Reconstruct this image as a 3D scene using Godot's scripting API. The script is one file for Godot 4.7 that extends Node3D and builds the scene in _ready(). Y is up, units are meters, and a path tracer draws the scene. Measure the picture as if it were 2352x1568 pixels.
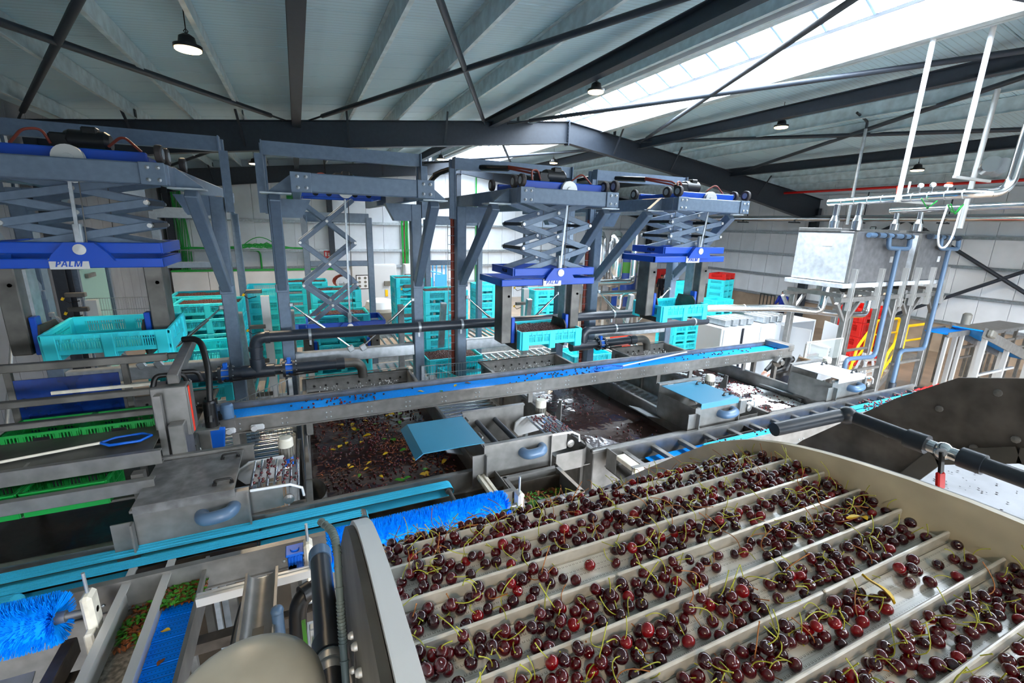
extends Node3D
# A cherry packing hall. x runs along the row of bin lifts, y is up, the depth d of P(x, y, d) runs away from the camera (-z).

var M := {}
var rng := RandomNumberGenerator.new()
var used := {}

func P(x: float, y: float, d: float) -> Vector3:
	return Vector3(x, y, -d)

# Collects triangles (corners given anticlockwise as seen from outside) and commits them as one mesh.
class MB:
	var v := PackedVector3Array()
	var nn := PackedVector3Array()
	var uv := PackedVector2Array()
	var ix := PackedInt32Array()
	func tri(a: Vector3, b: Vector3, c: Vector3) -> void:
		var n := (b - a).cross(c - a).normalized()
		var k := v.size()
		v.append_array([a, b, c])
		nn.append_array([n, n, n])
		ix.append_array([k, k + 2, k + 1])
	func quad(a: Vector3, b: Vector3, c: Vector3, d: Vector3) -> void:
		var n := (c - a).cross(d - b).normalized()
		var k := v.size()
		v.append_array([a, b, c, d])
		nn.append_array([n, n, n, n])
		ix.append_array([k, k + 2, k + 1, k, k + 3, k + 2])
	func box(c: Vector3, s: Vector3, b := Basis(), bev := 0.0) -> MB:
		var h := s * 0.5
		if bev <= 0.0:
			for ax in 3:
				for sg in [-1.0, 1.0]:
					var n := Vector3.ZERO
					n[ax] = h[ax] * sg
					var u := Vector3.ZERO
					u[(ax + 1) % 3] = h[(ax + 1) % 3] * sg
					var w := Vector3.ZERO
					w[(ax + 2) % 3] = h[(ax + 2) % 3]
					quad(c + b * (n - u - w), c + b * (n + u - w), c + b * (n + u + w), c + b * (n - u + w))
			return self
		var e := minf(bev, minf(h.x, minf(h.y, h.z)) * 0.98)
		var f := func(sx: float, sy: float, sz: float, ax: int) -> Vector3:
			var p := Vector3(sx * (h.x - e), sy * (h.y - e), sz * (h.z - e))
			p[ax] += e * [sx, sy, sz][ax]
			return c + b * p
		for ax in 3:
			var i := (ax + 1) % 3
			var j := (ax + 2) % 3
			for sg in [-1.0, 1.0]:
				var q := []
				for k in [[-1.0, -1.0], [1.0, -1.0], [1.0, 1.0], [-1.0, 1.0]]:
					var s3 := [0.0, 0.0, 0.0]
					s3[ax] = sg
					s3[i] = k[0] * sg
					s3[j] = k[1]
					q.append(f.call(s3[0], s3[1], s3[2], ax))
				quad(q[0], q[1], q[2], q[3])
			for si in [-1.0, 1.0]:
				for sj in [-1.0, 1.0]:
					var q2 := []
					for k in [[-1.0, i], [1.0, i], [1.0, j], [-1.0, j]]:
						var s3 := [0.0, 0.0, 0.0]
						s3[ax] = k[0]
						s3[i] = si
						s3[j] = sj
						q2.append(f.call(s3[0], s3[1], s3[2], k[1]))
					if si * sj > 0:
						quad(q2[3], q2[2], q2[1], q2[0])
					else:
						quad(q2[0], q2[1], q2[2], q2[3])
		for sx in [-1.0, 1.0]:
			for sy in [-1.0, 1.0]:
				for sz in [-1.0, 1.0]:
					var a: Vector3 = f.call(sx, sy, sz, 0)
					var b2: Vector3 = f.call(sx, sy, sz, 1)
					var c2: Vector3 = f.call(sx, sy, sz, 2)
					if sx * sy * sz > 0:
						tri(a, b2, c2)
					else:
						tri(a, c2, b2)
		return self
	func frame(dir: Vector3, up := Vector3.UP) -> Basis:   # z along dir, y near up
		var z := dir.normalized()
		if absf(z.dot(up)) > 0.98:
			up = Vector3.FORWARD if absf(z.z) < 0.9 else Vector3.RIGHT
		var x := up.cross(z).normalized()
		return Basis(x, z.cross(x), z)
	func bar(a: Vector3, b: Vector3, w: float, h: float, bev := 0.0, up := Vector3.UP) -> MB:
		return box((a + b) * 0.5, Vector3(w, h, a.distance_to(b)), frame(b - a, up), bev)
	func ext(pts: Array, a: Vector3, b: Vector3, up := Vector3.UP) -> MB:   # a profile (x, y) swept from a to b
		var fr := frame(b - a, up)
		var pg := PackedVector2Array()
		for p in pts:
			pg.append(Vector2(p[0], p[1]))
		var area := 0.0
		for k in pg.size():
			area += pg[k].cross(pg[(k + 1) % pg.size()])
		if area < 0.0:
			pg.reverse()
		var n := pg.size()
		for k in n:
			var p := fr * Vector3(pg[k].x, pg[k].y, 0)
			var q := fr * Vector3(pg[(k + 1) % n].x, pg[(k + 1) % n].y, 0)
			quad(a + p, a + q, b + q, b + p)
		var t := Geometry2D.triangulate_polygon(pg)
		for k in range(0, t.size(), 3):
			var q: Array[Vector3] = []
			for m in 3:
				q.append(fr * Vector3(pg[t[k + m]].x, pg[t[k + m]].y, 0))
			if (q[1] - q[0]).cross(q[2] - q[0]).dot(fr.z) < 0:
				q = [q[0], q[2], q[1]]
			tri(b + q[0], b + q[1], b + q[2])
			tri(a + q[0], a + q[2], a + q[1])
		return self
	func ibeam(a: Vector3, b: Vector3, w: float, h: float, tf := 0.02, tw := 0.014) -> MB:
		var x := w / 2
		var y := h / 2
		var t := tw / 2
		return ext([[-x, -y], [x, -y], [x, -y + tf], [t, -y + tf], [t, y - tf], [x, y - tf], [x, y], [-x, y], [-x, y - tf], [-t, y - tf], [-t, -y + tf], [-x, -y + tf]], a, b)
	func chan(a: Vector3, b: Vector3, w: float, h: float, t := 0.012, up := Vector3.UP) -> MB:   # a C section, open towards +x of its frame
		var x := w / 2
		var y := h / 2
		return ext([[-x, -y], [x, -y], [x, -y + t], [-x + t, -y + t], [-x + t, y - t], [x, y - t], [x, y], [-x, y]], a, b, up)
	func tube(pts: Array, r: float, n := 10, caps := true) -> MB:
		var m := pts.size()
		var x := Vector3.ZERO
		var prev := 0
		for k in m:
			var p: Vector3 = pts[k]
			var t: Vector3 = ((pts[mini(k + 1, m - 1)] as Vector3) - (pts[maxi(k - 1, 0)] as Vector3)).normalized()
			if k == 0:
				x = frame(t).x
			x = (x - t * x.dot(t)).normalized()
			var y := t.cross(x)
			var ring := v.size()
			for j in n:
				var a := TAU * j / n
				var o := x * cos(a) + y * sin(a)
				v.append(p + o * r)
				nn.append(o)
			if k:
				for j in n:
					var i := (j + 1) % n
					ix.append_array([prev + j, ring + j, prev + i, prev + i, ring + j, ring + i])
			prev = ring
			if caps and (k == 0 or k == m - 1):
				var s := -1.0 if k == 0 else 1.0
				var c0 := v.size()
				v.append(p)
				nn.append(t * s)
				for j in n:
					var a := TAU * j / n
					v.append(p + (x * cos(a) + y * sin(a)) * r)
					nn.append(t * s)
				for j in n:
					if k == 0:
						ix.append_array([c0, c0 + 1 + j, c0 + 1 + (j + 1) % n])
					else:
						ix.append_array([c0, c0 + 1 + (j + 1) % n, c0 + 1 + j])
		return self
	func rod(a: Vector3, b: Vector3, r: float, n := 10) -> MB:
		return tube([a, b], r, n)
	func lathe(prof: Array, at: Vector3, axis := Vector3.UP, n := 16, smooth := false) -> MB:   # prof: [radius, height] from the bottom up
		var fr := frame(axis)
		var m := prof.size()
		for k in m - 1:
			var r0: float = prof[k][0]
			var r1: float = prof[k + 1][0]
			var h0: float = prof[k][1]
			var h1: float = prof[k + 1][1]
			var s0 := Vector2(h1 - h0, r0 - r1).normalized()
			var s1 := s0
			if smooth:
				if k > 0:
					s0 = (s0 + Vector2(h0 - prof[k - 1][1], prof[k - 1][0] - r0).normalized()).normalized()
				if k < m - 2:
					s1 = (s1 + Vector2(prof[k + 2][1] - h1, r1 - prof[k + 2][0]).normalized()).normalized()
			var base := v.size()
			for j in n + 1:
				var a := TAU * j / n
				var o := fr.x * cos(a) + fr.y * sin(a)
				v.append(at + o * r0 + fr.z * h0)
				nn.append((o * s0.x + fr.z * s0.y).normalized())
				v.append(at + o * r1 + fr.z * h1)
				nn.append((o * s1.x + fr.z * s1.y).normalized())
			for j in n:
				var q := base + j * 2
				ix.append_array([q, q + 1, q + 2, q + 2, q + 1, q + 3])
		return self
	func ball(c: Vector3, r: Vector3, n := 10, m := 6, b := Basis()) -> MB:
		var base := v.size()
		for k in m + 1:
			var t := PI * k / m
			for j in n + 1:
				var a := TAU * j / n
				var o := Vector3(sin(t) * cos(a), cos(t), sin(t) * sin(a))
				v.append(c + b * (o * r))
				nn.append((b * (o / r)).normalized())
		for k in m:
			for j in n:
				var q := base + k * (n + 1) + j
				ix.append_array([q, q + n + 1, q + 1, q + 1, q + n + 1, q + n + 2])
		return self
	func grid(rows: Array, closed := false) -> MB:   # rows of points, joined as a smooth sheet
		var m := rows.size()
		var n: int = rows[0].size()
		var base := v.size()
		for k in m:
			for j in n:
				var du: Vector3 = rows[k][mini(j + 1, n - 1)] - rows[k][maxi(j - 1, 0)]
				var dv: Vector3 = rows[mini(k + 1, m - 1)][j] - rows[maxi(k - 1, 0)][j]
				if closed:
					du = rows[k][(j + 1) % n] - rows[k][(j + n - 1) % n]
				v.append(rows[k][j])
				nn.append(du.cross(dv).normalized())
		for k in m - 1:
			for j in (n if closed else n - 1):
				var a := base + k * n + j
				var b := base + k * n + (j + 1) % n
				ix.append_array([a, a + n, b, b, a + n, b + n])
		return self
	func mesh() -> ArrayMesh:
		var a := []
		a.resize(Mesh.ARRAY_MAX)
		a[Mesh.ARRAY_VERTEX] = v
		a[Mesh.ARRAY_NORMAL] = nn
		a[Mesh.ARRAY_INDEX] = ix
		if uv.size() == v.size():
			a[Mesh.ARRAY_TEX_UV] = uv
		var m := ArrayMesh.new()
		m.add_surface_from_arrays(Mesh.PRIMITIVE_TRIANGLES, a)
		return m

func mb() -> MB:
	return MB.new()

func numbered(called: String) -> String:
	var n: int = used.get(called, 0)
	used[called] = n + 1
	return called if n == 0 else "%s_%03d" % [called, n]

func tag(o: Node, label: String, category: String, group := "", kind := "") -> Node:
	o.set_meta("label", label)
	o.set_meta("category", category)
	if group:
		o.set_meta("group", group)
	if kind:
		o.set_meta("kind", kind)
	return o

func thing(called: String, label: String, category: String, at := Vector3.ZERO, turn := 0.0, group := "") -> Node3D:
	var o := Node3D.new()
	o.name = numbered(called)
	add_child(o)
	o.position = at
	o.rotation.y = turn
	tag(o, label, category, group)
	return o

func obj(called: String, m: Variant, mat: Material, parent: Node = null) -> MeshInstance3D:
	var o := MeshInstance3D.new()
	o.mesh = m.mesh() if m is MB else m
	o.material_override = mat
	if parent:
		o.name = called
		parent.add_child(o, true)
	else:
		o.name = numbered(called)
		add_child(o)
	return o

func struct(called: String, m: Variant, mat: Material) -> MeshInstance3D:
	var o := obj(called, m, mat)
	o.set_meta("kind", "structure")
	return o

func place(o: MeshInstance3D, at: Vector3, b := Basis()) -> MeshInstance3D:
	o.transform = Transform3D(b, at)
	return o

func dup(root: Node3D, at: Vector3, turn: float, label := "", group := "") -> Node3D:
	var r: Node3D = root.duplicate()
	r.name = numbered(String(root.name).rstrip("0123456789").trim_suffix("_"))
	add_child(r)
	r.position = at
	r.rotation.y = turn
	if label:
		r.set_meta("label", label)
	if group:
		r.set_meta("group", group)
	return r

func swarm(called: String, m: Mesh, mat: Material, where: Array, parent: Node = null) -> MultiMeshInstance3D:
	var mm := MultiMesh.new()
	mm.transform_format = MultiMesh.TRANSFORM_3D
	mm.mesh = m
	mm.instance_count = where.size()
	for k in where.size():
		mm.set_instance_transform(k, where[k])
	var o := MultiMeshInstance3D.new()
	o.multimesh = mm
	o.material_override = mat
	o.set_meta("kind", "stuff")
	if parent:
		o.name = called
		parent.add_child(o, true)
	else:
		o.name = numbered(called)
		add_child(o)
	return o

func arc(c: Vector3, from: Vector3, to: Vector3, n := 6) -> Array:   # a quarter bend about c
	var a := []
	for k in n + 1:
		var t := PI / 2 * k / n
		a.append(c + (from - c) * cos(t) + (to - c) * sin(t))
	return a

func elbow(pts: Array, r: float, n := 6) -> Array:   # a polyline with its corners rounded by r
	var a := [pts[0]]
	for k in range(1, pts.size() - 1):
		var p: Vector3 = pts[k]
		var u: Vector3 = (pts[k - 1] - p).normalized()
		var w: Vector3 = (pts[k + 1] - p).normalized()
		for j in n + 1:
			var t := float(j) / n
			a.append((p + u * r).lerp(p, t).lerp(p.lerp(p + w * r, t), t))
	a.append(pts[-1])
	return a

# ---------------------------------------------------------------- materials
func noise_tex(freq: float, dark: float, seed_: int, size := 256, light := 1.0, oct := 4) -> NoiseTexture2D:
	var n := FastNoiseLite.new()
	n.seed = seed_
	n.frequency = freq
	n.fractal_octaves = oct
	var t := NoiseTexture2D.new()
	t.width = size
	t.height = size
	t.seamless = true
	t.noise = n
	var g := Gradient.new()
	g.offsets = PackedFloat32Array([0.15, 0.85])
	g.colors = PackedColorArray([Color(dark, dark, dark), Color(light, light, light)])
	t.color_ramp = g
	return t

func mat(c: Color, rough := 0.5, metal := 0.0, tex: Texture2D = null, scale := 1.0) -> StandardMaterial3D:
	var m := StandardMaterial3D.new()
	m.albedo_color = c
	m.roughness = rough
	m.metallic = metal
	if tex:
		m.albedo_texture = tex
		m.uv1_triplanar = true
		m.uv1_scale = Vector3.ONE * scale
	return m

func materials() -> void:
	var worn := noise_tex(0.02, 0.86, 3)
	var blotch := noise_tex(0.012, 0.74, 5)
	var fine := noise_tex(0.06, 0.92, 7)
	M.steel = mat(Color(0.56, 0.555, 0.545), 0.38, 0.55, worn, 0.9)
	M.steel_dull = mat(Color(0.44, 0.43, 0.41), 0.5, 0.45, blotch, 0.8)
	M.steel_dirty = mat(Color(0.36, 0.33, 0.30), 0.55, 0.6, blotch, 1.4)
	M.chrome = mat(Color(0.86, 0.87, 0.88), 0.16, 1.0)
	M.galv = mat(Color(0.72, 0.75, 0.77), 0.42, 0.7, worn, 1.2)
	M.alu = mat(Color(0.80, 0.80, 0.79), 0.4, 0.5)
	M.lift = mat(Color(0.42, 0.49, 0.57), 0.45, 0.1, fine, 0.6)
	M.rafter = mat(Color(0.17, 0.20, 0.24), 0.5, 0.1, fine, 0.4)
	M.purlin = mat(Color(0.80, 0.86, 0.88), 0.42, 0.15, worn, 0.5)
	M.blue = mat(Color(0.02, 0.28, 0.70), 0.35)
	M.blue_belt = mat(Color(0.0, 0.58, 0.98), 0.42, 0.0, fine, 2.0)
	M.cyan_belt = mat(Color(0.28, 0.80, 0.95), 0.45, 0.0, fine, 6.0)
	M.brush = mat(Color(0.0, 0.60, 1.0), 0.6)
	M.bin = mat(Color(0.22, 0.89, 0.94), 0.45)
	M.bin.subsurf_scatter_enabled = true
	M.bin.subsurf_scatter_strength = 0.1
	M.crate_green = mat(Color(0.03, 0.55, 0.22), 0.45)
	M.bin_red = mat(Color(0.80, 0.09, 0.06), 0.45)
	M.pvc = mat(Color(0.17, 0.20, 0.24), 0.35, 0.0, fine, 1.0)
	M.pvc_blue = mat(Color(0.33, 0.43, 0.54), 0.3)
	M.black = mat(Color(0.05, 0.05, 0.055), 0.4)
	M.rubber = mat(Color(0.20, 0.18, 0.18), 0.6)
	M.white = mat(Color(0.88, 0.89, 0.90), 0.45)
	M.nylon = mat(Color(0.92, 0.89, 0.82), 0.4, 0.0, noise_tex(0.02, 0.88, 11), 1.5)
	M.belt_white = mat(Color(0.82, 0.80, 0.76), 0.24, 0.0, noise_tex(0.03, 0.93, 12), 3.0)
	M.guard = mat(Color(0.86, 0.81, 0.70), 0.35, 0.0, noise_tex(0.01, 0.86, 13), 1.5)
	M.cream = mat(Color(0.88, 0.86, 0.80), 0.3, 0.0, noise_tex(0.01, 0.94, 14), 2.0)
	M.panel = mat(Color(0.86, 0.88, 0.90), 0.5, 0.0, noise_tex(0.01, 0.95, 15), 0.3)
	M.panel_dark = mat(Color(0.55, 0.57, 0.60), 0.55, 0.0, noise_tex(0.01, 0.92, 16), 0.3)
	M.tan = mat(Color(0.66, 0.58, 0.50), 0.3, 0.0, noise_tex(0.015, 0.85, 17), 0.25)
	M.green_cable = mat(Color(0.08, 0.60, 0.22), 0.4)
	M.red = mat(Color(0.75, 0.06, 0.05), 0.4)
	M.orange = mat(Color(1.0, 0.22, 0.05), 0.4)
	M.rust = mat(Color(0.52, 0.20, 0.13), 0.5)
	M.yellow = mat(Color(0.98, 0.78, 0.02), 0.4)
	M.wood = mat(Color(0.50, 0.40, 0.30), 0.6)
	M.motor = mat(Color(0.45, 0.44, 0.41), 0.45)
	M.gear = mat(Color(0.05, 0.38, 0.80), 0.4)
	M.cyan_sheet = mat(Color(0.26, 0.55, 0.68, 0.86), 0.3)
	M.cyan_sheet.transparency = BaseMaterial3D.TRANSPARENCY_ALPHA
	M.smoke = mat(Color(0.52, 0.52, 0.52, 0.82), 0.3, 0.0, blotch, 2.0)
	M.smoke.transparency = BaseMaterial3D.TRANSPARENCY_ALPHA
	M.blue_sheet = mat(Color(0.04, 0.20, 0.50, 0.9), 0.2, 0.0, blotch, 1.2)
	M.blue_sheet.transparency = BaseMaterial3D.TRANSPARENCY_ALPHA
	M.pane = mat(Color(0.95, 0.97, 1.0, 0.12), 0.1)
	M.pane.transparency = BaseMaterial3D.TRANSPARENCY_ALPHA
	M.glass = mat(Color(0.9, 0.97, 0.97, 0.08), 0.05)
	M.glass.transparency = BaseMaterial3D.TRANSPARENCY_ALPHA
	M.water = mat(Color(0.20, 0.145, 0.135), 0.10)
	M.water.metallic_specular = 0.6
	M.water.heightmap_enabled = true
	M.water.heightmap_texture = noise_tex(0.012, 0.0, 21, 512)
	M.water.heightmap_scale = 0.5
	M.water.uv1_triplanar = true
	M.water.uv1_scale = Vector3.ONE * 0.35
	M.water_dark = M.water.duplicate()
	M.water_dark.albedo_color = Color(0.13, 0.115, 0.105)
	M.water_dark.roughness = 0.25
	M.foam = mat(Color(0.85, 0.86, 0.86), 0.6)
	M.cherry = mat(Color(0.30, 0.025, 0.055), 0.16)
	M.cherry.clearcoat_enabled = true
	M.cherry.clearcoat = 0.6
	M.cherry.clearcoat_roughness = 0.05
	M.cherry_dark = M.cherry.duplicate()
	M.cherry_dark.albedo_color = Color(0.19, 0.022, 0.055)
	M.cherry_red = M.cherry.duplicate()
	M.cherry_red.albedo_color = Color(0.50, 0.025, 0.055)
	M.heap = mat(Color(0.34, 0.20, 0.19), 0.4)
	M.stem = mat(Color(0.66, 0.66, 0.20), 0.5)
	M.stem_brown = mat(Color(0.62, 0.38, 0.16), 0.6)
	M.leaf_green = mat(Color(0.22, 0.50, 0.08), 0.45)
	M.leaf_yellow = mat(Color(0.85, 0.70, 0.10), 0.5)
	M.leaf_brown = mat(Color(0.55, 0.30, 0.14), 0.6)
	M.skin = mat(Color(0.70, 0.48, 0.38), 0.5)
	M.hair = mat(Color(0.05, 0.04, 0.035), 0.7)
	M.navy = mat(Color(0.04, 0.05, 0.10), 0.8)
	M.work_blue = mat(Color(0.03, 0.15, 0.55), 0.8)
	M.hoodie = mat(Color(0.58, 0.58, 0.60), 0.85)
	M.trousers = mat(Color(0.06, 0.07, 0.12), 0.85)
	# roof sheets: fine ribs across the slope
	var im := Image.create(8, 64, false, Image.FORMAT_RGB8)
	for y in 64:
		var c := 0.86 if y % 16 < 2 else 1.0
		im.fill_rect(Rect2i(0, y, 8, 1), Color(c, c, c))
	M.sheet = mat(Color(0.70, 0.81, 0.86), 0.42, 0.0)
	M.sheet.albedo_texture = ImageTexture.create_from_image(im)
	M.sheet.uv1_triplanar = true
	M.sheet.uv1_scale = Vector3.ONE * 2.0
	var lamp := mat(Color(1, 0.95, 0.85), 0.5)
	lamp.emission_enabled = true
	lamp.emission = Color(1.0, 0.86, 0.62)
	lamp.emission_energy_multiplier = 9.0
	M.lamp = lamp
	# mesh belt: a perforated blue plastic belt
	var p := Image.create(32, 32, false, Image.FORMAT_RGB8)
	p.fill(Color(1, 1, 1))
	p.fill_rect(Rect2i(6, 8, 5, 5), Color(0.45, 0.5, 0.55))
	p.fill_rect(Rect2i(22, 8, 5, 5), Color(0.45, 0.5, 0.55))
	p.fill_rect(Rect2i(0, 30, 32, 2), Color(0.4, 0.45, 0.55))
	M.perf = mat(Color(0.0, 0.50, 0.97), 0.35)
	M.perf.albedo_texture = ImageTexture.create_from_image(p)
	M.perf.uv1_triplanar = true
	M.perf.uv1_scale = Vector3.ONE * 26.0
	M.sky_blue = mat(Color(0.25, 0.62, 0.85), 0.4)
	M.tank_blue = mat(Color(0.04, 0.22, 0.52), 0.4)
	M.door_green = mat(Color(0.60, 0.76, 0.72), 0.5)
	M.lip = mat(Color(0.55, 0.28, 0.25), 0.5)
	for k in ["blue_belt", "cyan_belt", "brush", "perf"]:
		M[k].metallic_specular = 0.22
	M.comb = mat(Color(0.10, 0.08, 0.06), 0.6)
	M.cab = mat(Color(0.80, 0.82, 0.84), 0.4)
	M.galv_white = mat(Color(0.86, 0.88, 0.90), 0.45, 0.2, worn, 1.0)
	M.steel_brushed = mat(Color(0.50, 0.50, 0.51), 0.40, 0.5, worn, 0.8)
	M.teal = mat(Color(0.05, 0.35, 0.40), 0.4)
	M.plate_dark = mat(Color(0.42, 0.40, 0.38), 0.45, 0.3, blotch, 2.0)
	M.navy_net = mat(Color(0.04, 0.14, 0.24), 0.6)
	M.hose = mat(Color(0.42, 0.47, 0.46), 0.5)
	M.nylon_dirty = mat(Color(0.62, 0.58, 0.52), 0.35, 0.2, noise_tex(0.03, 0.6, 31), 3.0)
	M.frost = mat(Color(0.80, 0.84, 0.88, 0.9), 0.35)
	M.frost.transparency = BaseMaterial3D.TRANSPARENCY_ALPHA
	M.perf_cyan = M.perf.duplicate()
	M.perf_cyan.albedo_color = Color(0.04, 0.42, 0.78)

const WL := -6.15   # inner faces of the hall's walls
const WR := 25.6
const WB := 29.8
const WF := -9.8
const RIDGE := 9.73

func rafter_top(x: float) -> float:
	return 8.90 - 0.104 * (RIDGE - x) if x < RIDGE else 8.90 - 0.1345 * (x - RIDGE)

func sky_and_camera() -> void:
	var cam := Camera3D.new()
	cam.name = "camera"
	cam.fov = 73.3382725812598
	cam.near = 0.05
	cam.far = 300.0
	cam.transform = Transform3D(Basis(Vector3(0.909991, 0.025515, 0.413698), Vector3(0.078861, 0.969235, -0.233175), Vector3(-0.407060, 0.244812, 0.880048)).orthonormalized(), Vector3(0, 5, 0))
	add_child(cam)
	cam.current = true
	var we := WorldEnvironment.new()
	we.name = "environment"
	var e := Environment.new()
	e.background_mode = Environment.BG_SKY
	var s := ProceduralSkyMaterial.new()
	s.sky_top_color = Color(0.90, 0.95, 1.0)
	s.sky_horizon_color = Color(0.95, 0.97, 1.0)
	s.ground_bottom_color = Color(0.35, 0.36, 0.36)
	s.ground_horizon_color = Color(0.6, 0.62, 0.63)
	s.sky_energy_multiplier = 4.0
	s.ground_energy_multiplier = 2.0
	s.sun_angle_max = 0.0
	e.sky = Sky.new()
	e.sky.sky_material = s
	e.tonemap_mode = Environment.TONE_MAPPER_LINEAR
	e.tonemap_exposure = 1.22
	e.sdfgi_enabled = true
	e.ssao_enabled = true
	e.ssil_enabled = true
	we.environment = e
	add_child(we)
	# daylight falling through the ridge rooflight: one area light above the glazing of each bay
	for k in 3:
		var l := AreaLight3D.new()
		l.name = "rooflight_daylight" if k == 0 else "rooflight_daylight_%03d" % k
		l.area_size = Vector2(3.0, 12.0)
		l.light_energy = [28.0, 13.0, 7.0][k]
		l.light_color = Color(0.74, 0.90, 1.0)
		l.shadow_enabled = true
		l.position = P(9.75, 10.9, 23.0 - 13.1 * k)
		l.rotation.x = -PI / 2
		add_child(l)
	# and daylight through the two open loading doors behind the camera
	for k in 2:
		var l := AreaLight3D.new()
		l.name = "door_daylight" if k == 0 else "door_daylight_001"
		l.area_size = Vector2([11.4, 10.0][k], 5.2)
		l.light_energy = DAY * 3.2
		l.light_color = Color(0.74, 0.90, 1.0)
		l.shadow_enabled = true
		l.position = P([3.3, 16.0][k], 2.6, WF - 0.6)
		l.rotation.y = PI
		l.rotation.y = 0.0
		add_child(l)

const DAY := 9.0

func lamps() -> void:   # round high-bay lamps, each a glowing disc with a light just below it
	var at := [P(-1.35, 7.55, 9.6), P(6.75, 8.12, 10.2), P(13.5, 8.05, 10.3), P(19.8, 7.2, 9.6), P(-1.35, 7.1, 22.0), P(6.4, 7.9, 22.3), P(11.7, 8.0, 21.0), P(-1.4, 7.1, -3.0), P(7.2, 8.0, -3.0), P(13.5, 7.8, -3.0)]
	var names := ["nearest on the left roof slope", "under the dark beam beside the rooflight", "on the right roof slope", "far right above the red pipe", "far off at the left behind the rafter", "far off left of the distant rooflight", "far off right of the distant rooflight", "behind the camera at the left", "behind the camera in the middle", "behind the camera at the right"]
	for k in at.size():
		var t := thing("high_bay_lamp", "black high bay lamp, %s" % names[k], "lamp", at[k], 0.0, "high bay lamps under the roof")
		obj("housing", mb().lathe([[0.0, 0.03], [0.20, 0.03], [0.20, 0.08], [0.13, 0.10], [0.11, 0.20], [0.05, 0.24], [0.0, 0.24]], Vector3.ZERO, Vector3.UP, 24), M.black, t)
		obj("lamp_disc", mb().lathe([[0.0, 0.0], [0.17, 0.0], [0.185, 0.012], [0.185, 0.03], [0.0, 0.03]], Vector3.ZERO, Vector3.UP, 24), M.lamp, t)
		var top: float = rafter_top(at[k].x) + (-0.2 if k == 1 else 0.38) - at[k].y
		obj("suspension", mb().rod(Vector3(0, 0.24, 0), Vector3(0, top, 0), 0.008, 6).tube([Vector3(0, 0.24, 0), Vector3(0.03, 0.28, 0), Vector3(0, 0.32, 0), Vector3(-0.03, 0.28, 0), Vector3(0, 0.24, 0)], 0.008, 6), M.black, t)
		var l := SpotLight3D.new()
		l.name = "lamp_light"
		l.spot_angle = 80.0
		l.spot_range = 40.0
		l.light_size = 0.17
		l.light_energy = 26.0
		l.light_color = Color(1.0, 0.90, 0.76)
		l.shadow_enabled = true
		l.position = Vector3(0, -0.03, 0)
		l.rotation.x = -PI / 2
		t.add_child(l, true)


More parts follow.
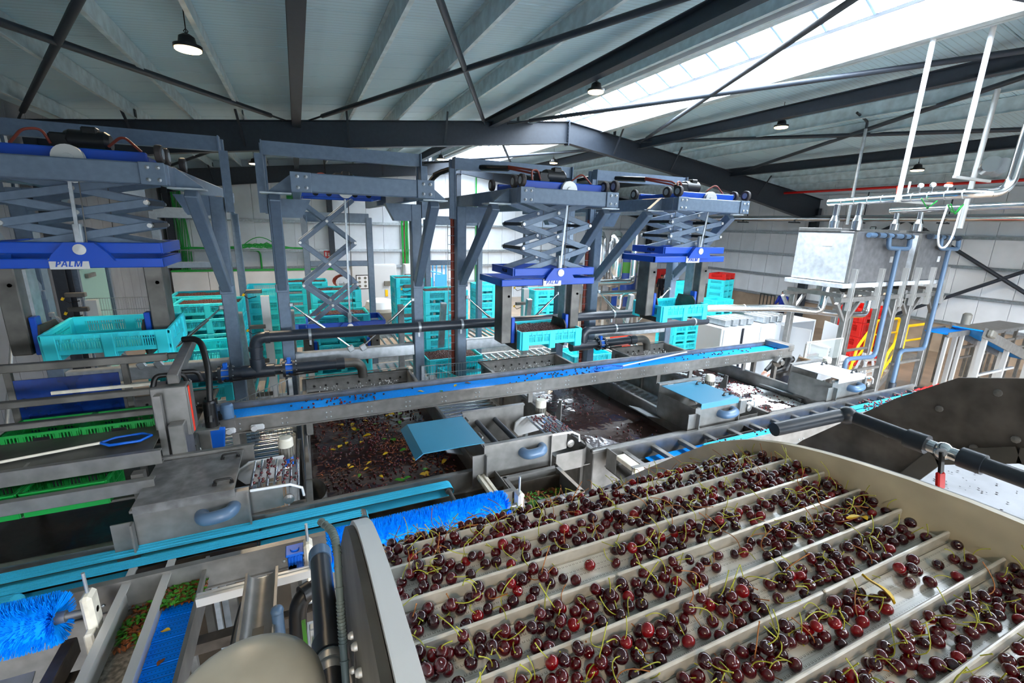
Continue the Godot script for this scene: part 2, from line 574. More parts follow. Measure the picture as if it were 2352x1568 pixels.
func shell() -> void:
	# floor
	var f := mb()
	f.box(P(9.7, -0.15, 10), Vector3(34, 0.3, 42))
	struct("floor", f, M.tan)
	# walls: sandwich panels on girts above a concrete plinth (the plinth shows on the right-hand wall)
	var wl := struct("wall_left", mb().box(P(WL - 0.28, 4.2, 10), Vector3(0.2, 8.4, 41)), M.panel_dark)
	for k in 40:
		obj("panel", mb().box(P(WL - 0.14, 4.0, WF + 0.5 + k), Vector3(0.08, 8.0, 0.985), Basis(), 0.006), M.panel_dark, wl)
	var wr := struct("wall_right", mb().box(P(WR + 0.30, 4.0, 10), Vector3(0.2, 8.0, 41)), M.panel)
	for k in 40:
		obj("panel", mb().box(P(WR + 0.15, 4.2, WF + 0.5 + k), Vector3(0.08, 5.6, 0.985), Basis(), 0.006), M.panel, wr)
	obj("plinth", mb().box(P(WR + 0.14, 0.65, 10), Vector3(0.2, 1.3, 40)), M.tan, wr)
	for y in [1.35, 2.55, 3.78, 5.0]:
		obj("girt", mb().chan(P(WR + 0.02, y, WF), P(WR + 0.02, y, WB), 0.16, 0.14), M.galv, wr)
	var wb := struct("wall_back", mb().box(P(9.7, 4.8, WB + 0.3), Vector3(33, 9.6, 0.2)), M.panel)
	for k in 32:
		obj("panel", mb().box(P(WL + 0.5 + k * 1.0, 4.3, WB + 0.15), Vector3(0.985, 8.6, 0.08), Basis(), 0.006), M.panel, wb)
	for y in [1.25, 2.32, 3.30, 4.92]:
		obj("girt", mb().chan(P(WL, y, WB + 0.02), P(WR, y, WB + 0.02), 0.16, 0.14), M.galv, wb)
	# the wall behind the camera has two tall open loading doors
	struct("wall_front", mb().box(P(9.7, 7.4, WF - 0.3), Vector3(33, 4.4, 0.2)).box(P(-4.6, 2.6, WF - 0.3), Vector3(4.4, 5.2, 0.2)).box(P(10.0, 2.6, WF - 0.3), Vector3(2.0, 5.2, 0.2)).box(P(23.6, 2.6, WF - 0.3), Vector3(5.2, 5.2, 0.2)), M.panel)
	# roof: one sheet per metre on each slope
	var lo := 8.05
	var hi := 11.45
	var roof := struct("ceiling", mb().box(P(1.2, rafter_top(1.2) + 0.62, 10), Vector3(14.9, 0.12, 40.2), Basis(Vector3.BACK, atan(0.104))), M.panel)
	obj("roof_deck", mb().box(P(18.7, rafter_top(18.7) + 0.62, 10), Vector3(15.0, 0.12, 40.2), Basis(Vector3.BACK, -atan(0.1345))), M.panel, roof)
	for k in 40:
		var d := WF + 0.5 + k
		for sd in 2:
			var a := WL - 0.3 if sd == 0 else hi + 0.25
			var b := lo - 0.2 if sd == 0 else WR + 0.3
			var c := (a + b) / 2
			obj("roof_sheet", mb().box(P(c, rafter_top(c) + 0.44, d), Vector3((b - a) * 1.006, 0.06, 0.984), Basis(Vector3.BACK, atan(0.104) if sd == 0 else -atan(0.1345)), 0.008), M.sheet, roof)
	# rooflight: kerbs, glazing bars and bowed panes
	for sd in 2:
		var x: float = [lo, hi][sd]
		var t := struct("trim_%d" % (1 + sd), mb().box(P(x, 9.05, 9.9), Vector3(0.06, 0.75, 39.2)), M.white)
		obj("kerb_flange", mb().box(P(x + 0.10 * (1 - 2 * sd), 8.68, 9.9), Vector3(0.22, 0.02, 39.2)), M.purlin, t)
		obj("kerb_beam", mb().chan(P(x - 0.14 * (1 - 2 * sd), rafter_top(x) + 0.2, WF), P(x - 0.14 * (1 - 2 * sd), rafter_top(x) + 0.2, WB), 0.10, 0.36), M.purlin, t)
		obj("kerb_cap", mb().box(P(x, 9.45, 9.9), Vector3(0.20, 0.07, 39.2)), M.rafter, t)
	var vx := func(a: float, d: float) -> Vector3:   # a point of the bowed glazing, a from 0 to 1 across
		return P(lerpf(lo, hi, a), 9.45 + 0.62 * sin(PI * a), d)
	for w in 3:
		var win := struct("window_%d" % (w + 1), mb().bar(vx.call(0.0, 29.4 - 13.1 * w), vx.call(0.0, 16.7 - 13.1 * w), 0.05, 0.05), M.white)
		for k in 13:
			var d := 29.0 - 13.1 * w - k
			var pts := []
			for j in 13:
				pts.append(vx.call(j / 12.0, d))
			obj("glazing_bar", mb().tube(pts, 0.04, 6), M.lift, win)
			if k < 12:
				var rows := []
				for s in 2:
					var row := []
					for j in 13:
						row.append(vx.call(j / 12.0, d - s * 1.0))
					rows.append(row)
				obj("pane", mb().grid(rows), M.pane, win)
	# purlins: pale Z sections between the heavier dark beams that carry the wind bracing
	for x in [-5.3, -3.75, -2.45, -1.2, 1.72, 3.22, 4.86, 14.95, 16.35, 20.6, 22.0, 23.4]:
		var y: float = rafter_top(x)
		var s := -1.0 if x < RIDGE else 1.0
		var pr := [[-0.07, 0.0], [0.005, 0.0], [0.005, 0.36], [0.075, 0.36], [0.075, 0.38], [-0.01, 0.38], [-0.01, 0.02], [-0.07, 0.02]]
		if s > 0:
			for q in pr:
				q[0] = -q[0]
		struct("trim_purlin", mb().ext(pr, P(x, y + 0.02, WF), P(x, y + 0.02, WB)), M.purlin)
	for x in [0.22, 6.62, 13.25, 18.75]:
		struct("trim_beam", mb().ibeam(P(x, rafter_top(x) - 0.02, WF), P(x, rafter_top(x) - 0.02, WB), 0.24, 0.34), M.rafter)
	# portal frames
	var f_no := 0
	for d in [29.45, 16.5, 3.45, -9.5]:
		f_no += 1
		var fr := struct("trim_portal_frame", rafter(d, -1), M.rafter)
		obj("rafter", rafter(d, 1), M.rafter, fr)
		var e := mb()
		e.box(P(RIDGE, 8.5, d), Vector3(0.04, 0.92, 0.34))
		for k in 8:
			for s in [-1.0, 1.0]:
				e.rod(P(RIDGE - 0.04, 8.10 + k * 0.115, d + s * 0.12), P(RIDGE + 0.05, 8.10 + k * 0.115, d + s * 0.12), 0.016, 6)
		obj("apex_plate", e, M.rafter, fr)
		for s in [WL + 0.22, WR - 0.22]:
			obj("column", mb().ibeam(P(s, 0, d), P(s, 6.3 if s > 0 else 7.2, d), 0.26, 0.42), M.rafter, fr)
		# fly braces from the purlins down to the bottom flange, and purlin cleats
		if d > 0:
			for x in [-3.75, -1.2, 1.72, 4.86, 7.6, 11.9, 14.95, 16.35, 20.6, 22.0]:
				var y := rafter_top(x)
				if int(x * 10) % 3 != 1:
					obj("fly_brace", mb().bar(P(x - 0.1, y + 0.15, d - 0.75), P(x, y - 0.7, d - 0.1), 0.06, 0.03), M.rafter, fr)
				obj("cleat", mb().box(P(x + 0.03, y + 0.13, d - 0.02), Vector3(0.02, 0.28, 0.16)), M.rafter, fr)
	# gable posts and wall bracing
	for x in [1.8, 9.6, 17.4]:
		struct("trim_gable_post", mb().ibeam(P(x, 0, WB - 0.2), P(x, rafter_top(x) - 0.8, WB - 0.2), 0.3, 0.3), M.rafter)
	for q in [[[12.5, 1.0], [4.6, 5.9]], [[12.5, 5.9], [4.6, 1.0]], [[11.9, 5.9], [16.2, 3.6]]]:
		struct("trim_wall_brace", mb().rod(P(WR - 0.25, q[0][1], q[0][0]), P(WR - 0.25, q[1][1], q[1][0]), 0.075, 10), M.rafter)
	# roof bracing
	for q in [[0.0, 16.6, -6.2, 3.9], [-6.05, 16.3, 0.0, 3.6], [0.5, 16.6, 6.6, 3.9], [6.4, 16.6, 0.4, 3.6], [13.1, 16.3, 7.2, 3.6], [7.0, 16.0, 13.3, 3.6], [13.0, 16.3, 18.9, 4.0], [18.8, 16.0, 13.4, 3.6], [0.0, 17.0, -5.8, 28.9], [13.4, 17, 7, 28.9], [7, 17, 13.2, 28.9]]:
		var a := P(q[0], minf(rafter_top(q[0]), 8.45) + 0.0, q[1])
		var b := P(q[2], minf(rafter_top(q[2]), 8.45) + 0.0, q[3])
		var t := struct("trim_roof_brace", mb().rod(a.lerp(b, 0.07), b.lerp(a, 0.03), 0.06, 10), M.rafter)
		obj("turnbuckle", mb().rod(a, a.lerp(b, 0.075), 0.028, 8), M.rafter, t)

func rafter(d: float, s: int) -> MB:   # an I section that deepens into a haunch at the eaves
	var m := mb()
	var xs := [RIDGE, 2.0, -3.2, WL + 0.02] if s < 0 else [RIDGE, 15.0, 19.5, WR - 0.02]
	var dep := [0.78, 0.80, 0.86, 1.1] if s < 0 else [0.78, 0.80, 0.92, 1.25]
	for k in 3:
		var a: float = xs[k]
		var b: float = xs[k + 1]
		for part in 3:
			var w := 0.012 if part == 1 else 0.15
			var t0: float = [0.0, 0.02, dep[k] - 0.02][part]
			var t1: float = [0.02, dep[k] - 0.02, dep[k]][part]
			var u0: float = [0.0, 0.02, dep[k + 1] - 0.02][part]
			var u1: float = [0.02, dep[k + 1] - 0.02, dep[k + 1]][part]
			var c: Array[Vector3] = []
			for z in [-w, w]:
				c.append(P(a, rafter_top(a) - t1, d - z))
				c.append(P(b, rafter_top(b) - u1, d - z))
				c.append(P(b, rafter_top(b) - u0, d - z))
				c.append(P(a, rafter_top(a) - t0, d - z))
			if s < 0:
				c = [c[4], c[5], c[6], c[7], c[0], c[1], c[2], c[3]]
			m.quad(c[4], c[5], c[6], c[7])
			m.quad(c[1], c[0], c[3], c[2])
			m.quad(c[3], c[7], c[6], c[2])
			m.quad(c[0], c[1], c[5], c[4])
	return m

const BW := 1.1
const BD := 0.8
const BH := 0.305
var bin0: Node3D
var heap_mesh: Mesh
var heap_at: Array

func bin_wall(m: MB, a: Vector3, b: Vector3, n: Vector3, panels: int) -> void:   # one slotted side from a to b (at base level), n outward
	var u := (b - a).normalized()
	var l := a.distance_to(b)
	var fr := Basis(u, Vector3.UP, u.cross(Vector3.UP))
	var mid := (a + b) / 2
	m.box(mid + Vector3(0, BH - 0.028, 0) + n * 0.006, Vector3(l, 0.056, 0.034), fr, 0.006)
	m.box(mid + Vector3(0, 0.105, 0), Vector3(l, 0.05, 0.022), fr)
	m.box(mid + Vector3(0, 0.215, 0) - n * 0.002, Vector3(l, 0.012, 0.012), fr)
	var post := 0.12
	for k in panels + 1:
		var w := post if k in [0, panels] else 0.11
		var p := a + u * clampf(l * k / panels, w / 2, l - w / 2)
		m.box(p + Vector3(0, BH * 0.5, 0) + n * 0.008, Vector3(w, BH - 0.012, 0.04), fr, 0.008)
	var bay := l / panels
	for k in panels:
		var s := bay * k + (post if k == 0 else 0.055)
		var e := bay * (k + 1) - (post if k == panels - 1 else 0.055)
		var nb := int((e - s) / 0.022)
		for j in nb:
			var w := 0.011
			var pr := -0.001
			if j == nb / 3 or j == nb * 2 / 3:
				w = 0.016
				pr = 0.008
			m.box(a + u * (s + (e - s) * (j + 0.5) / nb) + Vector3(0, 0.19, 0) + n * pr, Vector3(w, 0.13, 0.014), fr)
		for j in 4:
			m.box(a + u * (s + (e - s) * (j + 0.5) / 4) + Vector3(0, BH - 0.034, 0) + n * 0.026, Vector3(0.012, 0.05, 0.02), fr)

func make_bin(colour: Material) -> Node3D:
	var t := thing("pallet_bin", "turquoise plastic bin", "bin")
	var m := mb()
	var x := BW / 2
	var z := BD / 2
	bin_wall(m, Vector3(-x, 0, z), Vector3(x, 0, z), Vector3.BACK, 2)
	bin_wall(m, Vector3(x, 0, -z), Vector3(-x, 0, -z), Vector3.FORWARD, 2)
	bin_wall(m, Vector3(x, 0, z), Vector3(x, 0, -z), Vector3.RIGHT, 1)
	bin_wall(m, Vector3(-x, 0, -z), Vector3(-x, 0, z), Vector3.LEFT, 1)
	obj("slatted_wall", m, colour, t)
	obj("bin_floor", mb().box(Vector3(0, 0.095, 0), Vector3(BW - 0.03, 0.02, BD - 0.03)), colour, t)
	for s in [-1, 0, 1]:
		obj("skid", mb().box(Vector3(s * (x - 0.062), 0.043, 0), Vector3(0.124, 0.086, BD + 0.016), Basis(), 0.01), colour, t)
	return t

func bins() -> void:
	bin0 = make_bin(M.bin)
	heap_mesh = mb().ball(Vector3.ZERO, Vector3(0.0135, 0.0125, 0.0135), 7, 5).mesh()
	var r := RandomNumberGenerator.new()
	r.seed = 5
	for i in 44:
		for j in 31:
			var x := (i - 21.5) / 43.0 * (BW - 0.09)
			var z := (j - 15.0) / 30.0 * (BD - 0.09)
			var y := 0.03 * cos(x * 2.4) * cos(z * 3.4) + 0.006 * sin(x * 17.0 + z * 9.0)
			heap_at.append(Transform3D(Basis(), Vector3(x + r.randf_range(-0.008, 0.008), y + r.randf_range(-0.008, 0.008), z + r.randf_range(-0.008, 0.008))))

	remove_child(bin0)
	used["pallet_bin"] = 0

func put_bin(x: float, y: float, d: float, label: String, group := "", colour: Material = null, turn := 0.0, tilt := Vector3.ZERO) -> Node3D:   # x, y, d: middle of the bin's base
	var t: Node3D = bin0.duplicate()
	t.name = numbered("pallet_bin")
	add_child(t)
	t.transform = Transform3D(Basis.from_euler(Vector3(tilt.x, turn, tilt.z)), P(x, y, d))
	tag(t, label, "bin", group)
	if colour:
		for c in t.get_children():
			c.material_override = colour
	return t

func fill_bin(x: float, y: float, d: float, label: String, turn := 0.0, drop := 0.06) -> void:
	var o := swarm("cherry_heap", heap_mesh, M.heap, heap_at)
	o.transform = Transform3D(Basis(Vector3.UP, turn), P(x, y + BH - drop, d))
	tag(o, label, "cherries", "heaps of cherries in the bins", "stuff")
	obj("heap_core", mb().box(Vector3(0, -0.03, 0), Vector3(BW - 0.06, 0.05, BD - 0.06)), M.heap, o)

func stand_under(x: float, y: float, d: float, where: String) -> void:
	var t := thing("bin_stand", "low galvanised stand under the bins %s" % where, "stand", P(x, 0, d), 0.0, "bin stands")
	obj("top", mb().box(Vector3(0, y - 0.03, 0), Vector3(1.1, 0.06, 0.8)), M.galv, t)
	for s in [[-0.5, -0.35], [0.5, -0.35], [-0.5, 0.35], [0.5, 0.35]]:
		obj("leg", mb().box(Vector3(s[0], y / 2 - 0.03, s[1]), Vector3(0.08, y - 0.06, 0.08)), M.galv, t)

func stack(x: float, y: float, d: float, n: int, where: String, full := true, turn := 0.0, colour: Material = null) -> void:
	var cn := "turquoise" if colour == null else "red"
	for k in n:
		var place_word: String = "bottom bin" if k == 0 else ("top bin" if k == n - 1 else ["second", "third", "fourth", "fifth", "sixth", "seventh"][k - 1] + " bin up")
		if n == 1:
			place_word = "single bin"
		put_bin(x, y + k * BH, d, "%s slatted %s %s" % [cn, place_word, where], "slatted pallet bins stacked behind the lifts", colour, turn + rng.randf_range(-0.012, 0.012))
	if full:
		fill_bin(x, y + (n - 1) * BH, d, "heap of dark cherries filling the topmost bin " + where, turn)

func gantry(x: float, which: String) -> void:
	var t := thing("lift_gantry", "blue grey steel lift gantry, %s" % which, "gantry", P(x, 0, 7.0), 0.0, "bin lift gantries")
	var q := func(px: float, py: float, pd: float) -> Vector3: return Vector3(px, py, 7.0 - pd)
	var b := mb().box(q.call(0.83, 5.42, 6.1), Vector3(1.66, 0.215, 0.11), Basis(), 0.012)
	var fb := obj("front_beam", b, M.lift, t)
	for e in [0.10, 1.55]:
		obj("end_plate", mb().box(q.call(e, 5.42, 6.035), Vector3(0.22, 0.222, 0.02), Basis(), 0.006), M.lift, fb)
		var bo := mb()
		for i in 2:
			for j in 2:
				bo.lathe([[0.0, 0.0], [0.02, 0.0], [0.02, 0.008], [0.012, 0.012], [0.0, 0.02]].map(func(p): return [p[0], p[1]]), q.call(e - 0.035 + 0.09 * i, 5.36 + 0.12 * j, 6.02), Vector3.BACK, 8)
		obj("bolt", bo, M.galv, fb)
	for s in 2:
		var ax: float = [0.05, 1.61][s]
		var px: float = [-0.26, 1.84][s]
		var sg: float = [-1.0, 1.0][s]
		obj("side_arm", mb().box(q.call(ax, 5.42, 9.05), Vector3(0.11, 0.215, 5.8), Basis(), 0.012), M.lift, t)
		var post := obj("post", mb().box(q.call(px, 2.65, 7.95), Vector3(0.17, 5.3, 0.2), Basis(), 0.012), M.lift, t)
		obj("foot_plate", mb().box(q.call(px, 0.015, 7.95), Vector3(0.34, 0.03, 0.34)), M.lift, post)
		obj("splice_plate", mb().box(q.call(px, 3.98, 7.83), Vector3(0.19, 0.12, 0.06), Basis(), 0.008), M.lift, post)
		var cb := mb().ext([[0.0, 0.0], [-sg * 0.5, 0.0], [-sg * 0.36, -0.27], [0.0, -0.27]], q.call(px, 5.30, 8.04), q.call(px, 5.30, 7.86))
		obj("bracket", cb, M.lift, t)
		obj("knee_brace", mb().bar(q.call(px, 4.0, 7.86), q.call(px - sg * 0.06, 5.28, 6.5), 0.13, 0.16, 0.01), M.lift, t)
		var g := mb().ext([[0.0, 0.0], [0.0, -0.22], [sg * 0.26, -0.22], [sg * 0.24, -0.19]], q.call(ax + sg * 0.055, 5.53, 6.50), q.call(ax + sg * 0.055, 5.53, 6.42))
		obj("gusset", g, M.lift, t)
		obj("top_flange", mb().box(q.call(px - sg * 0.08, 5.305, 6.5), Vector3(0.34, 0.018, 0.3)), M.galv, t)
		var hp := mb()
		var hx: float = [-0.36, 1.95][s]
		hp.ext([[-0.12, 0.0], [0.12, 0.0], [0.12, 0.78], [0.04, 1.02], [-0.12, 1.02]], q.call(hx - 0.008, 5.08, 8.0), q.call(hx + 0.008, 5.08, 8.0))
		hp.box(q.call(hx + sg * 0.05, 5.5, 7.9), Vector3(0.10, 0.82, 0.012))
		hp.box(q.call(hx, 5.58, 8.12), Vector3(0.07, 1.0, 0.07))
		obj("hood_post", hp, M.lift, t)
		var rp := obj("rear_post", mb().box(q.call([0.17, 1.62][s], 2.55, 12.0), Vector3(0.14, 5.1, 0.16), Basis(), 0.01), M.lift, t)
		obj("foot_plate", mb().box(q.call([0.17, 1.62][s], 0.015, 12.0), Vector3(0.3, 0.03, 0.3)), M.lift, rp)
		obj("raking_leg", mb().bar(q.call(px + sg * 0.02, 0.1, 7.2 + 2.6), q.call(px - sg * 0.05, 3.4, 9.2), 0.12, 0.10, 0.008), M.galv, t)
		# gas strut from the post to the middle of the low rail
		var sa: Vector3 = q.call(px - sg * 0.1, 3.72, 7.85)
		var sb: Vector3 = q.call(0.78 + sg * 0.10, 2.96, 7.85)
		var st := obj("strut", mb().rod(sa, sb, 0.012, 8).rod(sa.lerp(sb, 0.22), sa.lerp(sb, 0.7), 0.024, 10), M.chrome, t)
		obj("clevis", mb().box(sb + Vector3(0, -0.02, 0), Vector3(0.10, 0.10, 0.06), Basis(Vector3.BACK, 0.5), 0.01).box(sa, Vector3(0.06, 0.06, 0.05), Basis(), 0.01), M.galv, st)
	obj("low_rail", mb().box(q.call(0.79, 2.82, 7.93), Vector3(1.93, 0.20, 0.13), Basis(), 0.012), M.galv, t)
	obj("rear_rail", mb().box(q.call(0.9, 5.08, 12.0), Vector3(1.45, 0.22, 0.1), Basis(), 0.01), M.lift, t)
	obj("rear_rail", mb().box(q.call(0.9, 4.0, 12.0), Vector3(1.45, 0.13, 0.1), Basis(), 0.01), M.lift, t)
	obj("hood_beam", mb().chan(q.call(-0.35, 6.0, 8.0), q.call(1.94, 6.0, 8.0), 0.12, 0.19), M.lift, t)

func word(text: String, h: float, mt: Material, parent: Node, at: Vector3, b := Basis(), slant := 0.0, called := "lettering") -> void:
	var tm := TextMesh.new()
	tm.text = text
	var f := SystemFont.new()
	f.font_names = PackedStringArray(["Droid Sans"])
	f.font_weight = 700
	tm.font = f
	tm.font_size = 32
	tm.pixel_size = h / 24.0
	tm.depth = 0.004
	var o := obj(called, tm, mt, parent)
	o.transform = Transform3D(b * Basis(Vector3.RIGHT, Vector3(slant, 1, 0), Vector3.BACK), at)

func lift(x: float, cd: float, yl: float, grip: float, which: String, mid := 0.79) -> void:   # cd: depth of the carriage, yl: height of its lower frame, grip: height of the mast feet
	var t := thing("scissor_lift", "blue scissor lift carriage, %s" % which, "lift", P(x, 0, cd), 0.0, "scissor bin lifts")
	var tr := obj("trolley", mb().box(Vector3(0.80, 5.52, 0.46), Vector3(1.36, 0.24, 0.05), Basis(), 0.012).box(Vector3(0.80, 5.52, -0.46), Vector3(1.36, 0.24, 0.05), Basis(), 0.012).box(Vector3(0.14, 5.50, 0), Vector3(0.05, 0.2, 0.9)).box(Vector3(1.46, 5.50, 0), Vector3(0.05, 0.2, 0.9)), M.blue, t)
	var holes := mb()
	for hx in [0.36, 0.58, 1.02, 1.26]:
		holes.rod(Vector3(hx, 5.47, 0.482), Vector3(hx, 5.47, 0.488), 0.05, 14)
	obj("lightening_hole", holes, M.navy, tr)
	for s in [0.04, 1.62]:
		for z in [0.62, 0.36, -0.5]:
			var w := obj("wheel", mb().lathe([[0.03, -0.03], [0.085, -0.03], [0.09, -0.02], [0.09, 0.02], [0.085, 0.03], [0.03, 0.03]], Vector3(s, 5.62, z), Vector3.RIGHT, 16), M.rubber, t)
			obj("hub", mb().lathe([[0.0, -0.034], [0.05, -0.034], [0.05, 0.034], [0.0, 0.034]], Vector3(s, 5.62, z), Vector3.RIGHT, 12), M.galv, w)
	obj("sheave", mb().lathe([[0.0, -0.03], [0.13, -0.03], [0.13, -0.018], [0.10, -0.012], [0.10, 0.012], [0.13, 0.018], [0.13, 0.03], [0.05, 0.03], [0.045, 0.045], [0.0, 0.045]], Vector3(0.86, 5.53, 0.53), Vector3.BACK, 24), M.alu, t)
	var mo := obj("hoist_motor", mb().lathe([[0.0, -0.2], [0.09, -0.2], [0.11, -0.16], [0.11, 0.14], [0.08, 0.18], [0.0, 0.18]], Vector3(0.9, 5.76, 0), Vector3.RIGHT, 14).box(Vector3(0.68, 5.74, 0.0), Vector3(0.2, 0.16, 0.2), Basis(), 0.02).box(Vector3(0.92, 5.86, 0.02), Vector3(0.14, 0.08, 0.12), Basis(), 0.015), M.black, t)
	obj("cable", mb().tube(elbow([Vector3(0.6, 5.70, 0.1), Vector3(0.55, 5.84, 0.1), Vector3(0.42, 5.82, 0.15), Vector3(0.36, 5.66, 0.3)], 0.06), 0.014, 6).tube(elbow([Vector3(1.1, 5.7, 0.2), Vector3(1.25, 5.82, 0.25), Vector3(1.4, 5.66, 0.3)], 0.08), 0.014, 6), M.rust, mo)
	# three crossings of flat bars, front and rear
	var top := 5.38
	var st := (top - yl) / 3.0
	var hw := 0.5 * sqrt(maxf(1.49 - st * st, 0.1))
	var c := mid
	for z in [0.34, -0.34]:
		for k in 3:
			var y1 := top - st * k
			var y0 := y1 - st
			for s in [-1.0, 1.0]:
				var zz: float = z + 0.022 * s
				obj("scissor_arm", mb().bar(Vector3(c - hw * s, y0, zz), Vector3(c + hw * s, y1, zz), 0.035, 0.082, 0.005), M.lift, t)
			for px in [c - hw, c, c + hw]:
				obj("pivot_pin", mb().rod(Vector3(px, (y0 + y1) / 2 if px == c else y0, z - 0.05), Vector3(px, (y0 + y1) / 2 if px == c else y0, z + 0.06), 0.024, 10), M.alu, t)
	for k in 2:
		for s in [-1.0, 1.0]:
			obj("cross_bar", mb().box(Vector3(c + hw * s, top - st * (k + 1), 0), Vector3(0.05, 0.05, 0.66)), M.black, t)
	# lower frames
	var lf := obj("lower_frame", mb().box(Vector3(0.76, yl, 0.42), Vector3(1.42, 0.115, 0.04), Basis(), 0.008).box(Vector3(0.76, yl, -0.42), Vector3(1.42, 0.115, 0.04), Basis(), 0.008).box(Vector3(0.05, yl, 0), Vector3(0.04, 0.115, 0.84)).box(Vector3(1.46, yl, 0), Vector3(0.04, 0.115, 0.84)), M.blue, t)
	word("PALM", 0.055, M.navy, lf, Vector3(0.029, yl, 0.1), Basis(Vector3.UP, -PI / 2), 0.2)
	obj("hub_block", mb().ext([[-0.27, -0.1], [0.27, -0.1], [0.22, -0.02], [0.12, 0.09], [-0.12, 0.09], [-0.22, -0.02]], Vector3(0.8, yl - 0.03, 0.44), Vector3(0.8, yl - 0.03, 0.52)), M.blue, lf)
	obj("hub_disc", mb().lathe([[0.0, 0.0], [0.055, 0.0], [0.055, 0.012], [0.0, 0.016]], Vector3(0.8, yl - 0.01, 0.52), Vector3.BACK, 18), M.alu, lf)
	var gf := obj("grip_frame", mb().box(Vector3(0.65, yl - 0.155, 0.44), Vector3(1.64, 0.10, 0.05), Basis(), 0.008).box(Vector3(0.65, yl - 0.155, -0.44), Vector3(1.64, 0.10, 0.05), Basis(), 0.008).box(Vector3(-0.14, yl - 0.155, 0), Vector3(0.06, 0.10, 0.9)).box(Vector3(1.44, yl - 0.155, 0), Vector3(0.06, 0.10, 0.9)), M.blue, t)
	obj("name_plate", mb().box(Vector3(0.68, yl - 0.16, 0.475), Vector3(0.32, 0.11, 0.012), Basis(), 0.003), M.alu, gf)
	word("PALM", 0.062, M.blue, gf, Vector3(0.68, yl - 0.16, 0.484), Basis(), 0.25)
	obj("lift_rod", mb().bar(Vector3(0.84, 5.38, 0.55), Vector3(0.80, yl + 0.06, 0.5), 0.03, 0.012), M.galv, t)
	obj("guide_block", mb().box(Vector3(0.80, yl + 0.14, 0.47), Vector3(0.07, 0.22, 0.06), Basis(), 0.008), M.galv, t)
	var wires := mb()
	for z in [0.5, -0.3]:
		wires.rod(Vector3(0.9, 5.45, z), Vector3(0.86, yl, z), 0.005, 5)
	obj("hoist_wire", wires, M.steel_dull, t)
	# masts that hold the bin by its ends
	for s in 2:
		var mx: float = [0.04, 1.30][s]
		var sg: float = [1.0, -1.0][s]
		var ma := obj("mast", mb().box(Vector3(mx, (yl - 0.2 + grip) / 2, 0.05), Vector3(0.17, yl - 0.2 - grip, 0.3), Basis(), 0.01), M.steel_dull, t)
		obj("mast_cover", mb().box(Vector3(mx + sg * 0.1, (yl - 0.25 + grip + 0.05) / 2, -0.06), Vector3(0.03, yl - 0.3 - grip, 0.2)), M.galv, ma)
		obj("grip_plate", mb().box(Vector3(mx + sg * 0.13, grip + 0.20, 0.12), Vector3(0.06, 0.42, 0.12), Basis(), 0.008), M.blue, ma)
		obj("grip_paddle", mb().ext([[-0.25, -0.2], [0.2, -0.2], [0.25, -0.1], [0.25, 0.16], [0.17, 0.24], [-0.2, 0.24], [-0.25, 0.1]], Vector3(mx + sg * 0.165, grip + 0.08, -0.02), Vector3(mx + sg * 0.185, grip + 0.08, -0.02)), M.steel_dirty, ma)
		var bo := mb()
		for k in 3:
			bo.rod(Vector3(mx + 0.03, yl - 0.4 - 0.0 * k, 0.2), Vector3(mx + 0.03, yl - 0.4, 0.21), 0.02, 8)
		obj("bolt", bo, M.black, ma)

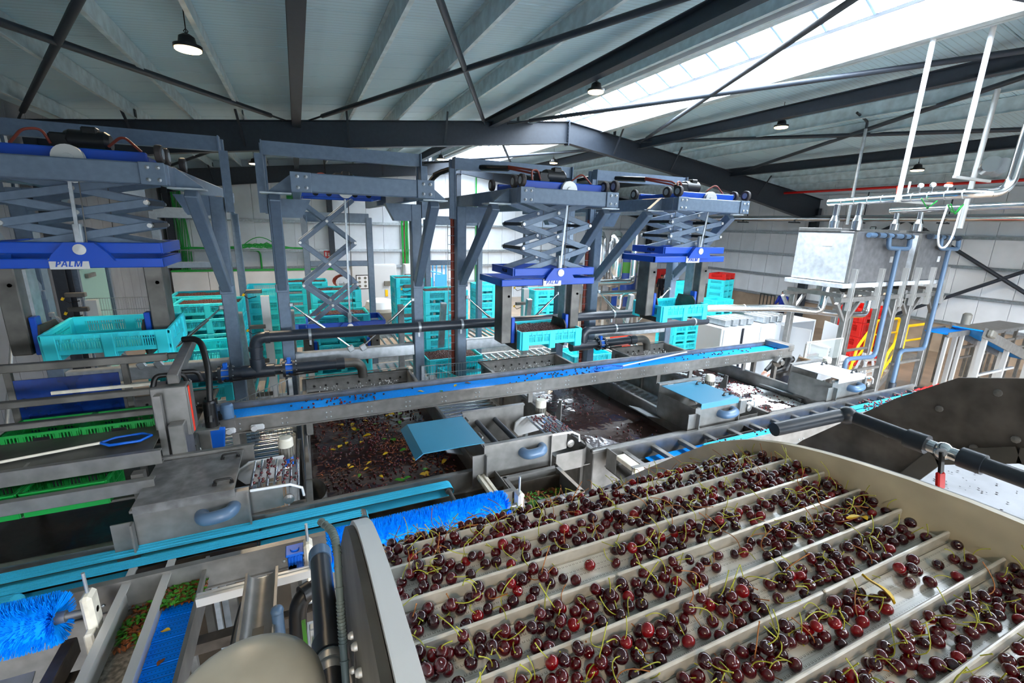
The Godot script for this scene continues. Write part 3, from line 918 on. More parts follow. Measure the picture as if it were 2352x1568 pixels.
func lifts() -> void:
	var names := ["at the dark left end of the row", "second from the left with a fully stretched scissor", "third from the left, above the full bin", "farthest right, above the empty bin"]
	var xs := [-2.85, -0.02, 2.87, 5.74]
	for k in 4:
		gantry(xs[k], names[k])
	lift(xs[0], 6.72, 4.66, 3.50, names[0])
	lift(xs[1], 9.6, 3.06, 2.30, names[1], 0.52)
	lift(xs[2], 6.72, 4.32, 3.16, names[2])
	lift(xs[3], 6.72, 4.65, 3.45, names[3])
	put_bin(-2.0, 3.47, 6.72, "empty turquoise slatted bin held by the leftmost lift", "", null, 0.0, Vector3(0.06, 0, 0))
	put_bin(3.66, 3.06, 6.76, "turquoise slatted bin full of cherries held by the third lift")
	fill_bin(3.66, 3.06, 6.76, "dark cherries heaped in the bin held by the third lift")
	put_bin(6.50, 3.34, 6.76, "empty turquoise slatted bin held by the rightmost lift")
	# cable chains behind the third and fourth lift
	for k in [2, 3]:
		var x0: float = xs[k]
		var ch := thing("cable_chain", "black cable chain looping to the %s lift carriage" % ["third", "fourth"][k - 2], "cable chain", P(x0 - 0.5, 5.3, 9.0), 0.0, "cable chains of the lifts")
		var pts := elbow([Vector3(-0.1, -0.1, 0), Vector3(-0.1, 0.5, 0), Vector3(0.3, 0.72, 0.4), Vector3(0.9, 0.62, 1.6)], 0.4, 8)
		obj("chain", mb().tube(pts, 0.05, 6), M.black, ch)
		obj("hose", mb().tube([Vector3(0.9, 0.62, 1.6), Vector3(1.2, 0.52, 2.0), Vector3(1.45, 0.40, 2.1)], 0.02, 6).tube([Vector3(0.9, 0.65, 1.6), Vector3(1.2, 0.57, 2.0), Vector3(1.5, 0.42, 2.1)], 0.02, 6), M.rust, ch)
	# stacks on the roller conveyors behind
	stack(-2.0, 1.55, 12.0, 6, "behind the leftmost lift's right post")
	stack(-1.72, 1.55, 10.9, 6, "in front of the leftmost rear stack")
	stack(-1.75, 2.0, 9.0, 3, "in the low open stack beside the black valve pipe", false)
	stack(-0.9, 1.5, 13.4, 6, "seen edge-on behind the second lift's left post", false, PI / 2)
	stack(0.05, 1.6, 13.6, 6, "left and rearmost behind the second lift")
	stack(0.74, 1.55, 12.2, 6, "behind the crossing arms of the second lift")
	stack(0.68, 1.6, 10.3, 5, "in front under the second lift's blue frame")
	stack(3.12, 1.55, 14.4, 6, "right of the white cabinets, behind the light barrier")
	stack(3.28, 1.55, 11.5, 6, "in the tall stack between second and third lift")
	stack(2.7, 2.1, 8.9, 1, "on the low conveyor beside the wire fence")
	stack(2.95, 1.95, 8.2, 1, "tipped open by the wire fence, empty", false, 0.3)
	stack(6.0, 1.5, 15.0, 5, "half hidden behind the third lift's left mast", false)
	stack(8.5, 1.45, 15.6, 4, "behind the full bin of the third lift")
	stack(6.5, 1.0, 9.6, 3, "below the third lift beside the rust red hose", false)
	stand_under(6.5, 1.0, 9.6, "below the third lift")
	stand_under(11.6, 1.0, 11.6, "left of the grey cabinets")
	stand_under(14.6, 1.1, 8.5, "beside the open red bin")
	stand_under(2.7, 2.1, 8.9, "beside the wire fence")
	stack(11.6, 1.0, 11.6, 4, "left of the grey electrical cabinets", false)
	stack(17.0, 1.4, 16.5, 4, "in the sunlit pair at the right, nearer stack", false)
	stack(19.6, 1.4, 17.0, 4, "in the sunlit group at the right, rearmost stack", false, 0.3)
	stack(16.6, 1.2, 14.5, 3, "in the sunlit group at the right, lowest stack", false)

const RIM := 2.55

func tank(x0: float, x1: float, d0: float, d1: float, which: String, water: Material) -> void:
	var c := P((x0 + x1) / 2, 0, (d0 + d1) / 2)
	var w := x1 - x0
	var l := d1 - d0
	var t := thing("wash_tank", "long stainless steel wash tank, %s" % which, "wash tank", c, 0.0, "water tanks under the lifts")
	for s in [-1.0, 1.0]:
		obj("side_wall", mb().box(Vector3(s * w / 2, 1.75, 0), Vector3(0.012, 1.6, l)).box(Vector3(s * (w / 2 + 0.02), RIM - 0.02, 0), Vector3(0.06, 0.04, l + 0.06), Basis(), 0.006), M.steel, t)
		obj("end_wall", mb().box(Vector3(0, 1.75, s * l / 2), Vector3(w, 1.6, 0.012)).box(Vector3(0, RIM - 0.02, s * (l / 2 + 0.02)), Vector3(w + 0.1, 0.04, 0.06), Basis(), 0.006), M.steel, t)
		for k in 5:
			obj("stiffener", mb().box(Vector3(s * (w / 2 + 0.03), 1.72, -l / 2 + 0.2 + k * (l - 0.4) / 4), Vector3(0.04, 1.5, 0.05)), M.steel_dull, t)
		for z in [-1.0, 1.0]:
			obj("leg", mb().box(Vector3(s * (w / 2 - 0.06), 0.48, z * (l / 2 - 0.1)), Vector3(0.1, 0.96, 0.1), Basis(), 0.006), M.steel, t)
	obj("tank_floor", mb().box(Vector3(0, 0.96, 0), Vector3(w, 0.02, l)), M.steel_dull, t)
	# jet pipe along the far end and the lip that the bins tip over
	obj("tipping_lip", mb().box(Vector3(0, RIM + 0.02, -l / 2 - 0.06), Vector3(w + 0.06, 0.012, 0.16), Basis(Vector3.RIGHT, -0.25)), M.steel, t)
	for k in 9:
		obj("jet_hole", mb().rod(Vector3(-w / 2 + 0.12 + k * (w - 0.24) / 8, RIM - 0.12, -l / 2 + 0.008), Vector3(-w / 2 + 0.12 + k * (w - 0.24) / 8, RIM - 0.12, -l / 2 + 0.02), 0.018, 8), M.black, t)
	# upright fins that carried the covers
	obj("fin_plate", mb().ext([[0.0, 0.0], [0.16, 0.0], [0.05, 0.3], [-0.0, 0.3]], Vector3(-w / 2 - 0.01, RIM, l / 2 - 0.75), Vector3(-w / 2 + 0.0, RIM, l / 2 - 0.75), Vector3.UP), M.steel, t)
	# water: gently rippled
	var rows := []
	for i in 25:
		var row := []
		for j in 13:
			var x := -w / 2 + 0.008 + (w - 0.016) * j / 12.0
			var z := -l / 2 + 0.008 + (l - 0.016) * i / 24.0
			row.append(Vector3(x, 0.006 * sin(z * 5.0 + x * 2.0 + x0) + 0.005 * sin(x * 7.0 - z * 2.2) + 0.012 * exp(-(z + l / 2) * 1.6) * sin(z * 17.0 + x * 9.0), z))
		rows.append(row)
	var wt := obj("water", mb().grid(rows), water)
	wt.position = c + Vector3(0, 2.33, 0)
	tag(wt, "dark brown water in the tank %s" % which, "water", "", "stuff")

func litter(called: String, m: Mesh, mt: Material, n: int, x0: float, x1: float, d0: float, d1: float, y: float, label: String, cat_: String, sc := 1.0, clump := 0) -> void:
	var at := []
	var cs := []
	for k in clump:
		cs.append(Vector2(rng.randf_range(x0, x1), rng.randf_range(d0, d1)))
	while at.size() < n:
		var p := Vector2(rng.randf_range(x0, x1), rng.randf_range(d0, d1))
		if clump and rng.randf() < 0.85:
			var c: Vector2 = cs[rng.randi() % clump]
			p = c + Vector2(rng.randfn(0, 0.14), rng.randfn(0, 0.16))
			if p.x < x0 or p.x > x1 or p.y < d0 or p.y > d1:
				continue
		var b := Basis.from_euler(Vector3(rng.randf_range(-0.25, 0.25), rng.randf_range(0, TAU), rng.randf_range(-0.25, 0.25))).scaled(Vector3.ONE * sc * rng.randf_range(0.7, 1.25))
		at.append(Transform3D(b, P(p.x, y + rng.randf_range(-0.004, 0.006), p.y)))
	tag(swarm(called, m, mt, at), label, cat_, "", "stuff")

func leaf_mesh(l := 0.07, w := 0.034) -> Mesh:
	var rows := []
	for i in 7:
		var t := i / 6.0
		var hw := w / 2 * sin(PI * pow(t, 0.8)) + 0.0006
		var row := []
		for j in 5:
			var s := j / 2.0 - 1.0
			row.append(Vector3((t - 0.5) * l, 0.004 * absf(s) + 0.006 * sin(t * 5.0), s * hw))
		rows.append(row)
	var m := mb().grid(rows)
	var low := []
	for r in rows:
		var row: Array = r.map(func(p): return p - Vector3(0, 0.0012, 0))
		row.reverse()
		low.append(row)
	m.grid(low)
	return m.mesh()

func debris_bed(x0: float, x1: float, d0: float, d1: float, y: float, what: String, n := 150) -> void:
	litter("leaf_litter", leaf_mesh(0.06, 0.02), M.leaf_brown, n, x0, x1, d0, d1, y, "brown leaf scraps and stems " + what, "leaf litter", 0.9)
	litter("leaf_litter", leaf_mesh(0.06, 0.022), M.leaf_green, n / 2, x0, x1, d0, d1, y + 0.008, "green leaf scraps " + what, "leaf litter", 0.8)

func tanks() -> void:
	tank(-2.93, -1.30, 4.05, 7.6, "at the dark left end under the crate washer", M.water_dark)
	tank(-0.07, 1.53, 4.05, 7.6, "second from the left with floating leaves and cherries", M.water)
	tank(2.90, 4.45, 3.95, 7.6, "third from the left with clear dark water", M.water)
	tank(5.85, 7.25, 3.95, 7.6, "farthest right with white foam", M.water)
	var berry := mb().ball(Vector3.ZERO, Vector3(0.014, 0.013, 0.014), 8, 6).mesh()
	litter("floating_cherries", berry, M.cherry, 620, 0.0, 1.45, 4.15, 6.6, 2.338, "drifts of floating cherries among leaves in the second tank", "cherries", 0.95, 9)
	litter("floating_cherries", berry, M.cherry_dark, 260, 0.0, 1.45, 4.15, 6.8, 2.336, "single dark cherries scattered over the second tank", "cherries", 0.95, 7)
	litter("floating_cherries", berry, M.cherry, 160, 2.95, 4.4, 4.0, 7.2, 2.336, "few dark cherries drifting in the third tank", "cherries", 0.9)
	litter("stem_litter", mb().rod(Vector3(-0.03, 0, 0), Vector3(0.03, 0, 0), 0.002, 4).mesh(), M.leaf_brown, 420, 0.0, 1.45, 4.15, 6.8, 2.342, "loose stalks floating in the second tank", "stalks", 1.0, 8)
	litter("leaf_litter", leaf_mesh(0.05, 0.022), M.leaf_brown, 170, 0.0, 1.45, 4.15, 6.8, 2.342, "brown leaf scraps floating in the second tank", "leaf litter", 0.8, 8)
	litter("floating_cherries", berry, M.cherry_red, 130, 6.3, 7.1, 4.2, 6.4, 2.34, "red cherries caught in the white foam", "cherries", 0.9, 4)
	var lm := leaf_mesh()
	for k in 46:
		var x := rng.randf_range(0.1, 1.35)
		var d := rng.randf_range(4.2, 6.5)
		var g := k % 3
		var o := obj("floating_leaf", lm, [M.leaf_yellow, M.leaf_green, M.leaf_yellow][g])
		o.transform = Transform3D(Basis.from_euler(Vector3(rng.randf_range(-0.2, 0.2), rng.randf_range(0, TAU), 0)).scaled(Vector3.ONE * rng.randf_range(0.8, 1.6)), P(x, 2.348, d))
		tag(o, "%s leaf afloat on the dark water of the second tank" % ["yellow", "green", "yellow"][g], "leaf", "%s leaves afloat in the second tank" % ["yellow", "green", "yellow"][g])
	# foam: low lumpy patches
	var fm := mb()
	var fn := FastNoiseLite.new()
	fn.seed = 4
	fn.frequency = 2.2
	for i in 70:
		for j in 44:
			var x := 5.9 + 1.3 * j / 43.0
			var d := 4.1 + 3.2 * i / 69.0
			var v := fn.get_noise_2d(x * 1.4, d) + 0.20 * sin(d * 1.9 - 1.0) + 0.22 * (x - 6.55)
			if v > 0.02:
				fm.box(P(x + fn.get_noise_2d(d * 9, x) * 0.01, 2.335, d), Vector3(0.034, 0.010 + 0.03 * clampf(v, 0, 0.4), 0.05), Basis(Vector3.UP, v * 9.0), 0.012)
	tag(obj("foam", fm, M.foam), "white foam floating on the rightmost tank", "foam", "", "stuff")
	for s in 4:
		var sp := []
		for k in 70:
			sp.append(Transform3D(Basis().scaled(Vector3.ONE * rng.randf_range(0.4, 1.3)), P([-2.8, 0.1, 3.05, 6.0][s] + rng.randf_range(0, 1.3), 2.35 + rng.randf_range(0, 0.09), 7.52 - absf(rng.randfn(0, 0.07)))))
		tag(swarm("splash", mb().ball(Vector3.ZERO, Vector3(0.008, 0.012, 0.008), 6, 4).mesh(), M.foam, sp), "white splashes below the jets at the far end, %s tank" % ["leftmost", "second", "third", "rightmost"][s], "water", "", "stuff")

func unit(x: float, which: String, lid: String) -> void:   # the outlet box beside each tank, with its cover, roller lift, motor and water elbows
	var t := thing("outlet_box", "stainless outlet box, %s" % which, "outlet box", P(x, 0, 4.25), 0.0, "outlet boxes of the tanks")
	var f := func(px: float, py: float, pd: float) -> Vector3: return Vector3(px, py, 4.25 - pd)
	obj("front_plate", mb().box(f.call(0.35, 2.66, 3.93), Vector3(0.76, 0.36, 0.012)).box(f.call(0.35, 2.85, 3.92), Vector3(0.78, 0.02, 0.05)).box(f.call(0.73, 2.66, 3.91), Vector3(0.012, 0.36, 0.05)), M.steel, t)
	obj("rear_plate", mb().box(f.call(0.35, 2.72, 4.6), Vector3(0.76, 0.40, 0.012)).box(f.call(0.35, 2.93, 4.61), Vector3(0.78, 0.02, 0.05)), M.steel, t)
	obj("box_floor", mb().box(f.call(0.35, 2.47, 4.26), Vector3(0.74, 0.012, 0.68)), M.steel_dirty, t)
	obj("left_plate", mb().box(f.call(-0.02, 2.64, 4.26), Vector3(0.012, 0.34, 0.66)), M.steel, t)
	obj("mounting_lug", mb().box(f.call(-0.10, 2.60, 3.90), Vector3(0.13, 0.34, 0.012)).box(f.call(-0.03, 2.6, 3.87), Vector3(0.012, 0.34, 0.06)), M.steel, t)
	obj("screen_chute", mb().box(f.call(0.1, 2.40, 4.75), Vector3(0.7, 0.012, 0.4), Basis(Vector3.BACK, -0.3)), M.galv, t)
	for e in 2:
		var z: float = [3.93, 4.6][e]
		var o: float = [-0.10, 0.10][e]
		obj("water_elbow", mb().tube(elbow([f.call(0.40, 2.70, z), f.call(0.40, 2.70, z + o), f.call(0.62, 2.72, z + o), f.call(0.62, 2.72, z)], 0.09, 8), 0.052, 14), M.pvc_blue, t)
	# cover
	if lid == "open":
		var c := obj("cover_sheet", mb().box(f.call(-0.36, 2.91, 4.22), Vector3(0.62, 0.008, 0.70), Basis(), 0.003).box(f.call(-0.70, 2.885, 4.22), Vector3(0.09, 0.008, 0.70), Basis(Vector3.BACK, 0.6)), M.cyan_sheet, t)
		obj("hinge", mb().rod(f.call(-0.02, 2.90, 4.0), f.call(-0.02, 2.90, 4.12), 0.012).rod(f.call(-0.02, 2.90, 4.42), f.call(-0.02, 2.90, 4.54), 0.012), M.steel, c)
		for px in [0.14, 0.36]:
			obj("spray_tube", mb().rod(f.call(px, 2.80, 3.94), f.call(px, 2.80, 4.59), 0.03, 12), M.pvc, t)
	else:
		var c := obj("cover_sheet", mb().box(f.call(0.32, 2.905, 4.22), Vector3(0.66, 0.008, 0.72), Basis(), 0.003).box(f.call(0.32, 2.87, 3.865), Vector3(0.66, 0.07, 0.006)), {"smoke": M.smoke, "cyan": M.cyan_sheet, "frost": M.frost}[lid], t)
		for z in [3.98, 4.44]:
			var h := mb().tube(elbow([f.call(0.50, 2.905, z), f.call(0.50, 2.95, z), f.call(0.62, 2.95, z), f.call(0.62, 2.905, z)], 0.02, 4), 0.009, 8)
			h.box(f.call(0.50, 2.915, z), Vector3(0.03, 0.015, 0.03)).box(f.call(0.62, 2.915, z), Vector3(0.03, 0.015, 0.03))
			obj("handle", h, M.black, c)
		obj("hinge", mb().rod(f.call(0.1, 2.90, 4.58), f.call(0.2, 2.90, 4.58), 0.012).rod(f.call(0.45, 2.90, 4.58), f.call(0.55, 2.90, 4.58), 0.012), M.steel, c)
	# roller lift on the right
	for z in [4.0, 4.54]:
		var cp := mb().ext([[-0.12, -0.10], [0.22, -0.13], [0.28, -0.06], [0.26, 0.04], [0.18, 0.09], [-0.12, 0.10]], f.call(0.86, 2.70, z - 0.012), f.call(0.86, 2.70, z + 0.012), Vector3.UP)
		obj("roller_cheek", cp, M.steel if z < 4.2 else M.white, t)
	obj("chain_guard", mb().tube([f.call(0.74, 2.80, 3.98), f.call(1.04, 2.79, 3.98), f.call(1.13, 2.74, 3.98), f.call(1.14, 2.66, 3.98)], 0.012, 6), M.white, t)
	for k in 7:
		var a := k / 6.0
		obj("roller", mb().rod(f.call(0.74 + a * 0.36, 2.79 - 0.05 * a * a, 4.02), f.call(0.74 + a * 0.36, 2.79 - 0.05 * a * a, 4.52), 0.014, 10), M.chrome, t)
	obj("bearing", mb().lathe([[0.0, 0.0], [0.045, 0.0], [0.045, 0.02], [0.02, 0.03], [0.0, 0.03]], f.call(1.02, 2.66, 3.985), Vector3.BACK, 14), M.steel, t)
	var mo := obj("motor", mb().lathe([[0.0, 0.0], [0.055, 0.0], [0.055, 0.02], [0.06, 0.02], [0.06, 0.13], [0.0, 0.13]], f.call(1.0, 2.72, 4.66), Vector3.UP, 16), M.motor, t)
	obj("fan_cover", mb().lathe([[0.068, 0.12], [0.068, 0.19], [0.055, 0.21], [0.0, 0.215]], f.call(1.0, 2.72, 4.66), Vector3.UP, 18), M.cream, mo)
	var fins := mb()
	for k in 14:
		fins.box(f.call(1.0, 2.79, 4.66) + Vector3(cos(TAU * k / 14), 0, sin(TAU * k / 14)) * 0.063, Vector3(0.012, 0.1, 0.005), Basis(Vector3.UP, -TAU * k / 14))
	obj("cooling_fin", fins, M.motor, mo)
	obj("gearbox", mb().box(f.call(1.0, 2.68, 4.66), Vector3(0.11, 0.1, 0.11), Basis(), 0.015), M.gear, mo)
	# rounded catch tray and debris tray
	var wall := []
	for k in 13:
		var a := -PI / 2 + PI * k / 12.0
		wall.append([f.call(1.16 + 0.17 * cos(a), 2.34, 4.2 - 0.24 * sin(a)), f.call(1.16 + 0.17 * cos(a), 2.56, 4.2 - 0.24 * sin(a))])
	var inner := []
	for w in wall:
		inner.append([w[1] + Vector3(-0.006, 0, 0), w[0] + Vector3(-0.006, 0, 0)])
	obj("catch_tray", mb().grid(wall).grid(inner).box(f.call(1.15, 2.35, 4.2), Vector3(0.3, 0.01, 0.46)).box(f.call(1.0, 2.46, 3.95), Vector3(0.34, 0.22, 0.008)), M.steel, t)
	obj("debris_tray", mb().box(f.call(0.38, 2.30, 3.80), Vector3(0.8, 0.01, 0.22)).box(f.call(0.38, 2.40, 3.69), Vector3(0.8, 0.2, 0.01)).box(f.call(0.79, 2.40, 3.8), Vector3(0.01, 0.2, 0.22)), M.steel_dirty, t)
	obj("support_leg", mb().box(f.call(0.7, 1.2, 4.4), Vector3(0.06, 2.4, 0.06)).box(f.call(0.05, 1.2, 4.4), Vector3(0.06, 2.4, 0.06)), M.steel, t)
	var at := []
	for k in 46:
		var a := rng.randf()
		at.append(Transform3D(Basis(), P(x + 0.76 + a * 0.34, 2.815 - 0.05 * a * a + rng.randf_range(0, 0.004), rng.randf_range(4.03, 4.5))))
	tag(swarm("roller_cherries", mb().ball(Vector3.ZERO, Vector3(0.013, 0.012, 0.013), 8, 6).mesh(), M.cherry, at), "red cherries between the rollers of the outlet box that is %s" % which.get_slice(",", 0), "cherries", "", "stuff")
	debris_bed(x + 0.02, x + 0.74, 3.71, 3.88, 2.32, "below the outlet box that is %s" % which.get_slice(",", 0), 120)

func trough(x0: float, x1: float, dn: float, df: float, which: String, right: bool) -> void:
	var c := P((x0 + x1) / 2, 0, (dn + df) / 2)
	var w := x1 - x0
	var l := df - dn
	var t := thing("belt_trough", "stainless belt trough with cyan belts, %s" % which, "conveyor", c)
	for s in [-1.0, 1.0]:
		var wl := obj("side_wall", mb().box(Vector3(0, RIM - 0.09, s * l / 2), Vector3(w, 0.22, 0.01)).box(Vector3(0, RIM + 0.02, s * l / 2), Vector3(w, 0.012, 0.05)).box(Vector3(0, RIM - 0.20, s * l / 2), Vector3(w, 0.012, 0.05)), M.steel, t)
		var bo := mb()
		for k in int(w / 0.6):
			for j in 2:
				bo.ball(Vector3(-w / 2 + 0.3 + k * 0.6 + j * 0.09, RIM - 0.14, l / 2 + 0.008), Vector3(0.012, 0.012, 0.006), 8, 4)
		if s > 0:
			obj("bolt", bo, M.galv, wl)
	var pan := mb().box(Vector3(0, RIM - 0.21, 0), Vector3(w, 0.01, l))
	obj("trough_floor", pan, M.steel_dirty, t)
	if not right:
		obj("end_wall", mb().box(Vector3(w / 2, RIM - 0.1, 0), Vector3(0.01, 0.2, l)), M.steel, t)
	else:
		obj("end_wall", mb().box(Vector3(-w / 2, RIM - 0.08, -l * 0.3), Vector3(0.01, 0.24, l * 0.4)), M.steel, t)
	var belt := func(a: float, b: float, z0: float, z1: float, y: float) -> MB:
		var m := mb()
		var r := 0.045
		var path := []
		for k in 9:
			var th := PI / 2 - PI * k / 8.0
			path.append(Vector2(b + r * cos(th), y - r + r * sin(th)))
		for k in 9:
			var th := -PI / 2 - PI * k / 8.0
			path.append(Vector2(a + r * cos(th), y - r + r * sin(th)))
		path.append(path[0])
		var rows := []
		for p in path:
			rows.append([Vector3(p.x, p.y, z1), Vector3(p.x, p.y, z0)])
		m.grid(rows)
		for s in int((z1 - z0) / 0.035):
			m.bar(Vector3(a, y + 0.001, z0 + 0.018 + s * 0.035), Vector3(b, y + 0.001, z0 + 0.018 + s * 0.035), 0.012, 0.008)
		return m
	var xl := -w / 2
	if not right:
		obj("belt", belt.call(xl, 1.14 - c.x, -l / 2 + 0.04, -l / 2 + 0.17, RIM - 0.01), M.cyan_belt, t)
		obj("belt", belt.call(xl, 0.33 - c.x, -l / 2 + 0.18, -l / 2 + 0.29, RIM - 0.03), M.cyan_belt, t)
		obj("belt", belt.call(xl, -1.92 - c.x, l / 2 - 0.2, l / 2 - 0.06, RIM - 0.03), M.cyan_belt, t)
		obj("deep_belt", mb().box(Vector3(-0.25, RIM - 0.13, l / 2 - 0.1), Vector3(w - 0.7, 0.012, 0.17)), M.perf_cyan, t)
		for q in [[1.14, -l / 2 + 0.105], [0.33, -l / 2 + 0.235]]:
			obj("end_roller", mb().rod(Vector3(q[0] - c.x, RIM - 0.06, q[1] - 0.08), Vector3(q[0] - c.x, RIM - 0.06, l / 2), 0.02, 10).rod(Vector3(q[0] - c.x, RIM - 0.06, q[1] - 0.05), Vector3(q[0] - c.x, RIM - 0.06, q[1] + 0.05), 0.036, 14), M.steel, t)
	else:
		obj("belt", belt.call(4.25 - c.x, w / 2, l / 2 - 0.2, l / 2 - 0.06, RIM - 0.02), M.cyan_belt, t)
		obj("belt", belt.call(6.2 - c.x, w / 2, -l / 2 + 0.16, -l / 2 + 0.28, RIM - 0.02), M.cyan_belt, t)
		obj("deep_belt", mb().box(Vector3(0.2, RIM - 0.15, 0), Vector3(w - 0.6, 0.012, 0.3)), M.blue_belt, t)
	for k in int(w / 0.42):
		var px := xl + 0.25 + k * 0.42
		if right:
			obj("cross_bar", mb().box(Vector3(px, RIM - 0.07, -0.02), Vector3(0.07, 0.05, l - 0.02), Basis(), 0.006), M.steel, t)
		else:
			obj("cross_bar", mb().box(Vector3(px, RIM - 0.10, l / 2 - 0.09), Vector3(0.09, 0.04, 0.18), Basis(), 0.005), M.nylon, t)
	if not right:
		obj("ribbed_bar", mb().box(Vector3(1.5 - c.x, RIM - 0.02, 0), Vector3(0.10, 0.03, l), Basis(), 0.004).box(Vector3(1.47 - c.x, RIM, 0), Vector3(0.02, 0.012, l)).box(Vector3(1.52 - c.x, RIM, 0), Vector3(0.02, 0.012, l)), M.nylon, t)
	else:
		obj("ribbed_bar", mb().box(Vector3(xl + 0.06, RIM + 0.0, 0.1), Vector3(0.12, 0.05, l * 0.75), Basis(), 0.005), M.nylon, t)
	for k in 5:
		obj("leg", mb().box(Vector3(xl + 0.3 + k * (w - 0.6) / 4, 1.16, 0), Vector3(0.08, 2.32, 0.08)), M.steel_dull, t)

func brush_roller(x0: float, x1: float, which: String) -> void:
	var t := thing("brush_roller", "blue bristle brush roller, %s" % which, "brush", P((x0 + x1) / 2, 2.62, 3.2))
	var w := x1 - x0
	obj("core", mb().rod(Vector3(-w / 2, 0, 0), Vector3(w / 2, 0, 0), 0.118, 24), M.brush, t)
	obj("shaft", mb().rod(Vector3(-w / 2 - 0.22, 0, 0), Vector3(w / 2 + 0.2, 0, 0), 0.02, 10).rod(Vector3(w / 2 - 0.01, 0, 0), Vector3(w / 2 + 0.05, 0, 0), 0.035, 14), M.steel, t)
	var at := []
	for k in int(w * 5200):
		var a := rng.randf() * TAU
		var o := Vector3(0, cos(a), sin(a))
		var tilt := rng.randf_range(-0.22, 0.22)
		var ax := (o + Vector3(tilt, 0, 0) + Vector3(0, rng.randf_range(-0.2, 0.2), rng.randf_range(-0.2, 0.2))).normalized()
		var b := Basis(ax.cross(Vector3.RIGHT).normalized(), ax, ax.cross(Vector3.RIGHT).normalized().cross(ax))
		at.append(Transform3D(b, Vector3(rng.randf_range(-w / 2, w / 2), 0, 0) + o * 0.10))
	for k in 420:   # the splayed tufts of the end faces
		var a := rng.randf() * TAU
		var o := Vector3(0, cos(a), sin(a))
		for s in [-1.0, 1.0]:
			var ax := (o + Vector3(s * rng.randf_range(0.0, 0.5), 0, 0)).normalized()
			var b := Basis(ax.cross(Vector3.RIGHT).normalized(), ax, ax.cross(Vector3.RIGHT).normalized().cross(ax)) * Basis().scaled(Vector3(1.5, 1.9, 1.5))
			at.append(Transform3D(b, Vector3(s * w / 2, 0, 0) + o * 0.04))
	swarm("bristles", mb().lathe([[0.0024, 0.0], [0.0016, 0.055], [0.0, 0.06]], Vector3.ZERO, Vector3.UP, 4).mesh(), M.brush, at, t)
	for s in [-1.0, 1.0]:
		var bx: float = s * (w / 2 + 0.17)
		obj("bearing_block", mb().box(Vector3(bx, 0.0, 0), Vector3(0.06, 0.26, 0.12), Basis(), 0.02).box(Vector3(bx, -0.2, 0.03), Vector3(0.05, 0.22, 0.16), Basis(), 0.01), M.nylon, t)
		obj("adjusting_screw", mb().rod(Vector3(bx, 0.1, 0), Vector3(bx, 0.27, 0), 0.01, 8), M.galv, t)

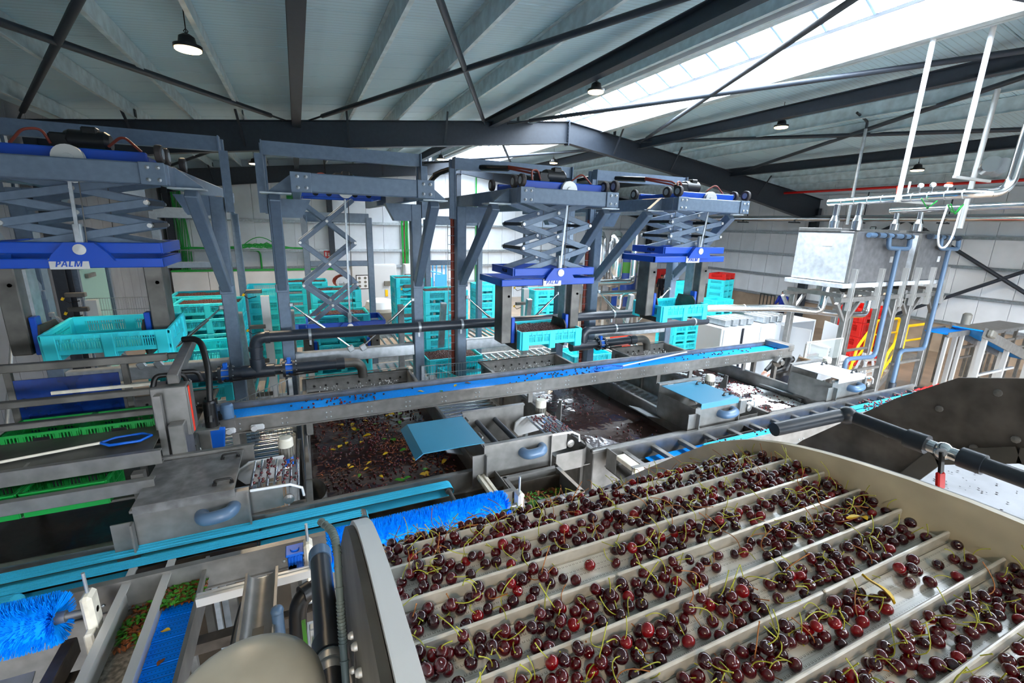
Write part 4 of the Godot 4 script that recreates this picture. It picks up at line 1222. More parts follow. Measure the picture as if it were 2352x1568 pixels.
func conveyors() -> void:
	trough(-4.2, 1.66, 3.5, 3.98, "running along the fronts of the left tanks", false)
	trough(3.0, 9.3, 3.40, 3.84, "running along the fronts of the right tanks", true)
	brush_roller(0.06, 1.42, "behind the top of the white cherry belt")
	brush_roller(-3.0, -1.52, "at the lower left corner with a splayed end")
	# the long blue belt above the tanks
	var t := thing("blue_conveyor", "long conveyor with a bright blue belt crossing above the tanks", "conveyor", P(3.7, 0, 5.75))
	var l := 9.6
	obj("belt", mb().box(Vector3(0, 2.79, 0), Vector3(l - 0.1, 0.012, 0.46)).rod(Vector3(-l / 2 + 0.05, 2.75, -0.23), Vector3(-l / 2 + 0.05, 2.75, 0.23), 0.046, 16).rod(Vector3(l / 2 - 0.05, 2.75, -0.23), Vector3(l / 2 - 0.05, 2.75, 0.23), 0.046, 16), M.blue_belt, t)
	for s in [-1.0, 1.0]:
		var sp := obj("side_plate", mb().box(Vector3(0, 2.78, s * 0.25), Vector3(l, 0.17, 0.01)).box(Vector3(0, 2.865, s * 0.265), Vector3(l, 0.012, 0.04)).box(Vector3(0, 2.70, s * 0.265), Vector3(l, 0.012, 0.04)), M.steel, t)
		var bo := mb()
		for k in 20:
			for j in 4:
				bo.ball(Vector3(-l / 2 + 0.3 + k * 0.47 + (j % 2) * 0.05, 2.80 - 0.06 * (j / 2), s * 0.258), Vector3(0.011, 0.011, 0.007), 8, 4)
		obj("bolt", bo, M.galv, sp)
	for px in [-3.75, -0.85, 1.5, 2.2, 3.5]:
		obj("bracket", mb().box(Vector3(px, 2.62, 0.25), Vector3(0.07, 0.14, 0.04)).box(Vector3(px, 2.62, -0.25), Vector3(0.07, 0.14, 0.04)), M.steel, t)
	for px in [-4.5, 4.4]:
		obj("leg", mb().box(Vector3(px, 1.35, 0.22), Vector3(0.07, 2.7, 0.07)).box(Vector3(px, 1.35, -0.22), Vector3(0.07, 2.7, 0.07)), M.steel, t)
	obj("flange_bearing", mb().box(Vector3(-4.55, 2.74, 0.275), Vector3(0.12, 0.07, 0.03), Basis(), 0.02).rod(Vector3(-4.55, 2.74, 0.27), Vector3(-4.55, 2.74, 0.31), 0.03, 14).box(Vector3(-4.28, 2.74, 0.275), Vector3(0.14, 0.07, 0.03), Basis(), 0.02).rod(Vector3(-4.31, 2.74, 0.27), Vector3(-4.31, 2.74, 0.31), 0.032, 14), M.white, t)
	obj("drive_gearbox", mb().box(Vector3(4.3, 2.66, 0.34), Vector3(0.16, 0.16, 0.12), Basis(Vector3.BACK, PI / 4), 0.02).rod(Vector3(4.3, 2.66, 0.3), Vector3(4.3, 2.66, 0.44), 0.05, 14), M.steel, t)
	obj("end_hood", mb().box(Vector3(4.75, 2.86, 0.0), Vector3(0.16, 0.14, 0.54), Basis(), 0.02), M.steel, t)
	var at := [[], [], []]
	for k in 150:
		var u: float = [rng.randfn(0.3, 0.32), rng.randfn(3.6, 0.5), rng.randfn(7.0, 0.5), rng.randf_range(-0.6, 8.0)][[0, 1, 1, 2, 0, 3][k % 6]]
		at[k % 3].append(Transform3D(Basis(), P(clampf(u, -0.9, 8.3), 2.808, rng.randf_range(5.56, 5.95))))
	for g in 3:
		tag(swarm("belt_cherries", mb().ball(Vector3.ZERO, Vector3(0.013, 0.012, 0.013), 8, 6).mesh(), [M.cherry, M.cherry_red, M.cherry_dark][g], at[g]), "%s cherries scattered along the long blue belt" % ["dark", "bright red", "nearly black"][g], "cherries", "", "stuff")
	var lm := leaf_mesh(0.09, 0.04)
	for q in [[1.35, 5.8, 1], [1.6, 5.72, 0], [1.85, 5.86, 1], [2.05, 5.9, 2]]:
		var o := obj("belt_leaf", lm, [M.leaf_green, M.leaf_yellow, M.leaf_brown][q[2]])
		o.transform = Transform3D(Basis(Vector3.UP, q[0] * 9.0), P(q[0], 2.80, q[1]))
		tag(o, "%s leaf on the long blue belt" % [["green", "yellow", "brown"][q[2]], "wide yellow"][1 if q[0] == 1.35 else 0], "leaf")
	var net := thing("skimmer_net", "blue skimmer net with a long pale handle lying on the blue belt", "net", P(4.55, 2.83, 5.72), 0.12)
	obj("handle", mb().rod(Vector3(0.1, 0.0, 0), Vector3(1.75, 0.02, -0.06), 0.014, 8), M.white, net)
	obj("net_frame", mb().tube([Vector3(0.1, 0, 0), Vector3(-0.05, 0, 0.12), Vector3(-0.4, 0, 0.13), Vector3(-0.5, 0, 0.0), Vector3(-0.4, 0, -0.13), Vector3(-0.05, 0, -0.12), Vector3(0.1, 0, 0)], 0.01, 6), M.blue, net)
	var nm := mb()
	for k in 9:
		nm.rod(Vector3(-0.45 + k * 0.055, 0, -0.12), Vector3(-0.45 + k * 0.055, 0, 0.12), 0.002, 4)
	for k in 5:
		nm.rod(Vector3(-0.48, 0, -0.1 + k * 0.05), Vector3(0.0, 0, -0.1 + k * 0.05), 0.002, 4)
	obj("netting", nm, M.blue_belt, net)
	# cherries on the two troughs
	var r2 := [[], []]
	for k in 190:
		r2[k % 2].append(Transform3D(Basis(), P(rng.randf_range(7.4, 9.2) if k % 4 else rng.randf_range(4.4, 7.4), RIM + 0.002, rng.randf_range(3.47, 3.6) if k % 4 != 1 else rng.randf_range(3.45, 3.72))))
	for g in 2:
		tag(swarm("trough_cherries", mb().ball(Vector3.ZERO, Vector3(0.013, 0.012, 0.013), 8, 6).mesh(), [M.cherry, M.cherry_red][g], r2[g]), "%s cherries along the cyan belt at the right" % ["dark", "red"][g], "cherries", "", "stuff")
	debris_bed(1.75, 2.25, 3.35, 3.75, 2.36, "in the steel tray beside the brush", 260)
	var tray := thing("waste_tray", "square stainless waste tray full of leaf scraps beside the blue brush", "tray", P(2.0, 2.3, 3.52))
	obj("tray_floor", mb().box(Vector3(0, 0, 0), Vector3(0.6, 0.01, 0.5)), M.steel, tray)
	for q in [[0.3, 0, 0.01, 0.5], [-0.3, 0, 0.01, 0.5], [0, 0.25, 0.6, 0.01], [0, -0.25, 0.6, 0.01]]:
		obj("tray_wall", mb().box(Vector3(q[0], 0.12, q[1]), Vector3(q[2], 0.24, q[3])).box(Vector3(q[0], 0.24, q[1]), Vector3(q[2] + 0.03, 0.012, q[3] + 0.03)), M.steel, tray)
	obj("tray_leg", mb().box(Vector3(0, -1.15, 0), Vector3(0.08, 2.3, 0.08)), M.steel_dull, tray)
	unit(-1.27, "leftmost, with a grey cover and two black handles", "smoke")
	unit(1.57, "second from the left, its blue cover folded open", "open")
	unit(4.42, "third from the left, with a closed blue cover", "cyan")
	unit(7.18, "farthest right, with a frosted white cover", "frost")

const EX0 := 0.12   # inner faces of the elevator's guards
const EX1 := 1.545
const PITCH := 0.111

func belt_path(s: float) -> Array:   # a point of the belt's surface s metres from the near end, and its normal, in (d, y)
	var flat := 1.15   # level as far as d = 0.85
	var r := 0.42
	var turn := deg_to_rad(58.0)
	if s < flat:
		return [Vector2(-0.30 + s, 4.20), Vector2(0, 1)]
	var a := minf((s - flat) / r, turn)
	var p := Vector2(0.85 + r * sin(a), 4.20 - r + r * cos(a))
	var n := Vector2(sin(a), cos(a))
	if (s - flat) / r > turn:
		p += Vector2(cos(turn), -sin(turn)) * (s - flat - r * turn)
	return [p, n]

func on_belt(x: float, s: float, h: float) -> Vector3:
	var q := belt_path(s)
	var p: Vector2 = q[0] + q[1] * h
	return P(x, p.y, p.x)

func guard(x0: float, x1: float, up: float, down: float) -> MB:   # a side plate that follows the belt
	var m := mb()
	var rows := []
	var top := [Vector2(-0.3, 4.335), Vector2(0.45, 4.33), Vector2(0.60, 4.32), Vector2(0.75, 4.302), Vector2(0.88, 4.28), Vector2(1.0, 4.25), Vector2(1.1, 4.215), Vector2(1.2, 4.165), Vector2(1.3, 4.10), Vector2(1.42, 4.00), Vector2(2.3, 3.22)]
	for k in 41:
		var d := lerpf(-0.3, 2.25, k / 40.0)
		var i := 0
		while i < 9 and d > top[i + 1].x:
			i += 1
		var y := lerpf(top[i].y, top[i + 1].y, (d - top[i].x) / (top[i + 1].x - top[i].x)) + up
		var low := minf(4.20, y - up - 0.12) - down - (0.25 if d > 1.3 else 0.0)
		rows.append([P(x0, low, d), P(x0, y, d), P(x1, y, d), P(x1, low, d)])
	for k in 40:
		for j in 4:
			m.quad(rows[k][j], rows[k][(j + 1) % 4], rows[k + 1][(j + 1) % 4], rows[k + 1][j])
	m.quad(rows[40][3], rows[40][2], rows[40][1], rows[40][0])
	return m

func elevator() -> void:
	var t := thing("cherry_elevator", "white slatted elevator belt carrying cherries, between curved white guards", "conveyor")
	var im := Image.create(64, 256, false, Image.FORMAT_RGB8)
	im.fill(Color(1, 1, 1))
	var ink := Color(0.33, 0.29, 0.25)
	for y0 in [28, 176]:
		im.fill_rect(Rect2i(8, y0, 5, 30), ink)
		im.fill_rect(Rect2i(8, y0, 32, 4), ink)
		im.fill_rect(Rect2i(36, y0, 5, 30), ink)
	im.fill_rect(Rect2i(0, 250, 64, 3), Color(0.75, 0.72, 0.68))
	var bm: StandardMaterial3D = M.belt_white.duplicate()
	bm.uv1_triplanar = false
	bm.albedo_texture = ImageTexture.create_from_image(im)
	M.link = bm
	for k in 23:
		var m := mb()
		var n := 4
		for j in n:
			var s0 := k * PITCH + 0.001 + (PITCH - 0.002) * j / n
			var s1 := k * PITCH + 0.001 + (PITCH - 0.002) * (j + 1) / n
			m.quad(on_belt(EX0 + 0.004, s0, 0), on_belt(EX1 - 0.004, s0, 0), on_belt(EX1 - 0.004, s1, 0), on_belt(EX0 + 0.004, s1, 0))
			m.uv.append_array([Vector2(0, float(j) / n), Vector2(48, float(j) / n), Vector2(48, float(j + 1) / n), Vector2(0, float(j + 1) / n)])
		var q := belt_path((k + 0.5) * PITCH)
		var c := on_belt((EX0 + EX1) / 2, (k + 0.5) * PITCH, -0.009)
		var b := Basis(Vector3.RIGHT, atan2(q[1].x, q[1].y) * -1.0)
		var lk := obj("belt_link", m, bm, t)
		obj("link_body", mb().box(c, Vector3(EX1 - EX0 - 0.01, 0.014, PITCH - 0.003), b), M.belt_white, lk)
		# the slat, in two lengths with a joint that shifts from row to row
		var cut: float = lerpf(EX0, EX1, [0.34, 0.62, 0.46][k % 3])
		for h in 2:
			var xa := EX0 + 0.004 if h == 0 else cut + 0.002
			var xb := cut - 0.002 if h == 0 else EX1 - 0.004
			var sc := on_belt((xa + xb) / 2, k * PITCH + 0.006, 0.015)
			obj("slat", mb().box(sc, Vector3(xb - xa, 0.030, 0.009), b, 0.003), M.belt_white, t)
	obj("left_guard", guard(EX0 - 0.040, EX0, 0.02, 0.10), M.white, t)
	var lp := obj("left_plate", guard(EX0 - 0.060, EX0 - 0.042, 0.005, 0.30), M.steel_dull, t)
	lp.material_override = M.steel_dull
	var sk := mb()
	var poly := [Vector2(-0.3, 4.05), Vector2(0.9, 4.05), Vector2(1.25, 3.85), Vector2(1.62, 3.35), Vector2(1.78, 2.75), Vector2(1.4, 2.6), Vector2(-0.3, 2.6)]
	for side in 2:
		var x := EX0 - 0.058 + 0.012 * side
		for k in range(1, poly.size() - 1):
			var a := P(x, poly[0].y, poly[0].x)
			var b := P(x, poly[k].y, poly[k].x)
			var c := P(x, poly[k + 1].y, poly[k + 1].x)
			if side == 0:
				sk.tri(a, b, c)
			else:
				sk.tri(a, c, b)
	obj("left_skirt", sk, M.steel_dull, t)
	var bo := mb()
	for q in [[0.55, 4.05], [0.7, 4.0], [0.85, 3.98], [0.98, 3.9], [1.1, 3.86], [1.28, 3.72], [1.05, 3.6], [1.0, 3.6], [0.95, 3.6], [0.72, 3.62], [1.4, 3.45], [0.6, 3.3], [1.2, 3.3], [1.3, 3.2], [0.8, 3.85]]:
		bo.lathe([[0.0, 0.0], [0.012, 0.0], [0.012, 0.008], [0.007, 0.016], [0.0, 0.016]], P(EX0 - 0.060, q[1], q[0]), Vector3.LEFT, 8)
	obj("bolt", bo, M.alu, t)
	obj("right_guard", guard(EX1, EX1 + 0.022, 0.0, 0.12), M.guard, t)
	obj("right_plate", guard(EX1 + 0.026, EX1 + 0.038, -0.004, 0.30), M.steel_dull, t)
	obj("stand", mb().box(P(0.5, 2.0, 0.2), Vector3(0.1, 4.0, 0.1)).box(P(1.3, 2.0, 0.2), Vector3(0.1, 4.0, 0.1)), M.steel_dull, t)
	cherries()

func cherry_mesh(n: int, m: int) -> Mesh:
	var prof := []
	for k in m + 1:
		var t := PI * k / m
		var r := 0.0134 * sin(t) * (1.0 + 0.06 * cos(t))
		var h := 0.0122 * (-cos(t)) - (0.0035 * exp(-pow(r / 0.0042, 2.0)) if k > m / 2 else 0.0)
		prof.append([maxf(r, 0.0), h])
	return mb().lathe(prof, Vector3.ZERO, Vector3.UP, n, true).mesh()

func stem_mesh(bend: float, l: float) -> Mesh:
	var pts := []
	for k in 7:
		var t := k / 6.0
		pts.append(Vector3(bend * t * t * l, 0.0085 + l * t * (1.0 - 0.25 * absf(bend) * t), 0.25 * bend * sin(t * 3.0) * l))
	var m := mb().tube(pts, 0.0011, 5)
	m.ball(pts[6], Vector3(0.0018, 0.0014, 0.0018), 6, 4)
	return m.mesh()

func cherries() -> void:
	var r := RandomNumberGenerator.new()
	r.seed = 77
	var fruit := cherry_mesh(18, 12)
	var stems := [stem_mesh(0.5, 0.042), stem_mesh(-0.9, 0.05), stem_mesh(1.2, 0.046), stem_mesh(0.15, 0.036)]
	var fn := FastNoiseLite.new()
	fn.seed = 9
	fn.frequency = 1.6
	var all := []   # [transform, depth key]
	var eye := Vector3(0, 5, 0)
	for k in range(4, 22):
		var placed: Array[Vector3] = []
		var far_slat := (k + 1) * PITCH - 0.001
		var dense: float = clampf((k - 10.0) / 4.0, 0.0, 1.0)
		var tries := int(lerpf(900, 1500, dense))
		for q in tries:
			var x := r.randf_range(EX0 + 0.015, EX1 - 0.015)
			var dn := 0.5 + 0.5 * fn.get_noise_2d(x * 1.5, k * 0.7)
			var lush := clampf((dn - 0.29) * 3.6 + dense * 0.7 + (0.2 if x < 0.5 else 0.0), 0.01, 1.0)
			if r.randf() > lush:
				continue
			var back := absf(r.randfn(0.0, (0.022 + 0.034 * dn) + 0.015 * dense))
			if back > PITCH - 0.035:
				continue
			var s := far_slat - 0.014 - back
			var p := on_belt(x, s, 0.0125)
			var layer := 0
			var ok := true
			for o in placed:
				if o.distance_to(p) < 0.0245:
					ok = false
					break
			if not ok:
				if r.randf() < 0.16 + 0.34 * dense and back < 0.045:
					p = on_belt(x, s, 0.0125 + 0.0195)
					ok = true
					for o in placed:
						if o.distance_to(p) < 0.0235:
							ok = false
							break
				if not ok:
					continue
			placed.append(p)
			var sz := r.randf_range(0.90, 1.10)
			var b := Basis.from_euler(Vector3(r.randfn(0, 0.8), r.randf() * TAU, r.randfn(0, 0.8))).scaled(Vector3.ONE * sz)
			all.append([Transform3D(b, p), p.distance_to(eye) + (9.0 if p.x > 1.52 else 0.0), r.randi() % 10, r.randi() % 4, r.randf(), k])
	all.sort_custom(func(a, b): return a[1] < b[1])
	var skins := [M.cherry, M.cherry_dark, M.cherry_red]
	var rest := [[], [], []]
	var rest_stem := [[], [], [], []]
	var frame_n := 0
	for k in all.size():
		var c: Array = all[k]
		var skin := 0 if c[2] < 5 else (1 if c[2] < 9 else 2)
		var seen: bool = in_frame(c[0].origin)
		if frame_n < 300 and seen:
			frame_n += 1
			var rowname: String = ["nearest", "second nearest", "third nearest", "fourth nearest", "fifth nearest", "sixth nearest", "seventh nearest"][clampi(c[5] - 5, 0, 6)]
			var o := thing("cherry", "%s cherry %s, %s slat row of the white belt" % [["dark red", "blackish red", "bright red"][skin], ["without a stem", "with a green stem", "with a brown stem"][0 if c[4] >= 0.62 else (1 if c[4] < 0.52 else 2)], rowname], "cherry", Vector3.ZERO, 0.0, "cherries on the white slatted belt")
			o.transform = c[0]
			obj("fruit", fruit, skins[skin], o)
			if c[4] < 0.62:
				obj("stem", stems[c[3]], M.stem if c[4] < 0.52 else M.stem_brown, o)
		else:
			rest[skin].append(c[0])
			if c[4] < 0.62:
				rest_stem[c[3]].append(c[0])
	for s in 3:
		tag(swarm("cherry_crowd", fruit, skins[s], rest[s]), "%s cherries crowding the far rows of the white elevator belt" % ["dark red", "blackish red", "bright red"][s], "cherries", "", "stuff")
	for s in 4:
		tag(swarm("cherry_stems", stems[s], [M.stem, M.stem, M.stem_brown, M.stem][s], rest_stem[s]), "%s stems of the cherries on the far rows of the belt" % ["gently bent green", "strongly bent green", "brown", "short green"][s], "stems", "", "stuff")
	# loose leaves lying on the cherries
	var lm := leaf_mesh(0.075, 0.034)
	for q in [[1.33, 0.60, 0.05, 0, "bright yellow leaf on the cherries at the right of the white belt"], [1.12, 0.435, 0.035, 0, "narrow yellow leaf on edge among the nearest cherries"], [0.545, 1.20, 0.045, 1, "upper green leaf on the crowded cherries near the brush"], [0.60, 1.10, 0.04, 1, "lower green leaf on the crowded cherries below the first"]]:
		var o := obj("cherry_leaf", lm, [M.leaf_yellow, M.leaf_green][q[3]])
		o.transform = Transform3D(Basis.from_euler(Vector3(0.5, q[0] * 7.0, 0.3)), on_belt(q[0], q[1] + 0.30, q[2]))
		tag(o, q[4], "leaf")

func in_frame(p: Vector3) -> bool:   # roughly: whether the photograph shows this point
	var b := Basis(Vector3(0.909991, 0.025515, 0.413698), Vector3(0.078861, 0.969235, -0.233175), Vector3(-0.407060, 0.244812, 0.880048))
	var v := b.inverse() * (p - Vector3(0, 5, 0))
	return v.z < -0.1 and absf(v.x / v.z) < 1176.0 / 1053.0 and absf(v.y / v.z) < 784.0 / 1053.0

func crate(x: float, y: float, d: float, label: String) -> void:
	var t := thing("green_crate", label, "crate", P(x, y, d), 0.0, "")
	var m := mb()
	var w := 0.50
	var h := 0.20
	var l := 0.36
	for s in [-1.0, 1.0]:
		for q in [[Vector3(0, h - 0.012, s * l / 2), Vector3(w, 0.024, 0.02)], [Vector3(0, 0.02, s * l / 2), Vector3(w, 0.04, 0.012)], [Vector3(0, 0.1, s * l / 2), Vector3(w, 0.01, 0.014)], [Vector3(s * w / 2, h - 0.012, 0), Vector3(0.02, 0.024, l)], [Vector3(s * w / 2, 0.02, 0), Vector3(0.012, 0.04, l)], [Vector3(s * w / 2, 0.1, 0), Vector3(0.014, 0.01, l)]]:
			m.box(q[0], q[1])
		for k in 22:
			m.box(Vector3(-w / 2 + w * (k + 0.5) / 22, h / 2, s * l / 2), Vector3(0.009 if k % 5 else 0.03, h, 0.010))
		for k in 14:
			m.box(Vector3(s * w / 2, h / 2, -l / 2 + l * (k + 0.5) / 14), Vector3(0.010, h, 0.009 if k % 4 else 0.03))
	obj("slotted_wall", m, M.crate_green, t)
	obj("crate_floor", mb().box(Vector3(0, 0.01, 0), Vector3(w, 0.012, l)), M.crate_green, t)
	obj("hand_hole", mb().box(Vector3(0, h - 0.06, l / 2 + 0.006), Vector3(0.11, 0.03, 0.004), Basis(), 0.001), M.black, t)

func crate_washer() -> void:
	var t := thing("crate_washer", "stainless crate washing machine with blue plastic covers at the left edge", "washing machine", P(-2.2, 0, 4.9))
	var f := func(px: float, py: float, pd: float) -> Vector3: return Vector3(px + 2.2, py, 4.9 - pd)
	for q in [[3.70, 5.2, 0.07], [3.60, 5.62, 0.06], [3.50, 4.8, 0.055], [3.31, 4.8, 0.05]]:
		obj("long_rail", mb().box(f.call(-2.6, q[0], q[1]), Vector3(2.75, q[2], 0.06), Basis(), 0.006), M.steel_dull, t)
	for k in 2:
		obj("cover_sheet", mb().box(f.call(-2.95 + k * 1.05, 3.64, 5.42), Vector3(0.98, 0.008, 0.36), Basis(Vector3.RIGHT, -0.18)), M.blue_sheet, t)
	obj("window_sheet", mb().box(f.call(-2.02, 3.25, 5.3), Vector3(0.74, 0.62, 0.01)), M.blue_sheet, t)
	for px in [-2.42, -1.60, -3.3]:
		obj("frame_post", mb().box(f.call(px, 2.9, 5.32), Vector3(0.05, 1.55, 0.05), Basis(), 0.005), M.steel_dull, t)
	for px in [-3.8, -1.32]:
		for pd in [4.25, 5.6]:
			obj("leg", mb().box(f.call(px, 1.5, pd), Vector3(0.08, 3.0, 0.08)), M.steel_dull, t)
	# crate track: inclined drip tray in front, beams below
	obj("drip_tray", mb().box(f.call(-2.55, 3.12, 4.62), Vector3(2.6, 0.012, 0.5), Basis(Vector3.RIGHT, 0.10)), M.steel_dull, t)
	obj("front_beam", mb().chan(f.call(-3.9, 3.06, 4.37), f.call(-1.18, 3.06, 4.37), 0.05, 0.12), M.steel, t)
	obj("lower_beam", mb().chan(f.call(-3.9, 2.92, 4.17), f.call(-1.2, 2.92, 4.17), 0.06, 0.10), M.steel, t)
	obj("tray_stiffener", mb().bar(f.call(-2.05, 3.13, 4.86), f.call(-2.05, 3.10, 4.38), 0.02, 0.012).bar(f.call(-2.9, 3.13, 4.86), f.call(-2.9, 3.10, 4.38), 0.02, 0.012), M.steel, t)
	obj("track", mb().box(f.call(-2.5, 3.0, 5.02), Vector3(2.6, 0.02, 0.42)), M.steel_dirty, t)
	obj("spray_bar", mb().box(f.call(-1.75, 3.42, 5.3), Vector3(0.8, 0.03, 0.05)), M.nylon, t)
	# control box on its column
	obj("column", mb().box(f.call(-1.12, 2.86, 4.78), Vector3(0.12, 0.7, 0.3), Basis(), 0.008).box(f.call(-1.22, 3.02, 4.66), Vector3(0.05, 0.95, 0.06)), M.steel, t)
	var bx := obj("control_box", mb().box(f.call(-1.16, 3.29, 4.86), Vector3(0.27, 0.48, 0.22), Basis(), 0.008), M.steel, t)
	obj("box_door", mb().box(f.call(-1.022, 3.29, 4.86), Vector3(0.012, 0.45, 0.21), Basis(), 0.004), M.steel, bx)
	obj("status_strip", mb().box(f.call(-1.013, 3.30, 4.79), Vector3(0.006, 0.44, 0.035)), M.orange, bx)
	obj("top_arm", mb().box(f.call(-1.12, 3.66, 5.25), Vector3(0.09, 0.09, 0.95), Basis(Vector3.RIGHT, 0.15), 0.008), M.steel, t)
	for q in [[-1.16, 0.0], [-1.06, 0.06]]:
		obj("hose", mb().tube(elbow([f.call(q[0] - 0.12, 3.52, 4.82 + q[1]), f.call(q[0] - 0.10, 3.62, 4.85 + q[1]), f.call(q[0] + 0.1, 3.60, 4.9 + q[1]), f.call(q[0] + 0.12, 3.5, 4.92 + q[1])], 0.05), 0.022, 8), M.black, t)
	obj("hose", mb().tube(elbow([f.call(-1.16, 3.78, 5.55), f.call(-1.0, 3.80, 5.5), f.call(-0.93, 3.5, 5.3), f.call(-0.95, 3.0, 5.15)], 0.12), 0.03, 10), M.black, t)
	obj("pump_body", mb().lathe([[0.0, 0.0], [0.06, 0.0], [0.06, 0.34], [0.05, 0.36], [0.0, 0.36]], f.call(-0.95, 2.85, 5.2), Vector3.UP, 16), M.black, t)
	for q in [[-2.10, 0.03], [-1.58, 0.0]]:
		crate(q[0], 3.02, 5.03, "green crate on the washer track, %s" % ["left of the two upper ones", "right of the two upper ones"][0 if q[0] < -2 else 1])
	for k in 3:
		crate(-1.78 - 0.53 * k, 2.78, 4.42 - 0.0 * k, "green crate hung low between the two beams, %s" % ["rightmost of three", "middle of three", "leftmost of three"][k])
	obj("crate_rail", mb().box(f.call(-2.5, 2.77, 4.3), Vector3(2.6, 0.02, 0.05)).box(f.call(-2.5, 2.77, 4.55), Vector3(2.6, 0.02, 0.05)), M.steel_dull, t)
	var net := thing("dip_net", "dip net with a long pale wooden handle lying on the washer tray", "net", P(-1.75, 3.16, 4.58))
	obj("handle", mb().rod(Vector3(-1.0, -0.03, 0.16), Vector3(0.12, 0.0, 0.0), 0.012, 8), M.nylon, net)
	obj("net_frame", mb().tube([Vector3(0.12, 0, 0), Vector3(0.2, 0, 0.08), Vector3(0.4, 0, 0.07), Vector3(0.46, 0, -0.02), Vector3(0.38, 0, -0.09), Vector3(0.2, 0, -0.07), Vector3(0.12, 0, 0)], 0.012, 6), M.gear, net)
	obj("netting", mb().ball(Vector3(0.29, -0.008, 0), Vector3(0.16, 0.012, 0.08), 12, 6), M.navy_net, net)
	var gm := thing("gearmotor", "blue grey gearmotor at the left end of the blue conveyor", "motor", P(-0.86, 2.86, 5.55))
	obj("housing", mb().lathe([[0.0, 0.0], [0.06, 0.0], [0.065, 0.02], [0.065, 0.15], [0.05, 0.17], [0.0, 0.17]], Vector3.ZERO, Vector3.UP, 16), M.pvc_blue, gm)
	obj("gearbox", mb().box(Vector3(-0.10, 0.02, 0), Vector3(0.12, 0.12, 0.12), Basis(), 0.015), M.black, gm)
	obj("foot", mb().box(Vector3(0, -0.045, 0), Vector3(0.14, 0.09, 0.14)), M.steel, gm)
	var bb := thing("belt_drive", "blue translucent guard box with cables at the conveyor's left end", "drive unit", P(-0.98, 2.78, 5.15))
	obj("guard_sheet", mb().box(Vector3(0.06, 0.0, 0), Vector3(0.14, 0.30, 0.05), Basis(Vector3.FORWARD, 0.12), 0.008), M.gear, bb)
	obj("bracket", mb().box(Vector3(-0.03, 0.02, 0.02), Vector3(0.10, 0.26, 0.06), Basis(), 0.005).box(Vector3(-0.0, 0.15, 0.0), Vector3(0.2, 0.015, 0.1)), M.steel, bb)
	obj("cable", mb().tube(elbow([Vector3(-0.08, -0.02, 0.05), Vector3(-0.06, -0.2, 0.06), Vector3(0.04, -0.2, 0.06), Vector3(0.06, -0.08, 0.06)], 0.06), 0.006, 6), M.white, bb)
	obj("support", mb().box(Vector3(0, -1.45, 0), Vector3(0.08, 2.66, 0.08)), M.steel_dull, bb)

